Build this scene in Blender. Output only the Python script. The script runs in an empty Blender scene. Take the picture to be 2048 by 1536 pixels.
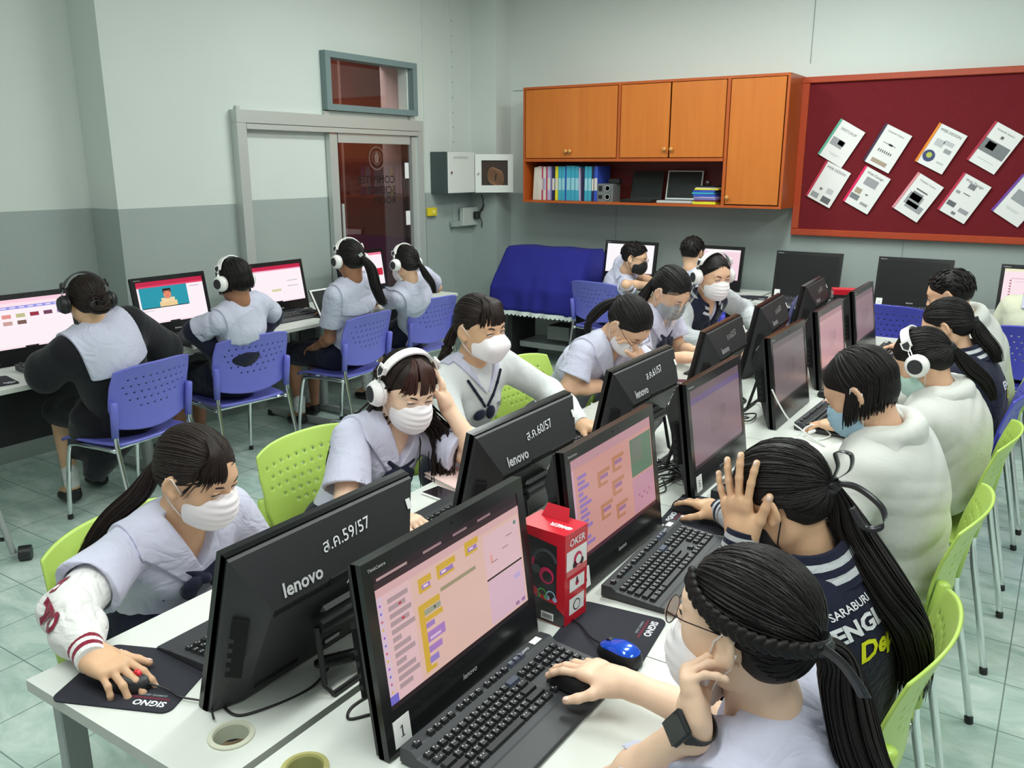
import bpy, math, random, os
import numpy as np
from mathutils import Vector, Matrix, Euler
R = math.radians
SC = bpy.context.scene
COL = SC.collection
random.seed(7)
RNG = np.random.default_rng(7)
H_CAM = 1.75

# ------------------------------------------------------------------ materials
MATS = {}
def mat(name, col=(.8, .8, .8), rough=.5, metal=0., spec=.5, bump=0., bscale=60., var=0., vscale=8.,
        trans=0., coat=0., emit=None, estr=1., sheen=0., alpha=1., sss=0.):
    if name in MATS: return MATS[name]
    m = bpy.data.materials.new(name); m.use_nodes = True
    nt = m.node_tree; N = nt.nodes; L = nt.links
    b = N['Principled BSDF']
    b.inputs['Base Color'].default_value = (*col, 1)
    b.inputs['Roughness'].default_value = rough
    b.inputs['Metallic'].default_value = metal
    b.inputs['Specular IOR Level'].default_value = spec
    b.inputs['Transmission Weight'].default_value = trans
    b.inputs['Coat Weight'].default_value = coat
    b.inputs['Sheen Weight'].default_value = sheen
    b.inputs['Alpha'].default_value = alpha
    if sss:
        b.inputs['Subsurface Weight'].default_value = sss
        b.inputs['Subsurface Radius'].default_value = (.012, .005, .003)
    if emit:
        b.inputs['Emission Color'].default_value = (*emit, 1)
        b.inputs['Emission Strength'].default_value = estr
    tc = N.new('ShaderNodeTexCoord')
    if var:
        n = N.new('ShaderNodeTexNoise'); n.inputs['Scale'].default_value = vscale
        n.inputs['Detail'].default_value = 4
        L.new(tc.outputs['Object'], n.inputs['Vector'])
        mx = N.new('ShaderNodeMix'); mx.data_type = 'RGBA'
        mx.inputs[6].default_value = (*[c * (1 - var) for c in col], 1)
        mx.inputs[7].default_value = (*[min(1, c * (1 + var)) for c in col], 1)
        L.new(n.outputs['Fac'], mx.inputs[0]); L.new(mx.outputs[2], b.inputs['Base Color'])
    if bump:
        n2 = N.new('ShaderNodeTexNoise'); n2.inputs['Scale'].default_value = bscale
        n2.inputs['Detail'].default_value = 3
        L.new(tc.outputs['Object'], n2.inputs['Vector'])
        bp = N.new('ShaderNodeBump'); bp.inputs['Strength'].default_value = bump
        bp.inputs['Distance'].default_value = .004
        L.new(n2.outputs['Fac'], bp.inputs['Height']); L.new(bp.outputs['Normal'], b.inputs['Normal'])
    MATS[name] = m
    return m

def lin(r, g, b):
    f = lambda c: ((c / 255 + .055) / 1.055) ** 2.4 if c > 10 else c / 255 / 12.92
    return (f(r), f(g), f(b))

# ------------------------------------------------------------------ mesh builder
def rotm(ax, ang):
    return Matrix.Rotation(ang, 3, ax)

class MB:
    def __init__(s):
        s.v = []; s.f = []; s.mi = []; s.mats = []; s.M = Matrix.Identity(4)
    def mid(s, m):
        if m not in s.mats: s.mats.append(m)
        return s.mats.index(m)
    def add(s, vs, fs, m):
        k = len(s.v); i = s.mid(m)
        for v in vs: s.v.append(tuple(s.M @ Vector(v)))
        for f in fs: s.f.append(tuple(k + j for j in f)); s.mi.append(i)
        return s
    def box(s, c, d, m, Rm=None, bev=0.):
        hx, hy, hz = d[0] / 2, d[1] / 2, d[2] / 2
        b = min(bev, hx * .95, hy * .95, hz * .95)
        if b <= 0:
            P = [Vector((x * hx, y * hy, z * hz)) for x in (-1, 1) for y in (-1, 1) for z in (-1, 1)]
            F = [(0, 1, 3, 2), (4, 6, 7, 5), (0, 4, 5, 1), (2, 3, 7, 6), (0, 2, 6, 4), (1, 5, 7, 3)]
        else:
            # chamfered box: each corner has 3 verts
            P = []; idx = {}
            for x in (-1, 1):
                for y in (-1, 1):
                    for z in (-1, 1):
                        for a in range(3):
                            q = [x * hx, y * hy, z * hz]
                            for t in range(3):
                                if t != a: q[t] -= (x, y, z)[t] * b
                            idx[(x, y, z, a)] = len(P); P.append(Vector(q))
            F = []
            S = (-1, 1)
            for a in range(3):
                u, w = [t for t in range(3) if t != a]
                for sg in S:
                    q = []
                    for (su, sw) in ((-1, -1), (1, -1), (1, 1), (-1, 1)):
                        k = [0, 0, 0]; k[a] = sg; k[u] = su; k[w] = sw
                        q.append(idx[(*k, a)])
                    F.append(tuple(q) if (sg > 0) == (a != 1) else tuple(reversed(q)))
            for a in range(3):
                u, w = [t for t in range(3) if t != a]
                for su in S:
                    for sw in S:
                        q = []
                        for sa, ax in ((-1, u), (1, u), (1, w), (-1, w)):
                            k = [0, 0, 0]; k[a] = sa; k[u] = su; k[w] = sw
                            q.append(idx[(*k, ax)])
                        F.append(tuple(q))
            for x in S:
                for y in S:
                    for z in S: F.append(tuple(idx[(x, y, z, a)] for a in range(3)))
        c = Vector(c)
        vs = [(Rm @ p if Rm else p) + c for p in P]
        return s.add(vs, F, m)
    def quad(s, a, b, c, d, m): return s.add([a, b, c, d], [(0, 1, 2, 3)], m)
    def tube(s, pts, r, m, n=8, cap=True, flat=None):
        pts = [Vector(p) for p in pts]
        if not hasattr(r, '__len__'): r = [r] * len(pts)
        vs = []; fs = []; pu = None
        for i, p in enumerate(pts):
            t = (pts[min(i + 1, len(pts) - 1)] - pts[max(i - 1, 0)])
            if t.length < 1e-9: t = Vector((0, 0, 1))
            t.normalize()
            if pu is None:
                pu = Vector((0, 0, 1)) if abs(t.z) < .9 else Vector((1, 0, 0))
                if flat is not None: pu = Vector(flat)
            u = (pu - t * pu.dot(t))
            if u.length < 1e-6: u = t.orthogonal()
            u.normalize(); w = t.cross(u); pu = u
            for k in range(n):
                a = 2 * math.pi * k / n
                if flat is not None:
                    vs.append(p + (w * math.cos(a) * r[i] + u * math.sin(a) * r[i] * .18))
                else:
                    vs.append(p + (u * math.cos(a) + w * math.sin(a)) * r[i])
        for i in range(len(pts) - 1):
            for k in range(n):
                k2 = (k + 1) % n
                fs.append((i * n + k, i * n + k2, (i + 1) * n + k2, (i + 1) * n + k))
        if cap:
            fs.append(tuple(reversed(range(n)))); fs.append(tuple((len(pts) - 1) * n + k for k in range(n)))
        return s.add(vs, fs, m)
    def cyl(s, a, b, r, m, n=20, r2=None):
        return s.tube([a, b], [r, r if r2 is None else r2], m, n)
    def lathe(s, prof, m, n=24, c=(0, 0, 0), Rm=None, closed=False):
        vs = []; fs = []; c = Vector(c)
        for (r, z) in prof:
            for k in range(n):
                a = 2 * math.pi * k / n
                p = Vector((r * math.cos(a), r * math.sin(a), z))
                vs.append((Rm @ p if Rm else p) + c)
        for i in range(len(prof) - 1):
            for k in range(n):
                k2 = (k + 1) % n
                fs.append((i * n + k, i * n + k2, (i + 1) * n + k2, (i + 1) * n + k))
        if closed:
            for k in range(n):
                k2 = (k + 1) % n; i = len(prof) - 1
                fs.append((i * n + k, i * n + k2, k2, k))
        else:
            if prof[0][0] > 1e-5: fs.append(tuple(reversed(range(n))))
            if prof[-1][0] > 1e-5: fs.append(tuple((len(prof) - 1) * n + k for k in range(n)))
        return s.add(vs, fs, m)
    def ell(s, c, r, m, Rm=None, nu=16, nv=10):
        vs = []; fs = []; c = Vector(c)
        for i in range(nv + 1):
            t = math.pi * i / nv
            for k in range(nu):
                a = 2 * math.pi * k / nu
                p = Vector((r[0] * math.sin(t) * math.cos(a), r[1] * math.sin(t) * math.sin(a), r[2] * math.cos(t)))
                vs.append((Rm @ p if Rm else p) + c)
        for i in range(nv):
            for k in range(nu):
                k2 = (k + 1) % nu
                fs.append((i * nu + k, (i + 1) * nu + k, (i + 1) * nu + k2, i * nu + k2))
        return s.add(vs, fs, m)
    def prism(s, poly, z0, z1, m, axis='z', Rm=None, c=(0, 0, 0)):
        """poly: 2D points, extruded from z0 to z1 along axis"""
        def P(x, y, z):
            p = {'z': (x, y, z), 'y': (x, z, y), 'x': (z, x, y)}[axis]
            p = Vector(p)
            return (Rm @ p if Rm else p) + Vector(c)
        n = len(poly)
        vs = [P(x, y, z0) for x, y in poly] + [P(x, y, z1) for x, y in poly]
        fs = [tuple(reversed(range(n))), tuple(range(n, 2 * n))]
        for k in range(n): fs.append((k, (k + 1) % n, n + (k + 1) % n, n + k))
        return s.add(vs, fs, m)
    def text(s, body, size, m, M, bold=0., shear=0., align='LEFT', lift=0.):
        vs, fs = text_mesh(body, size, bold, shear, align)
        return s.add([M @ Vector((x, y, lift)) for x, y in vs], fs, m)
    def build(s, name, parent=None, loc=None, smooth=False, bevel=0., auto=None):
        me = bpy.data.meshes.new(name)
        me.from_pydata(s.v, [], s.f)
        for m in s.mats: me.materials.append(m)
        me.polygons.foreach_set('material_index', s.mi)
        if smooth: me.polygons.foreach_set('use_smooth', [True] * len(me.polygons))
        me.update()
        fix_normals(me)
        if auto is not None: me.set_sharp_from_angle(angle=R(auto))
        o = bpy.data.objects.new(name, me); COL.objects.link(o)
        if parent: o.parent = parent
        if loc is not None: o.location = loc
        if bevel:
            b = o.modifiers.new('bevel', 'BEVEL'); b.width = bevel; b.segments = 2; b.limit_method = 'ANGLE'
        return o

import bmesh
def fix_normals(me):
    if len(me.polygons) > 60000: return
    bm = bmesh.new(); bm.from_mesh(me)
    bmesh.ops.recalc_face_normals(bm, faces=bm.faces)
    bm.to_mesh(me); bm.free()

_TX = {}
def text_mesh(body, size, bold=0., shear=0., align='LEFT'):
    key = (body, bold, shear, align)
    if key not in _TX:
        c = bpy.data.curves.new('t', 'FONT'); c.body = body; c.align_x = align
        c.offset = bold; c.shear = shear; c.resolution_u = 2
        o = bpy.data.objects.new('t', c); COL.objects.link(o)
        dg = bpy.context.evaluated_depsgraph_get()
        e = o.evaluated_get(dg); me = e.to_mesh()
        _TX[key] = ([(v.co.x, v.co.y) for v in me.vertices], [tuple(p.vertices) for p in me.polygons])
        e.to_mesh_clear(); bpy.data.objects.remove(o); bpy.data.curves.remove(c)
    v, f = _TX[key]
    return [(x * size, y * size) for x, y in v], f

def empty(name, loc=(0, 0, 0), rz=0.):
    o = bpy.data.objects.new(name, None); COL.objects.link(o)
    o.location = loc; o.rotation_euler = (0, 0, rz); o.empty_display_size = .05
    return o
def tag(o, label=None, cat=None, group=None, kind=None):
    if label: o['label'] = label
    if cat: o['category'] = cat
    if group: o['group'] = group
    if kind: o['kind'] = kind
    return o
def struct(o, label=None):
    o['kind'] = 'structure'
    if label: o['label'] = label
    return o
def kids(o): return [c for c in bpy.data.objects if c.parent == o]
def copy_tree(o, parent=None):
    c = o.copy(); COL.objects.link(c); c.parent = parent
    for k in list(o.children): copy_tree(k, c)
    return c
def basis(x, y, z, o=(0, 0, 0)):
    M = Matrix.Identity(4)
    for i, a in enumerate((x, y, z, o)):
        for j in range(3): M[j][i] = a[j]
    return M
# ================================================================== CAMERA, LIGHT, ROOM
cam = bpy.data.cameras.new('camera'); cam_o = bpy.data.objects.new('camera', cam); COL.objects.link(cam_o)
cam.sensor_width = 36.; cam.lens = 36. * 1685 / 2048; cam.clip_start = .02
cam_o.location = (0, 0, H_CAM)
cam_o.rotation_euler = (R(90 - 14.6), 0, R(33.3))
SC.camera = cam_o
SC.view_settings.view_transform = 'Standard'; SC.view_settings.look = 'None'
SC.view_settings.gamma = 1; SC.view_settings.use_curve_mapping = False
SC.view_settings.exposure = EXPOSURE = 0.0

w = bpy.data.worlds.new('world'); SC.world = w; w.use_nodes = True
w.node_tree.nodes['Background'].inputs[0].default_value = (.90, .98, .95, 1)
w.node_tree.nodes['Background'].inputs[1].default_value = .42

def mat_floor():
    m = mat('floor_tiles', (.5, .6, .55), .22); nt = m.node_tree; N = nt.nodes; L = nt.links; b = N['Principled BSDF']
    tc = N.new('ShaderNodeTexCoord')
    n1 = N.new('ShaderNodeTexNoise'); n1.inputs['Scale'].default_value = 3.2; n1.inputs['Detail'].default_value = 6
    n1.inputs['Roughness'].default_value = .65; n1.inputs['Distortion'].default_value = .6
    mp = N.new('ShaderNodeMapping'); mp.inputs['Scale'].default_value = (1, 2.2, 1)
    L.new(tc.outputs['Object'], mp.inputs['Vector']); L.new(mp.outputs[0], n1.inputs['Vector'])
    cr = N.new('ShaderNodeValToRGB'); e = cr.color_ramp.elements
    e[0].position = .30; e[0].color = (*lin(150, 178, 167), 1); e[1].position = .66; e[1].color = (*lin(208, 222, 214), 1)
    x = e.new(.5) if hasattr(e, 'new') else None
    x.color = (*lin(184, 205, 195), 1)
    L.new(n1.outputs['Fac'], cr.inputs[0])
    # grout lines of 30 cm tiles
    sp = N.new('ShaderNodeSeparateXYZ'); L.new(tc.outputs['Object'], sp.inputs[0])
    def line(out, off):
        a = N.new('ShaderNodeMath'); a.operation = 'ADD'; a.inputs[1].default_value = off; L.new(out, a.inputs[0])
        q = N.new('ShaderNodeMath'); q.operation = 'PINGPONG'; q.inputs[1].default_value = .15; L.new(a.outputs[0], q.inputs[0])
        c = N.new('ShaderNodeMath'); c.operation = 'LESS_THAN'; c.inputs[1].default_value = .0022; L.new(q.outputs[0], c.inputs[0])
        return c
    a = line(sp.outputs[0], -.02 + 30); c = line(sp.outputs[1], -2.795 + 30)
    mx = N.new('ShaderNodeMath'); mx.operation = 'MAXIMUM'; L.new(a.outputs[0], mx.inputs[0]); L.new(c.outputs[0], mx.inputs[1])
    mm = N.new('ShaderNodeMix'); mm.data_type = 'RGBA'; mm.inputs[7].default_value = (*lin(120, 138, 130), 1)
    L.new(mx.outputs[0], mm.inputs[0]); L.new(cr.outputs[0], mm.inputs[6]); L.new(mm.outputs[2], b.inputs['Base Color'])
    bp = N.new('ShaderNodeBump'); bp.inputs['Strength'].default_value = .5; bp.inputs['Distance'].default_value = .002; bp.invert = True
    L.new(mx.outputs[0], bp.inputs['Height']); L.new(bp.outputs[0], b.inputs['Normal'])
    return m
def mat_wall(name, split=1.485):
    m = mat(name, (.7, .8, .75), .55); nt = m.node_tree; N = nt.nodes; L = nt.links; b = N['Principled BSDF']
    tc = N.new('ShaderNodeTexCoord'); sp = N.new('ShaderNodeSeparateXYZ'); L.new(tc.outputs['Object'], sp.inputs[0])
    g = N.new('ShaderNodeMath'); g.operation = 'GREATER_THAN'; g.inputs[1].default_value = split; L.new(sp.outputs[2], g.inputs[0])
    n = N.new('ShaderNodeTexNoise'); n.inputs['Scale'].default_value = 1.7; n.inputs['Detail'].default_value = 5
    L.new(tc.outputs['Object'], n.inputs['Vector'])
    def two(c):
        x = N.new('ShaderNodeMix'); x.data_type = 'RGBA'
        x.inputs[6].default_value = (*[t * .955 for t in c], 1); x.inputs[7].default_value = (*[min(1, t * 1.04) for t in c], 1)
        L.new(n.outputs['Fac'], x.inputs[0]); return x
    lo = two(lin(160, 171, 167)); hi = two(lin(212, 219, 213))
    x = N.new('ShaderNodeMix'); x.data_type = 'RGBA'
    L.new(g.outputs[0], x.inputs[0]); L.new(lo.outputs[2], x.inputs[6]); L.new(hi.outputs[2], x.inputs[7])
    L.new(x.outputs[2], b.inputs['Base Color'])
    n2 = N.new('ShaderNodeTexNoise'); n2.inputs['Scale'].default_value = 90; L.new(tc.outputs['Object'], n2.inputs['Vector'])
    bp = N.new('ShaderNodeBump'); bp.inputs['Strength'].default_value = .12; bp.inputs['Distance'].default_value = .002
    L.new(n2.outputs['Fac'], bp.inputs['Height']); L.new(bp.outputs[0], b.inputs['Normal'])
    return m
M_FLOOR = mat_floor(); M_WALL = mat_wall('wall_paint'); M_WALLD = mat_wall('wall_paint_door', 1.505)
M_CEIL = mat('ceiling_white', lin(235, 238, 234), .8)
M_ALU = mat('brushed_aluminium', lin(196, 202, 198), .38, .35, bump=.05)
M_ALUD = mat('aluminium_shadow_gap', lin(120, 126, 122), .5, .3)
M_BLACK = mat('black_plastic', (.012, .012, .013), .42)
M_DESK = mat('white_laminate', lin(216, 219, 212), .32, var=.015, vscale=3)
M_DESKEDGE = mat('grey_edge_band', lin(196, 198, 190), .5)
M_GREYMET = mat('grey_painted_steel', lin(160, 165, 163), .4, .2)
M_DARK = mat('dark_void', (.01, .01, .01), .8)
M_CHROME = mat('chrome', (.78, .80, .80), .13, 1.)
M_WHITE = mat('white_plastic', lin(238, 238, 236), .35)
M_PAPER = mat('white_paper', lin(240, 240, 238), .7)
M_WOOD = None
def mat_wood(name, c1, c2, rough=.35, ax=(1, 1, 12)):
    m = mat(name, c1, rough, coat=.15); nt = m.node_tree; N = nt.nodes; L = nt.links; b = N['Principled BSDF']
    tc = N.new('ShaderNodeTexCoord'); mp = N.new('ShaderNodeMapping'); mp.inputs['Scale'].default_value = (14, 14, 1.1)
    n = N.new('ShaderNodeTexNoise'); n.inputs['Scale'].default_value = 1.6; n.inputs['Detail'].default_value = 6; n.inputs['Distortion'].default_value = .5
    L.new(tc.outputs['Object'], mp.inputs[0]); L.new(mp.outputs[0], n.inputs['Vector'])
    x = N.new('ShaderNodeMix'); x.data_type = 'RGBA'; x.inputs[6].default_value = (*c1, 1); x.inputs[7].default_value = (*c2, 1)
    L.new(n.outputs['Fac'], x.inputs[0]); L.new(x.outputs[2], b.inputs['Base Color'])
    return m
M_WOODD = mat_wood('orange_wood_door', lin(186, 98, 30), lin(206, 120, 44))
M_WOODF = mat_wood('red_orange_wood_frame', lin(168, 76, 26), lin(186, 90, 32))
M_WOODT = mat_wood('red_orange_board_frame', lin(170, 62, 32), lin(184, 74, 38))

# ---- floor, walls, ceiling
def slab(name, c, d, m, label):
    return struct(MB().box(c, d, m).build(name), label)
slab('floor', (-1.6, 3.4, -.05), (8.4, 8.6, .1), M_FLOOR, 'pale green marbled floor tiles')
slab('ceiling', (-1.6, 3.4, 3.45), (8.4, 8.6, .1), M_CEIL, 'white ceiling above the room')
b = MB()
b.box((-5.05, 3.515, 1.7), (.3, .89, 3.4), M_WALL)                    # pier before the door frame
b.box((-5.05, 4.43, 1.7), (.3, .94, 3.4), M_WALLD)                     # panel behind the slid door
b.box((-5.05, 5.365, 2.125), (.3, .93, .05), M_WALLD)
b.box((-5.05, 5.365, 2.985), (.3, .93, .83), M_WALLD)
b.box((-5.05, 4.87, 2.35), (.3, .06, .44), M_WALLD)
b.box((-5.05, 6.465, 1.7), (.3, 1.27, 3.4), M_WALLD)
b.box((-4.755, 6.925, 1.7), (.29, .35, 3.4), M_WALLD)                  # boxed column in the corner
b.box((-5.29, 1.0, 1.7), (.2, 4.15, 3.4), M_WALL)                      # recessed stretch
struct(b.build('wall_left'), 'white and grey-green painted wall with the sliding door')
slab('wall_back', (-1.6, 7.1, 1.7), (8.4, .2, 3.4), M_WALL, 'white and grey-green painted wall behind the wall cabinets')
slab('baseboard_left', (-4.885, 6.33, .06), (.03, .82, .12), mat('grey_skirting', lin(150, 160, 154), .5), 'grey skirting board along the left wall')
slab('baseboard_back', (-1.5, 6.985, .06), (6.2, .03, .12), mat('grey_skirting'), 'grey skirting board along the back wall')
# thin joint lines and cable strips on the walls
b = MB(); mj = mat('wall_joint', lin(150, 160, 155), .7)
b.box((-1.86, 6.997, 2.95), (.004, .008, .9), mj); b.box((-3.47, 6.997, 1.0), (.004, .008, .78), mj)
b.box((-1.06, 6.997, 1.0), (.004, .008, .42), mj); b.box((-4.4, 6.997, 2.42), (.36, .008, .005), mj)
struct(b.build('trim_1'), 'fine vertical joints in the back wall panelling')
b = MB()
b.box((-4.896, 6.05, 1.75), (.012, .02, 3.4), M_WALLD); b.box((-4.896, 6.45, 1.75), (.02, .03, 3.3), M_WALLD)
for k in range(9): b.cyl((-4.884, 6.45, 1.95 + k * .13), (-4.88, 6.45, 1.95 + k * .13), .006, mj, 6)
struct(b.build('trim_2'), 'painted cable trunking running up the wall beside the door')

# ---- ceiling lamps (real fixtures over the room)
M_TUBE = mat('lamp_tube', (1, 1, 1), .5, emit=(.93, 1., .96), estr=6.)
for i, (x, y) in enumerate([(-2.9, .3), (-3.1, 4.9), (-1.1, .5), (-1.1, 2.9), (-1.5, 5.1), (.9, 1.2), (.9, 3.9)]):
    t = empty('ceiling_lamp', (x, y, 3.4))
    tag(t, ['white twin tube ceiling lamp near the left wall, nearest end', 'white twin tube ceiling lamp near the left wall, far end',
            'white twin tube ceiling lamp over the near end of the middle desks', 'white twin tube ceiling lamp over the middle of the desks',
            'white twin tube ceiling lamp over the far end of the middle desks', 'white twin tube ceiling lamp on the right, nearest',
            'white twin tube ceiling lamp on the right, far end'][i], 'lamp', 'ceiling lamps above the picture')
    MB().box((0, 0, -.03), (.3, 1.24, .06), M_WHITE).build('housing', t)
    for s in (-1, 1): MB().cyl((s * .08, -.6, -.085), (s * .08, .6, -.085), .014, M_TUBE, 10).build('tube', t)
    l = bpy.data.lights.new('lamp', 'AREA'); l.shape = 'RECTANGLE'; l.size = .34; l.size_y = 1.25
    l.energy = [16, 38, 34, 36, 48, 32, 36][i]; l.color = (.94, 1., .97)
    lo = bpy.data.objects.new('lamp_light', l); COL.objects.link(lo); lo.location = (0, 0, -.12); lo.parent = t

# ---- sliding door
X0 = -4.9
d = empty('door_1', (X0, 4.95, 0)); struct(d, 'aluminium framed sliding glass door')
def DB(n): pass
fr = MB()
for y0, y1 in ((-.99, -.91), (.93, 1.0)): fr.box((.03, (y0 + y1) / 2, 1.013), (.08, y1 - y0, 2.026), M_ALU)
fr.box((.03, .005, 2.07), (.085, 1.99, .085), M_ALU); fr.box((.05, .005, 2.005), (.05, 1.83, .035), M_ALU)
fr.box((.015, -.1, 2.125), (.03, .05, .04), M_ALU); fr.box((.015, .9, 2.125), (.03, .04, .04), M_ALU); fr.box((.012, -.93, 2.127), (.02, .03, .026), M_ALU)
fr.build('door_frame', d)
lf = MB()
for y0, y1 in ((-.11, -.03), (.86, .93)): lf.box((.03, (y0 + y1) / 2, .99), (.045, y1 - y0, 1.98), M_ALU)
lf.box((.03, .41, 1.95), (.045, .86, .07), M_ALU); lf.box((.03, .41, .06), (.045, .86, .12), M_ALU)
lf.box((.0, .82, 1.0), (.03, .05, 1.98), M_ALUD)
lf.build('door_leaf', d)
mg = mat('tinted_glass', (.46, .33, .34), .03, trans=1., spec=.8)
MB().box((.03, .42, 1.02), (.006, .84, 1.85), mg).build('glass_pane', d)
t = MB(); mtx = mat('black_vinyl', (.006, .006, .006), .5)
Mt = basis((0, -1, 0), (0, 0, 1), (-1, 0, 0), (X0 + .036, 0, 0))
def dtext(s, y, z, size):
    # written to be read from the corridor side: mirrored here
    M = basis((0, -1, 0), (0, 0, 1), (-1, 0, 0), (.036, y - 4.95, z))
    t.text(s, size, mtx, M)
dtext('COMPUTER', 5.60, 1.60, .088); dtext('SCIENCE', 5.60, 1.515, .088); dtext('ROOM', 5.60, 1.43, .088)
me = mat('emblem_vinyl', lin(120, 96, 88), .5)
for r0, r1 in ((.085, .095), (.05, .056)):
    P = [(.036, .43 + r0 * math.cos(a * math.pi / 12), 1.80 + r0 * math.sin(a * math.pi / 12)) for a in range(24)]
    Q = [(.036, .43 + r1 * math.cos(a * math.pi / 12), 1.80 + r1 * math.sin(a * math.pi / 12)) for a in range(24)]
    t.add(P + Q, [(k, (k + 1) % 24, 24 + (k + 1) % 24, 24 + k) for k in range(24)], me)
t.add([(.036, .41, 1.76), (.036, .45, 1.76), (.036, .46, 1.82), (.036, .43, 1.85), (.036, .40, 1.82)], [(0, 1, 2, 3, 4)], me)
t.build('lettering', d)
t = MB()
t.box((.04, .80, 1.70), (.003, .05, .13), M_PAPER); t.box((.04, .80, 1.30), (.003, .055, .12), M_PAPER); t.build('paper_note', d)
hb = MB(); hb.box((.055, -.005, 1.3), (.02, .022, .3), M_ALU, bev=.004); hb.build('door_handle', d)
# corridor beyond the glass
mb_ = mat('corridor_brown', lin(120, 66, 48), .6, var=.3, vscale=3); mcd = mat('corridor_wall', lin(120, 112, 112), .7)
b = MB(); b.box((-6.3, 5.6, 1.6), (.05, 3.2, 3.2), mb_)
for k in range(7): b.box((-6.26, 4.5 + k * .32, 1.9), (.02, .012, 2.0), mat('corridor_gap', lin(170, 150, 140), .6))
b.box((-6.2, 5.2, 1.6), (.2, .34, 3.2), mcd)
b.box((-5.75, 5.6, -.02), (1.1, 3.2, .04), mat('corridor_floor', lin(90, 85, 85), .5))
b.box((-6.1, 5.75, .5), (.3, .8, 1.0), mat('corridor_dark', (.03, .02, .02), .6))
b.box((-5.9, 5.65, 1.13), (.02, .42, .2), mat('corridor_paper', lin(225, 205, 205), .6))
struct(b.build('wall_corridor'), 'brown panelled corridor seen through the tinted glass')
l = bpy.data.lights.new('corridor_fill_light', 'AREA'); l.size = .8; l.energy = 46; l.color = (1, .82, .74)  # unseen lamp, added to brighten the corridor so the door lettering shows
lo = bpy.data.objects.new('corridor_fill_light', l); COL.objects.link(lo); lo.location = (-5.6, 5.5, 3.1)

# ---- transom window
wd = empty('window_1', (X0, 5.365, 2.365)); struct(wd, 'small grey framed window above the sliding door')
mfr = mat('grey_window_paint', lin(118, 138, 138), .5)
f = MB()
f.box((.0, 0, .19), (.12, 1.07, .045), mfr); f.box((0, 0, -.19), (.12, 1.07, .045), mfr)
for s in (-1, 1): f.box((0, s * .508, 0), (.12, .054, .334), mfr)
f.build('window_frame', wd)
MB().box((-.1, 0, 0), (.006, .97, .35), mat('tinted_window_glass', (.40, .30, .32), .04, trans=1., spec=.8)).build('pane', wd)

# ---- electrical boxes, sockets
e1 = empty('equipment_box', (-4.8, 6.32, 1.68)); tag(e1, 'white wall-mounted metal equipment box with a dark grey side, lock at its left edge', 'box')
M_EDARK = mat('dark_grey_steel', lin(70, 82, 82), .5); M_EW = mat('white_painted_steel', lin(222, 226, 220), .4)
MB().box((0, 0, 0), (.19, .4, .36), M_EDARK, bev=.003).build('body', e1)
b = MB(); b.box((.1, 0, 0), (.012, .398, .358), M_EW, bev=.003)
for k in range(9): b.box((.1065, -.11 + k * .024, .13), (.002, .014, .02), mat('label_grey', lin(170, 178, 172), .5))
dd = b.build('door', e1); MB().cyl((.105, -.165, 0), (.118, -.165, 0), .012, M_CHROME, 12).build('lock', dd)
e2 = empty('network_cabinet', (-4.8, 6.64, 1.67)); tag(e2, 'white wall cabinet whose windowed door stands ajar, coiled brown cable inside', 'cabinet')
MB().box((0, 0, 0), (.18, .2, .34), M_EDARK).build('body', e2)
a = R(45); Rm = rotm('Z', a); b = MB()
def dr(u, z, du, dz, m, th=.018, off=0.):
    c = Vector((.1, -.11, 0)) + Rm @ Vector((u, off, 0)); b.box((c.x, c.y, z), (du, th, dz), m, Rm=Rm)
dr(.03, 0, .06, .345, M_EW); dr(.335, 0, .05, .345, M_EW); dr(.185, .145, .25, .055, M_EW); dr(.185, -.14, .25, .065, M_EW)
dd = b.build('door', e2)
b = MB(); dr(.185, 0, .26, .25, mat('brown_dark_window', (.045, .03, .022), .15), .004, .012); b.build('window_pane', dd)
b = MB(); c = Vector((.1, -.11, 0)) + Rm @ Vector((.03, -.012, 0)); b.cyl((c.x, c.y, 0), (c.x + .012 * math.sin(a), c.y - .012 * math.cos(a), 0), .01, M_CHROME, 10); b.build('lock', dd)
cb = MB(); mc = mat('brown_cable', lin(150, 110, 80), .6)
for k in range(7):
    pts = []
    for q in range(15):
        an = 2 * math.pi * q / 14
        u = .165 + k * .010 + .045 * math.cos(an); z = -.02 + .075 * math.sin(an) - k * .004
        c = Vector((.1, -.11, 0)) + Rm @ Vector((u, .002 - .001 * k, 0)); pts.append((c.x, c.y, z))
    cb.tube(pts, .0035, mc, 5)
cb.build('cable_coil', e2)
sk = empty('wall_socket', (-4.885, 6.75 - .05, 1.27)); tag(sk, 'grey power socket box with black plug and cords below the metal boxes', 'socket')
b = MB(); b.box((.03, -.06, 0), (.05, .24, .17), mat('socket_grey', lin(186, 194, 188), .5), bev=.004); b.box((.02, -.25, -.06), (.03, .14, .05), M_WALLD)
b.build('socket_box', sk)
b = MB(); b.box((.08, 0, .01), (.05, .07, .07), M_BLACK, bev=.01); b.build('plug', sk)
b = MB()
for k in range(3): b.tube([(.1, .0 + k * .012, .03), (.13, .03 + k * .02, .09), (.12, .05 + .01 * k, .17), (.08, .06, .23)], .005, M_BLACK, 6)
b.tube([(.1, .05, .2), (.12, .08, .05), (.1, .09, -.1)], .005, M_BLACK, 6)
b.tube([(.1, .02, -.0), (.12, .03, -.06), (.1, .05, -.11)], .005, M_BLACK, 6)
b.build('cord', sk)
sw = empty('light_switch', (-4.893, 6.1, 1.335)); tag(sw, 'yellow wall switch beside the sliding door', 'switch')
MB().box((.015, 0, 0), (.03, .13, .075), mat('yellow_plastic', lin(225, 205, 40), .4), bev=.006).build('plate', sw)
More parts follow.
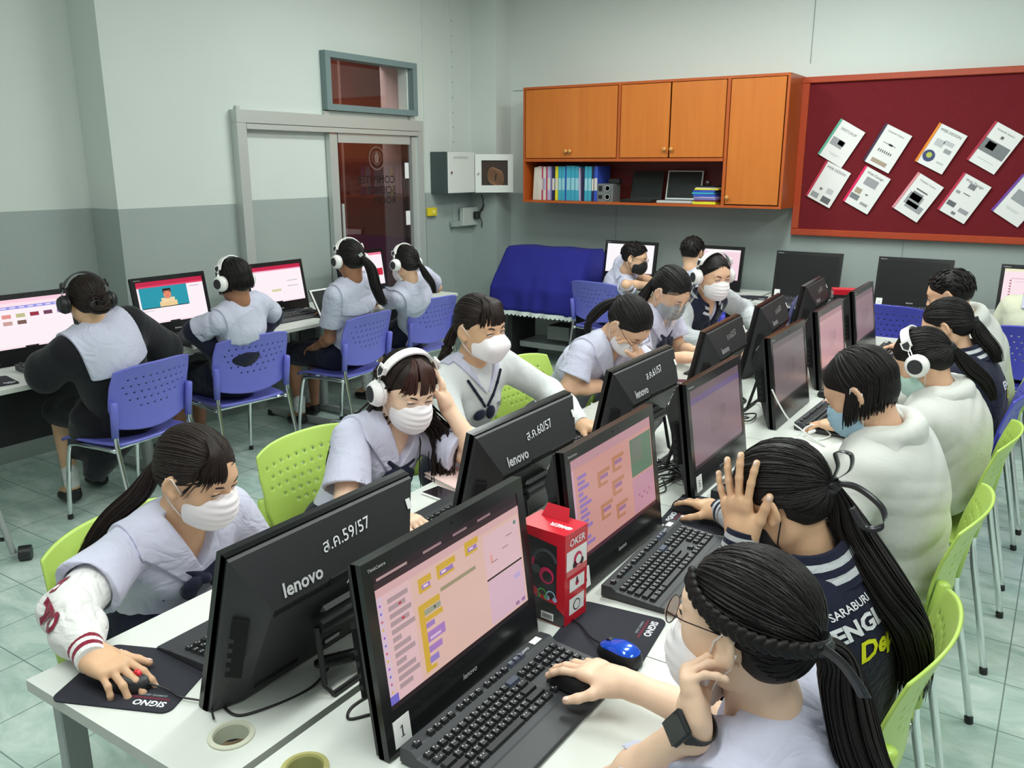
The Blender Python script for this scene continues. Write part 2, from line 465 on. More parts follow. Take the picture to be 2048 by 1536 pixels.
MB().box((.034, .01, 0), (.012, .03, .035), mat('pale_yellow_plastic', lin(240, 225, 120), .4), bev=.003).build('rocker', sw)

# ---- wall cabinets
cbn = empty('wall_cabinet', (-3.05, 6.8, 1.42)); tag(cbn, 'long orange wooden wall cabinet with doors above an open shelf', 'cabinet')
cx = lambda x: x + 3.05
b = MB(); mW = M_WOODF
def cb_(x0, x1, z0, z1, y0=6.6, y1=6.995, m=mW): b.box(((cx(x0) + cx(x1)) / 2, (y0 + y1) / 2 - 6.8, (z0 + z1) / 2 - 1.42), (x1 - x0, y1 - y0, z1 - z0), m)
cb_(-4.215, -1.885, 2.385, 2.405); cb_(-4.215, -1.885, 1.42, 1.44); cb_(-4.215, -4.195, 1.44, 2.385); cb_(-1.905, -1.885, 1.44, 2.385)
cb_(-4.195, -2.355, 1.775, 1.80); cb_(-2.36, -2.335, 1.44, 2.385); cb_(-3.285, -3.262, 1.80, 2.385)
cb_(-4.195, -1.905, 1.44, 2.385, 6.975, 6.99, mat('dark_red_backing', lin(110, 36, 30), .6))
b.build('carcass', cbn)
mk = mat('brass_knob', lin(214, 160, 90), .3, .3)
def cdoor(x0, x1, z0, z1, kn):
    o = MB().box(((cx(x0) + cx(x1)) / 2, 6.603 - 6.8, (z0 + z1) / 2 - 1.42), (x1 - x0 - .006, .018, z1 - z0 - .006), M_WOODD, bev=.002).build('door', cbn)
    for kx, kz in kn:
        MB().lathe([(.005, 0), (.006, .012), (.016, .018), (.017, .026), (.010, .033), (0, .034)], mk, 14, (cx(kx), 6.595 - 6.8, kz - 1.42), rotm('X', R(90))).build('knob', o)
cdoor(-4.19, -3.289, 1.802, 2.383, [(-3.765, 1.862), (-3.725, 1.862)])
cdoor(-3.258, -2.822, 1.802, 2.383, [(-2.85, 1.87)]); cdoor(-2.815, -2.364, 1.802, 2.383, [(-2.79, 1.87)])
cdoor(-2.33, -1.91, 1.445, 2.383, [(-2.305, 1.50)])

# ---- notice board
nb = empty('notice_board', (-.72, 6.98, 1.8)); tag(nb, 'large dark red felt notice board in an orange wooden frame', 'notice board')
mfelt = mat('dark_red_felt', lin(112, 20, 30), .97, bump=.25, bscale=400, sheen=.0, var=.08, vscale=20)
MB().box((0, 0, 0), (2.26, .03, 1.15), mfelt).build('felt_panel', nb)
b = MB(); b.box((0, -.01, .575), (2.34, .06, .045), M_WOODT, bev=.004); b.box((0, -.01, -.57), (2.34, .06, .05), M_WOODT, bev=.004)
for s in (-1, 1): b.box((s * 1.1425, -.01, .004), (.055, .06, 1.096), M_WOODT, bev=.004)
b.build('board_frame', nb)
# booklets pinned on the board
bk = [(-1.565, 1.905, -30, lin(96, 176, 150), 'SKETCHUP', 0), (-1.235, 1.865, -27, lin(60, 44, 72), 'Computer Science', 1),
      (-.875, 1.86, -27, lin(240, 140, 30), 'WEB DESIGN', 2), (-.535, 1.862, -30, lin(180, 40, 66), 'Computer Science', 3),
      (-1.635, 1.60, -27, lin(190, 50, 76), 'WEB DESIGN', 4), (-1.35, 1.562, -28, lin(236, 30, 96), 'Web Design', 5),
      (-.99, 1.515, -31, lin(236, 150, 160), 'Computer Science', 6), (-.685, 1.515, -29, lin(200, 50, 80), 'Web Design', 7),
      (-.335, 1.505, -33, lin(120, 70, 170), 'Computer Science', 8)]
blab = ['white booklet with pale green spine, leftmost of the upper row on the red board', 'white booklet with dark purple spine and a row of small figures',
        'white booklet with orange spine and a round dark blue picture', 'white booklet with dark red spine and a wide dark photo across its cover',
        'white booklet with dark pink spine half covered by the green-spined one above', 'white booklet with hot pink spine, second of the lower row',
        'white booklet with pale pink spine and a big grey house picture', 'white booklet with red spine and several small grey pictures',
        'white booklet with violet spine at the right edge of the red board']
mi_ = [mat('ink_%d' % i, lin(*c), .7) for i, c in enumerate([(104, 106, 110), (160, 163, 166), (196, 199, 200), (128, 132, 134), (70, 76, 120), (190, 200, 90), (176, 160, 140)])]
pics = {0: [(-.03, -.01, .10, .06, 1), (.0, .0, .05, .035, 0), (0, -.09, .09, .004, 2), (0, -.1, .06, .004, 2)],
        1: [(.0, .03, .1, .006, 1), (.01, .03, .03, .015, 0), (0, -.11, .12, .03, 6)] + [(-.05 + k * .016, -.03, .008, .02, 0) for k in range(7)],
        2: [(.03, .05, .07, .03, 2), (.05, .0, .05, .03, 1), (-.03, .03, .06, .05, 2), (.05, -.09, .05, .012, 2)],
        3: [(0, -.01, .185, .09, 3), (-.03, .0, .06, .05, 6), (.0, .075, .02, .02, 0), (0, -.1, .12, .004, 2)],
        4: [(.045, -.11, .07, .045, 0), (-.05, -.11, .06, .04, 1), (-.03, -.05, .02, .02, 3), (.04, -.04, .05, .04, 2)],
        5: [(.0, .06, .10, .06, 1), (-.05, -.03, .05, .04, 6), (-.05, -.08, .07, .04, 3), (.04, -.1, .06, .02, 1), (.02, -.03, .02, .01, 0)],
        6: [(-.01, -.03, .11, .09, 1), (-.01, .0, .08, .06, 3), (.02, -.07, .13, .05, 1), (0, .05, .09, .01, 0)],
        7: [(.0, .09, .05, .035, 3), (-.05, -.07, .06, .035, 0), (.05, -.08, .07, .03, 1), (.0, -.12, .03, .02, 3), (-.06, .02, .03, .02, 1), (0, .03, .05, .006, 0)],
        8: [(.0, .02, .12, .08, 1), (0, -.07, .1, .004, 2), (0, -.08, .08, .004, 2)]}
for i, (x, z, an, sc, tt, k) in enumerate(bk):
    t = empty('booklet', (x, 6.95, z)); t.rotation_euler = (0, -R(an), 0); t['label'] = blab[i]; t['category'] = 'booklet'; t['group'] = 'booklets pinned on the red board'
    b = MB(); b.box((0, 0, 0), (.21, .006, .297), M_PAPER)
    for (px, pz, pw, ph, pm) in pics[k]: b.box((px, -.0035, pz), (pw, .0012, ph), mi_[pm])
    if k == 2:
        b.cyl((-.045, -.003, -.075), (-.045, -.005, -.075), .042, mi_[4], 20); b.cyl((-.045, -.005, -.07), (-.045, -.0056, -.07), .02, mi_[5], 12)
    M = basis((1, 0, 0), (0, 0, 1), (0, -1, 0), (.0, -.0045, .108 if k not in (0,) else .085))
    b.text(tt, {'Computer Science': .017}.get(tt, .027), mi_[0], M, align='CENTER')
    b.build('cover', t)
    MB().box((-.1, -.001, 0), (.016, .012, .297), mat('spine_%d' % i, sc, .4)).build('spine', t)
# ================================================================== DESKS
M_GROM = mat('beige_grommet', lin(206, 206, 186), .45)
M_BRASSG = mat('yellowed_grommet', lin(176, 172, 110), .45)
def table(x0, x1, y0, y1, rz=0., label='', group=None, grom=None, legs='post', gm=None, along='y', z=.75):
    """desk; local frame centred, x0..x1 depth, y0..y1 length"""
    cx_, cy_ = (x0 + x1) / 2, (y0 + y1) / 2
    t = empty('computer_desk', (cx_, cy_, 0), rz); tag(t, label, 'desk', group)
    w, l = x1 - x0, y1 - y0
    tb = MB()
    if grom:
        gx, gy = grom; r = .032
        # top plate with a round hole
        n = 24; ring = [(gx + r * math.cos(2 * math.pi * k / n), gy + r * math.sin(2 * math.pi * k / n)) for k in range(n)]
        out = []
        for k in range(n):
            a = 2 * math.pi * k / n; c, s_ = math.cos(a), math.sin(a)
            tx = ((w / 2 - gx) if c > 0 else (-w / 2 - gx)) / c if abs(c) > 1e-6 else 1e9
            ty = ((l / 2 - gy) if s_ > 0 else (-l / 2 - gy)) / s_ if abs(s_) > 1e-6 else 1e9
            tt = min(tx, ty); out.append((gx + c * tt, gy + s_ * tt))
        corners = [(w / 2, l / 2), (-w / 2, l / 2), (-w / 2, -l / 2), (w / 2, -l / 2)]
        def ang(p): return math.atan2(p[1] - gy, p[0] - gx) % (2 * math.pi)
        for zz in (z, z - .025):
            vs = [(p[0], p[1], zz) for p in ring + out + corners]
            fs = []
            for k in range(n):
                k2 = (k + 1) % n
                a0 = ang(out[k]); a1 = ang(out[k2]); a1 = a1 if a1 > a0 + 1e-9 else a1 + 2 * math.pi
                mid = [2 * n + j for j, c in enumerate(corners) if a0 + 1e-7 < (ang(c) if ang(c) > a0 else ang(c) + 2 * math.pi) < a1 - 1e-7]
                f = [k, n + k] + mid + [n + k2, k2]
                fs.append(tuple(f))
            tb.add(vs, fs, M_DESK)
        for k in range(4):
            a, b2 = corners[k], corners[(k + 1) % 4]
            tb.quad((*a, z), (*b2, z), (*b2, z - .025), (*a, z - .025), M_DESKEDGE)
        tb.build('desk_top', t)
        gb = MB(); gb.lathe([(.031, -.03), (.031, .0), (.033, .0045), (.041, .003), (.0415, 0), (.036, -.001), (.0335, -.03)], gm or M_GROM, 32, (gx, gy, z + .0005), closed=True)
        gb.build('cable_grommet', t)
    else:
        tb.box((0, 0, z - .0125), (w, l, .0248), M_DESK, bev=.0015)
        tb.box((0, 0, z - .0125), (w + .002, l + .002, .019), M_DESKEDGE)
        tb.build('desk_top', t)
    if legs == 'post':
        for sx in (-1, 1):
            for sy in (-1, 1):
                b = MB(); b.box((sx * (w / 2 - .05), sy * (l / 2 - .05), (z - .025) / 2), (.03, .05, z - .027), M_GREYMET, bev=.003)
                b.build('leg', t)
        MB().box((0, 0, z - .05), (.02, l - .15, .045), M_GREYMET).build('rail', t)
    else:
        for sy in (-1, 1):
            b = MB(); yy = sy * (l / 2 - .13)
            b.tube([(-.02, yy, z - .03), (-.02, yy, .05)], .032, M_GREYMET, 14)
            b.box((-.02, yy, z - .045), (w - .12, .05, .03), M_GREYMET, bev=.004)
            b.tube([(-w / 2 + .02, yy, .035), (w / 2 - .02, yy, .035)], .026, M_GREYMET, 8)
            l_ = b.build('leg', t)
            b = MB(); b.box((w / 2 - .02, yy, .022), (.05, .055, .042), M_BLACK, bev=.006); b.box((-w / 2 + .02, yy, .022), (.05, .055, .042), M_BLACK, bev=.006)
            b.build('foot_cap', l_)
        MB().box((-w / 2 + .12, 0, z - .24), (.018, l - .2, .38), mat('dark_modesty_panel', (.02, .02, .022), .5)).build('modesty_panel', t)
    return t
ords = ['nearest', 'second', 'third', 'fourth', 'fifth', 'farthest']
for k in range(6):
    y = .705 + .78 * k
    table(-1.63, -1.062, y + .001, y + .779, 0, 'white desk in the left half of the middle island, %s of its six' % ords[k], 'white desks of the middle island',
          grom=(.20, -.275) if k == 0 else (.20, -.2))
    table(-1.045, -.475, y - .017, y + .76, 0, 'white desk in the right half of the middle island, %s of its six' % ords[k], 'white desks of the middle island',
          grom=(-.20 + .0, .155 - .0) if False else ((-.21, -.245) if k == 0 else (-.205, .15 - .03)), gm=M_BRASSG)
for (y0, y1, dx, lb) in ((1.42, 2.86, 0, 'white wall desk at the left edge under the monitor with a coloured page'), (2.88, 4.06, -.03, 'white wall desk under the monitor showing a video of a presenter'),
                     (4.08, 5.40, -.07, 'white wall desk nearest the sliding door')):
    t = table(-4.64 + dx, -4.0 + dx, y0, y1, 0, lb, 'white desks along the left wall', legs='tee')
for (x0, x1, lb) in ((-3.2, -1.98, 'white desk under the open shelf of the wall cabinet'), (-1.96, -.72, 'white desk holding the two switched-off monitors'), (-.70, .52, 'white desk by the back wall at the right edge')):
    cxx = (x0 + x1) / 2
    table(cxx - .31, cxx + .31, 6.56 - (x1 - x0) / 2, 6.56 + (x1 - x0) / 2, R(-90), lb, 'white desks along the back wall', legs='tee')

# ================================================================== ALL-IN-ONE COMPUTERS
SCOL = {}
def scr_mat(rgb, s=1.):
    k = (rgb, s)
    if k not in SCOL:
        m = mat('screen_%d_%d_%d' % rgb, (.01, .01, .01), .25, spec=.3, emit=lin(*rgb), estr=s)
        SCOL[k] = m
    return SCOL[k]
M_BEZ = mat('glossy_black_bezel', (.010, .010, .011), .22)
M_HOUS = mat('matte_black_housing', (.020, .020, .022), .48, bump=.1, bscale=700)
M_SLOT = mat('vent_black', (.002, .002, .002), .9)
M_LOGO = mat('silver_logo', lin(205, 205, 205), .4, .2)
M_CHALK = mat('white_marker', lin(225, 225, 225), .7)
M_CHALKD = mat('faint_marker', lin(150, 146, 146), .7)
TILT = {}
SW, SH, SZ0 = .443, .249, .083
def aio(x, y, face, tilt, label, group, ui, z=.75, yaw=0., num=None, hand=None, base=(10, 10, 10), white_sticker=True, numcol=None, det=True, rear=True):
    rz = R({'+x': 90, '-x': -90, '-y': 0}[face] + yaw)
    t = empty('desktop_computer', (x, y, z), rz); tag(t, label, 'computer', group)
    M = Matrix.Translation((0, 0, .004)) @ Matrix.Rotation(-R(tilt), 4, 'X')
    b = MB(); b.M = M
    # bezel ring
    W, Hh = .49, .36
    for (cx_, cz, dx, dz) in ((0, SZ0 / 2, W, SZ0), (0, (Hh + SZ0 + SH) / 2, W, Hh - SZ0 - SH), (-(W + SW) / 4, SZ0 + SH / 2, (W - SW) / 2, SH), ((W + SW) / 4, SZ0 + SH / 2, (W - SW) / 2, SH)):
        b.box((cx_, .012, cz), (dx, .024, dz), M_BEZ)
    b.box((0, .018, .18), (W, .012, Hh), M_BEZ)
    b.cyl((0, -.0005, .347), (0, .001, .347), .003, M_SLOT, 10)
    bz = b.build('bezel', t)
    lb = MB(); lb.M = M
    lb.text('lenovo', .0165, M_LOGO if det else M_CHALKD, basis((1, 0, 0), (0, 0, 1), (0, -1, 0), (-.026, -.0008, .036)), bold=.01, shear=.15)
    lb.text('ThinkCentre', .0085, M_LOGO, basis((1, 0, 0), (0, 0, 1), (0, -1, 0), (-.232, -.0008, .341)), bold=.01)
    lb.build('logo', bz)
    if num is not None:
        s = MB(); s.M = M
        s.box((-.205, -.0008, .038), (.042, .0012, .05), M_PAPER)
        s.text(num, .032 if len(num) == 1 else .022, numcol or mat('black_ink', (.03, .03, .03), .7), basis((1, 0, 0), (0, 0, 1), (0, -1, 0), (-.205, -.0018, .027)), align='CENTER')
        if num == '1': s.quad((-.2052, -.0019, .0495), (-.2052, -.0019, .0470), (-.2105, -.0019, .0440), (-.2105, -.0019, .0460), mat('black_ink')); s.quad((-.210, -.0019, .0272), (-.200, -.0019, .0272), (-.200, -.0019, .0290), (-.210, -.0019, .0290), mat('black_ink'))
        s.build('number_sticker', bz)
    # screen
    s = MB(); s.M = M
    s.box((0, .004, SZ0 + SH / 2), (SW, .004, SH), scr_mat(base))
    k = 0
    for (u0, v0, u1, v1, c) in ui:
        d = .0018 - .00006 * (1 + k // 1) * 1.0; k += 1
        d = max(d, -.0012)
        xa, xb = -SW / 2 + u0 * SW, -SW / 2 + u1 * SW; za, zb = SZ0 + v0 * SH, SZ0 + v1 * SH
        s.quad((xa, d, za), (xb, d, za), (xb, d, zb), (xa, d, zb), scr_mat(c))
    s.build('screen', t)
    # rear housing
    h = MB(); h.M = M
    O = [(-.243, .024, .004), (.243, .024, .004), (.243, .024, .356), (-.243, .024, .356)]
    O2 = [(-.243, .032, .004), (.243, .032, .004), (.243, .032, .354), (-.243, .032, .354)]
    I = [(-.188, .060, .024), (.188, .060, .024), (.188, .098, .262), (-.188, .098, .262)]
    h.add(O + O2 + I, [(k, (k + 1) % 4, 4 + (k + 1) % 4, 4 + k) for k in range(4)] + [(4 + k, 4 + (k + 1) % 4, 8 + (k + 1) % 4, 8 + k) for k in range(4)] + [(8, 9, 10, 11)], M_HOUS)
    hs = h.build('rear_housing', t)
    # frame of the slanted top panel and of the plateau, seen from behind: u to the viewer's right
    def plane(p, ux, uz):
        ux = Vector(ux).normalized(); n = ux.cross(Vector(uz)).normalized(); uv = n.cross(ux)
        return M @ basis(ux, uv, n, p), n
    a0 = Vector((.188, .098, .262)); a1 = Vector((.243, .032, .354)); up_ = (a1 - a0); up_.x = 0
    Mp, nrm = plane(Vector((.245, .098, .262)) + Vector((0, .001, .0007)), (-1, 0, 0), up_)
    L_ = up_.length
    v = MB()
    if rear:
        lg = MB(); lg.text('lenovo', .036, M_LOGO if det else M_CHALKD, Mp @ Matrix.Translation((.085, .012, .0012)), bold=.025, shear=.12); lg.build('logo', hs)
        if hand:
            hw = MB(); hw.text(hand, .034, M_CHALK if det else M_CHALKD, Mp @ Matrix.Translation((.20, .052, .0015)) @ Matrix.Rotation(R(3), 4, 'Z'), bold=.004, shear=.08); hw.build('handwriting', hs)
        if white_sticker:
            st = MB(); st.M = Mp; st.box((.455, L_ * .58, .0015), (.013, .022, .001), M_PAPER); st.build('sticker', hs)
        v.M = M; v2 = MB(); v2.M = M; v3 = MB(); v3.M = M
        # vent slots just below the crease and a grip opening
        pn = Vector((0, .232, -.04)).normalized()
        for k in range(46):
            xx = .18 - k * .008
            if abs(xx) < .050: continue
            (v if xx > 0 else v2).box((xx, .0963, .251), (.0045, .003, .013), M_SLOT)
        gp_ = MB(); gp_.M = M; gp_.box((0, .0972, .257), (.095, .006, .016), M_SLOT); gp_.build('grip_slot', hs)
        for k in range(16): v3.box((.17 - k * .007, .0640, .05), (.004, .003, .012), M_SLOT)
        gp_ = MB(); gp_.M = M; gp_.box((-.03, .0645, .052), (.05, .004, .02), M_SLOT); gp_.box((-.03, .067, .052), (.04, .004, .008), M_LOGO); gp_.build('display_port', hs)
        # side recess with ports
        for sx in (1, -1):
            sr = MB(); sr.M = M; sr.box((sx * .2205, .055, .17), (.030, .022, .13), M_SLOT, Rm=rotm('Z', sx * R(-47))); sr.build('side_recess', hs)
            for q in range(4):
                pb = MB(); pb.M = M; pb.box((sx * .2345, .053, .125 + q * .022), (.008, .006, .010), mat('port_grey', lin(44, 45, 48), .4, .5), Rm=rotm('Z', sx * R(-47))); pb.build('usb_port', hs)
        for vv in (v, v2, v3): vv.build('vent_grille', hs)
        # stand: hinge barrel and wire foot
        st = MB()
        p = M @ Vector((0, .100, .168))
        st.cyl(p + Vector((-.075, .012, 0)), p + Vector((.075, .012, 0)), .016, M_BLACK, 18)
        st.box(p + Vector((0, -.004, 0)), (.12, .03, .06), M_BLACK, bev=.008)
        hg = st.build('stand_hinge', t)
        st = MB(); yf = .19
        st.tube([p + Vector((-.078, .012, 0)), (-.082, yf - .02, .02), (-.080, yf, .006), (.080, yf, .006), (.082, yf - .02, .02), p + Vector((.078, .012, 0))], .0062, M_BLACK, 8)
        st.build('stand_foot', t)
    return t
def jit(n, seed): r = random.Random(seed); return [r.random() for _ in range(n)]
W_ = (225, 196, 198); SK = (222, 176, 168)
def ui_scratch(bg, seed=1, big=True):
    """block programming editor, colours as seen from the side"""
    P = lambda f: tuple(int(c) for c in f)
    u = [(0, 0, 1, 1, bg), (0, .93, 1, 1, (38, 24, 30)), (0, .89, 1, .93, (52, 34, 40)), (.02, .945, .2, .965, (170, 140, 140)), (.3, .945, .42, .965, (150, 120, 122)), (.5, .945, .6, .965, (140, 112, 116)), (.68, .945, .78, .965, (140, 112, 116)),
         (0, .83, 1, .89, (205, 164, 165)), (.03, .0, .20, .83, (214, 178, 180)), (0, .045, .035, .83, (206, 180, 196)),
         (.70, .44, .985, .80, (212, 178, 184)), (.70, .05, .985, .42, (206, 172, 186)), (.70, .425, .985, .44, (30, 18, 24)), (0, 0, 1, .035, (36, 24, 28)), (0, .035, .05, .10, (110, 100, 190))]
    for k in range(12):
        y = .77 - k * .058; wd = [.12, .10, .13, .11, .14, .05, .10, .12, .06, .11, .13, .08][k]
        u.append((.06, y - .022, .06 + wd, y + .014, (165, 142, 146)))
        if k in (1, 3): u.append((.06 + wd * .6, y - .012, .06 + wd * .75, y + .004, (180, 40, 60)))
        u.append((.012, y - .012, .022, y + .006, [(150, 90, 190), (110, 110, 190), (190, 90, 100), (200, 170, 60)][k % 4]))
    Y = (200, 162, 56); V = (148, 116, 178); G = (150, 140, 110)
    def blk(x, y, n, w=.13):
        u.append((x, y - .05, x + w, y, Y))
        u.append((x, y - .05 - n * .04, x + .02, y - .05, Y)); u.append((x + .02, y - .05 - n * .04, x + w * .85, y - .055, V))
        u.append((x + .03, y - .08, x + .06, y - .062, (225, 200, 210)))
        u.append((x, y - .07 - n * .04, x + w * .9, y - .05 - n * .04, Y))
    if big:
        blk(.24, .79, 1, .085); blk(.36, .81, 1, .13); blk(.56, .85, 1, .10)
        u.append((.37, .60, .62, .63, G))
        u += [(.22, .10, .255, .58, Y), (.22, .55, .36, .60, Y), (.255, .50, .36, .545, (150, 152, 130)), (.255, .45, .37, .49, Y), (.255, .40, .31, .44, V), (.255, .29, .37, .37, (158, 116, 182)), (.27, .305, .34, .325, (216, 190, 212)), (.255, .21, .34, .26, (158, 116, 182)), (.25, .13, .31, .18, (140, 122, 188)), (.22, .08, .29, .11, Y)]
        u += [(.315, .515, .328, .535, (40, 30, 40)), (.74, .56, .79, .565, (90, 60, 60)), (.83, .62, .88, .625, (90, 60, 60)), (.87, .70, .92, .705, (90, 60, 60)), (.94, .76, .96, .79, (90, 130, 110)), (.735, .565, .75, .63, (215, 150, 140)), (.90, .30, .95, .34, (180, 160, 200)), (.89, .07, .92, .10, (150, 110, 150)), (.94, .07, .97, .10, (150, 110, 150))]
    return u
def ui_scratch3():
    O = (172, 118, 88); V = (146, 104, 138)
    u = [(0, 0, 1, 1, (192, 140, 132)), (0, .90, 1, 1, (178, 134, 142)), (0, 0, 1, .04, (70, 36, 46)), (0, .04, .03, .9, (196, 150, 170)), (.70, .45, .99, .86, (88, 114, 94)), (.72, .60, .86, .84, (104, 110, 98)), (.70, .05, .99, .43, (180, 132, 150))]
    for k in range(13):
        y = .80 - k * .056; u.append((.06, y - .02, .06 + [.1, .08, .12, .05, .09, .13, .08][k % 7], y + .016, (140, 110, 168)))
    for (x, y) in ((.28, .74), (.46, .80), (.44, .56), (.28, .40), (.46, .30)):
        u += [(x, y - .04, x + .15, y, O), (x, y - .14, x + .03, y, O), (x + .03, y - .09, x + .12, y - .05, V), (x, y - .16, x + .11, y - .13, O)]
    for k in range(5): u.append((.76 + k * .035, .22 - (k % 2) * .04, .775 + k * .035, .24 - (k % 2) * .04, (140, 80, 120)))
    return u
def ui_flat(c, c2, seed=3):
    r = random.Random(seed)
    return [(0, 0, 1, 1, c), (0, .90, 1, 1, tuple(int(t * .85) for t in c)), (0, .82, 1, .90, c2), (0, 0, 1, .045, tuple(int(t * .45) for t in c)),
            (.35, .3, .6, .62, tuple(int(t * .96) for t in c)), (.55, .42, .66, .60, tuple(int(t * .92) for t in c))]
def ui_web_left(kind):
    WH = (252, 240, 246); RED = (196, 24, 70)
    u = [(0, 0, 1, 1, WH)]
    if kind == 'page':
        u += [(0, .93, 1, 1, (250, 205, 222)), (0, .80, 1, .86, (150, 150, 226)), (0, .86, 1, .93, (252, 226, 236))]
        cs = [(236, 180, 170), (226, 150, 140), (190, 190, 140), (150, 40, 60), (110, 60, 90), (150, 130, 190), (220, 120, 80), (200, 160, 150), (120, 90, 80)]
        for k in range(6): u.append((.06 + k * .155, .62, .16 + k * .155, .70, cs[k]))
        for k in range(3): u.append((.06 + k * .155, .48, .16 + k * .155, .56, cs[6 + k]))
        for k in range(8): u.append((.22 + k * .1, .815, .28 + k * .1, .845, (222, 214, 246)))
    elif kind == 'video':
        u += [(0, .90, 1, 1, RED), (0, .86, 1, .90, (226, 60, 100)), (.03, .36, .74, .86, (34, 150, 170)), (.05, .36, .72, .38, (30, 40, 50)),
              (.30, .38, .56, .50, (236, 206, 150)), (.33, .48, .53, .58, (240, 214, 170)), (.40, .56, .46, .62, (226, 130, 100)), (.375, .60, .485, .76, (232, 140, 106)), (.37, .70, .49, .80, (40, 24, 24)), (.385, .62, .475, .74, (232, 140, 106)), (.41, .635, .45, .645, (160, 60, 60)), (.39, .70, .42, .71, (60, 30, 30)), (.44, .70, .47, .71, (60, 30, 30)),
              (.78, .78, .93, .80, (190, 180, 190)), (.03, .30, .2, .32, (220, 210, 216))]
    elif kind == 'doc':
        u += [(0, .90, 1, 1, RED), (0, .87, 1, .90, (240, 160, 190)), (.70, .55, .9, .565, (160, 170, 160)), (.70, .40, .9, .415, (160, 170, 160)), (.38, .30, .56, .36, (214, 206, 160))]
    elif kind == 'right':
        u += [(0, .93, 1, 1, (240, 120, 150)), (.84, .28, .98, .50, (206, 30, 60)), (.06, .70, .4, .72, (200, 190, 200))]
    u += [(0, 0, 1, .035, (250, 226, 234)), (.40, .0, .55, .03, (40, 30, 40))]
    return u
lab = 'all-in-one computer '
gL, gR = 'computers of the left row, backs turned', 'computers of the right row, screens showing'
Lrow = [(1.085, 'ส.ค.59/57', 16, 0), (1.855, 'ส.ค.60/57', 13, 0), (2.625, 'ส.ค.61/57', 12, 0), (3.42, 'ส.ค.62/57', 12, 2.5), (4.13, 'ส.ค.63/57', 10, 4), (4.95, 'ส.ค.64/57', 10, 3)]
LL = ['black %sseen from behind, nearest, standing before the girl with the cream varsity sleeve' % lab, 'black %sbacking the girl who rests her cheek on her hand' % lab,
      'black %sseen from behind, beside the girl in the white sweater' % lab, 'black %sseen from behind, in front of the girl with the face shield' % lab,
      'black %sbacking the girl in the navy and grey varsity jacket' % lab, 'black %sseen from behind, farthest of its row, under the red papers' % lab]
for k, (y, hw, tl, yw) in enumerate(Lrow):
    aio(-1.275 + (.01 if k == 0 else 0), y, '-x', tl, LL[k], gL, ui_web_left('doc'), yaw=yw, hand=hw, base=(250, 240, 245), det=(k < 3), white_sticker=True)
Rrow = [(1.165, 7.5, ui_scratch((212, 176, 164)), '1', 'showing yellow and violet code blocks, numbered 1', 0), (1.835, 7.5, ui_scratch3(), '3', 'with orange blocks and a green picture on its pinkish screen', 0),
        (2.575, 8, ui_flat((120, 98, 108), (98, 80, 120)), '5', 'with a dim mauve screen, numbered 5', 0), (3.415, 8, ui_flat((108, 97, 100), (112, 98, 102)), None, 'with a dim greyish screen and a white cable plugged in its side', 0),
        (4.12, 8, ui_flat((180, 136, 144), (182, 142, 146)), None, 'with a plain pink screen', 0), (4.865, 8, ui_flat((130, 102, 112), (134, 106, 114)), None, 'with a dim pink screen, farthest of the right row', 0)]
for k, (y, tl, ui, nm, lb_, yw) in enumerate(Rrow):
    aio(-.856, y, '+x', tl, 'black %s%s' % (lab, lb_), gR, ui, yaw=yw, num=nm, det=(k < 2), hand=None)
aio(-4.43, 2.23, '+x', 10, 'black %sat the left edge showing rows of small pictures, numbered 29' % lab, 'lit computers along the left wall', ui_web_left('page'), num='29', numcol=M_CHALKD, yaw=-4, rear=False)
aio(-4.45, 3.10, '+x', 10, 'black %sshowing a video of a presenter on blue' % lab, 'lit computers along the left wall', ui_web_left('video'), num='28', numcol=M_CHALKD, yaw=-2, rear=False)
aio(-4.47, 3.93, '+x', 10, 'black %swith a white page behind the white tablet' % lab, 'lit computers along the left wall', ui_web_left('doc'), yaw=-2, rear=False)
aio(-4.52, 4.83, '+x', 9, 'black %shalf hidden by the girl with the long ponytail, by the door' % lab, 'lit computers along the left wall', ui_web_left('right'), yaw=-2, rear=False)
aio(-3.18, 6.66, '-y', 10, 'black %swith a white screen, right of the blue cloth' % lab, 'computers along the back wall', ui_flat((250, 246, 250), (248, 240, 246), 5)[:1] + [(.7, .2, .9, .5, (246, 236, 236)), (0, 0, 1, .03, (60, 30, 40))], rear=False)
aio(-2.43, 6.66, '-y', 10, 'black %swith a pinkish page, behind the girl with white headphones and varsity jacket' % lab, 'computers along the back wall',
    [(0, 0, 1, 1, (246, 214, 226)), (0, .93, 1, 1, (250, 240, 244)), (.0, .50, .5, .62, (60, 30, 36)), (.04, .53, .12, .60, (200, 40, 70)), (.62, .58, .86, .61, (90, 70, 80)), (0, 0, 1, .03, (60, 40, 50))], rear=False)
aio(-1.645, 6.55, '-y', 10, 'black %sswitched off, left of the two dark ones under the red board' % lab, 'computers along the back wall', [], num='22', numcol=M_CHALKD, base=(14, 16, 14), rear=False)
aio(-.90, 6.52, '-y', 10, 'black %sswitched off, right of the two dark ones under the red board' % lab, 'computers along the back wall', [], num='23', numcol=M_CHALKD, base=(14, 16, 14), rear=False)
aio(-.12, 6.45, '-y', 10, 'black %sshowing a page with a red outlined list, at the right edge' % lab, 'computers along the back wall',
    [(0, 0, 1, 1, (250, 226, 234)), (0, .93, 1, 1, (236, 236, 200)), (.10, .25, .8, .26, (190, 110, 120)), (.10, .25, .105, .75, (190, 110, 120)), (.10, .74, .8, .75, (190, 110, 120))] +
    [(.08, .30 + k * .075, .10, .325 + k * .075, (120, 40, 50)) for k in range(6)] + [(.15, .66, .5, .67, (220, 180, 190))], num='24', numcol=M_CHALKD, rear=False)

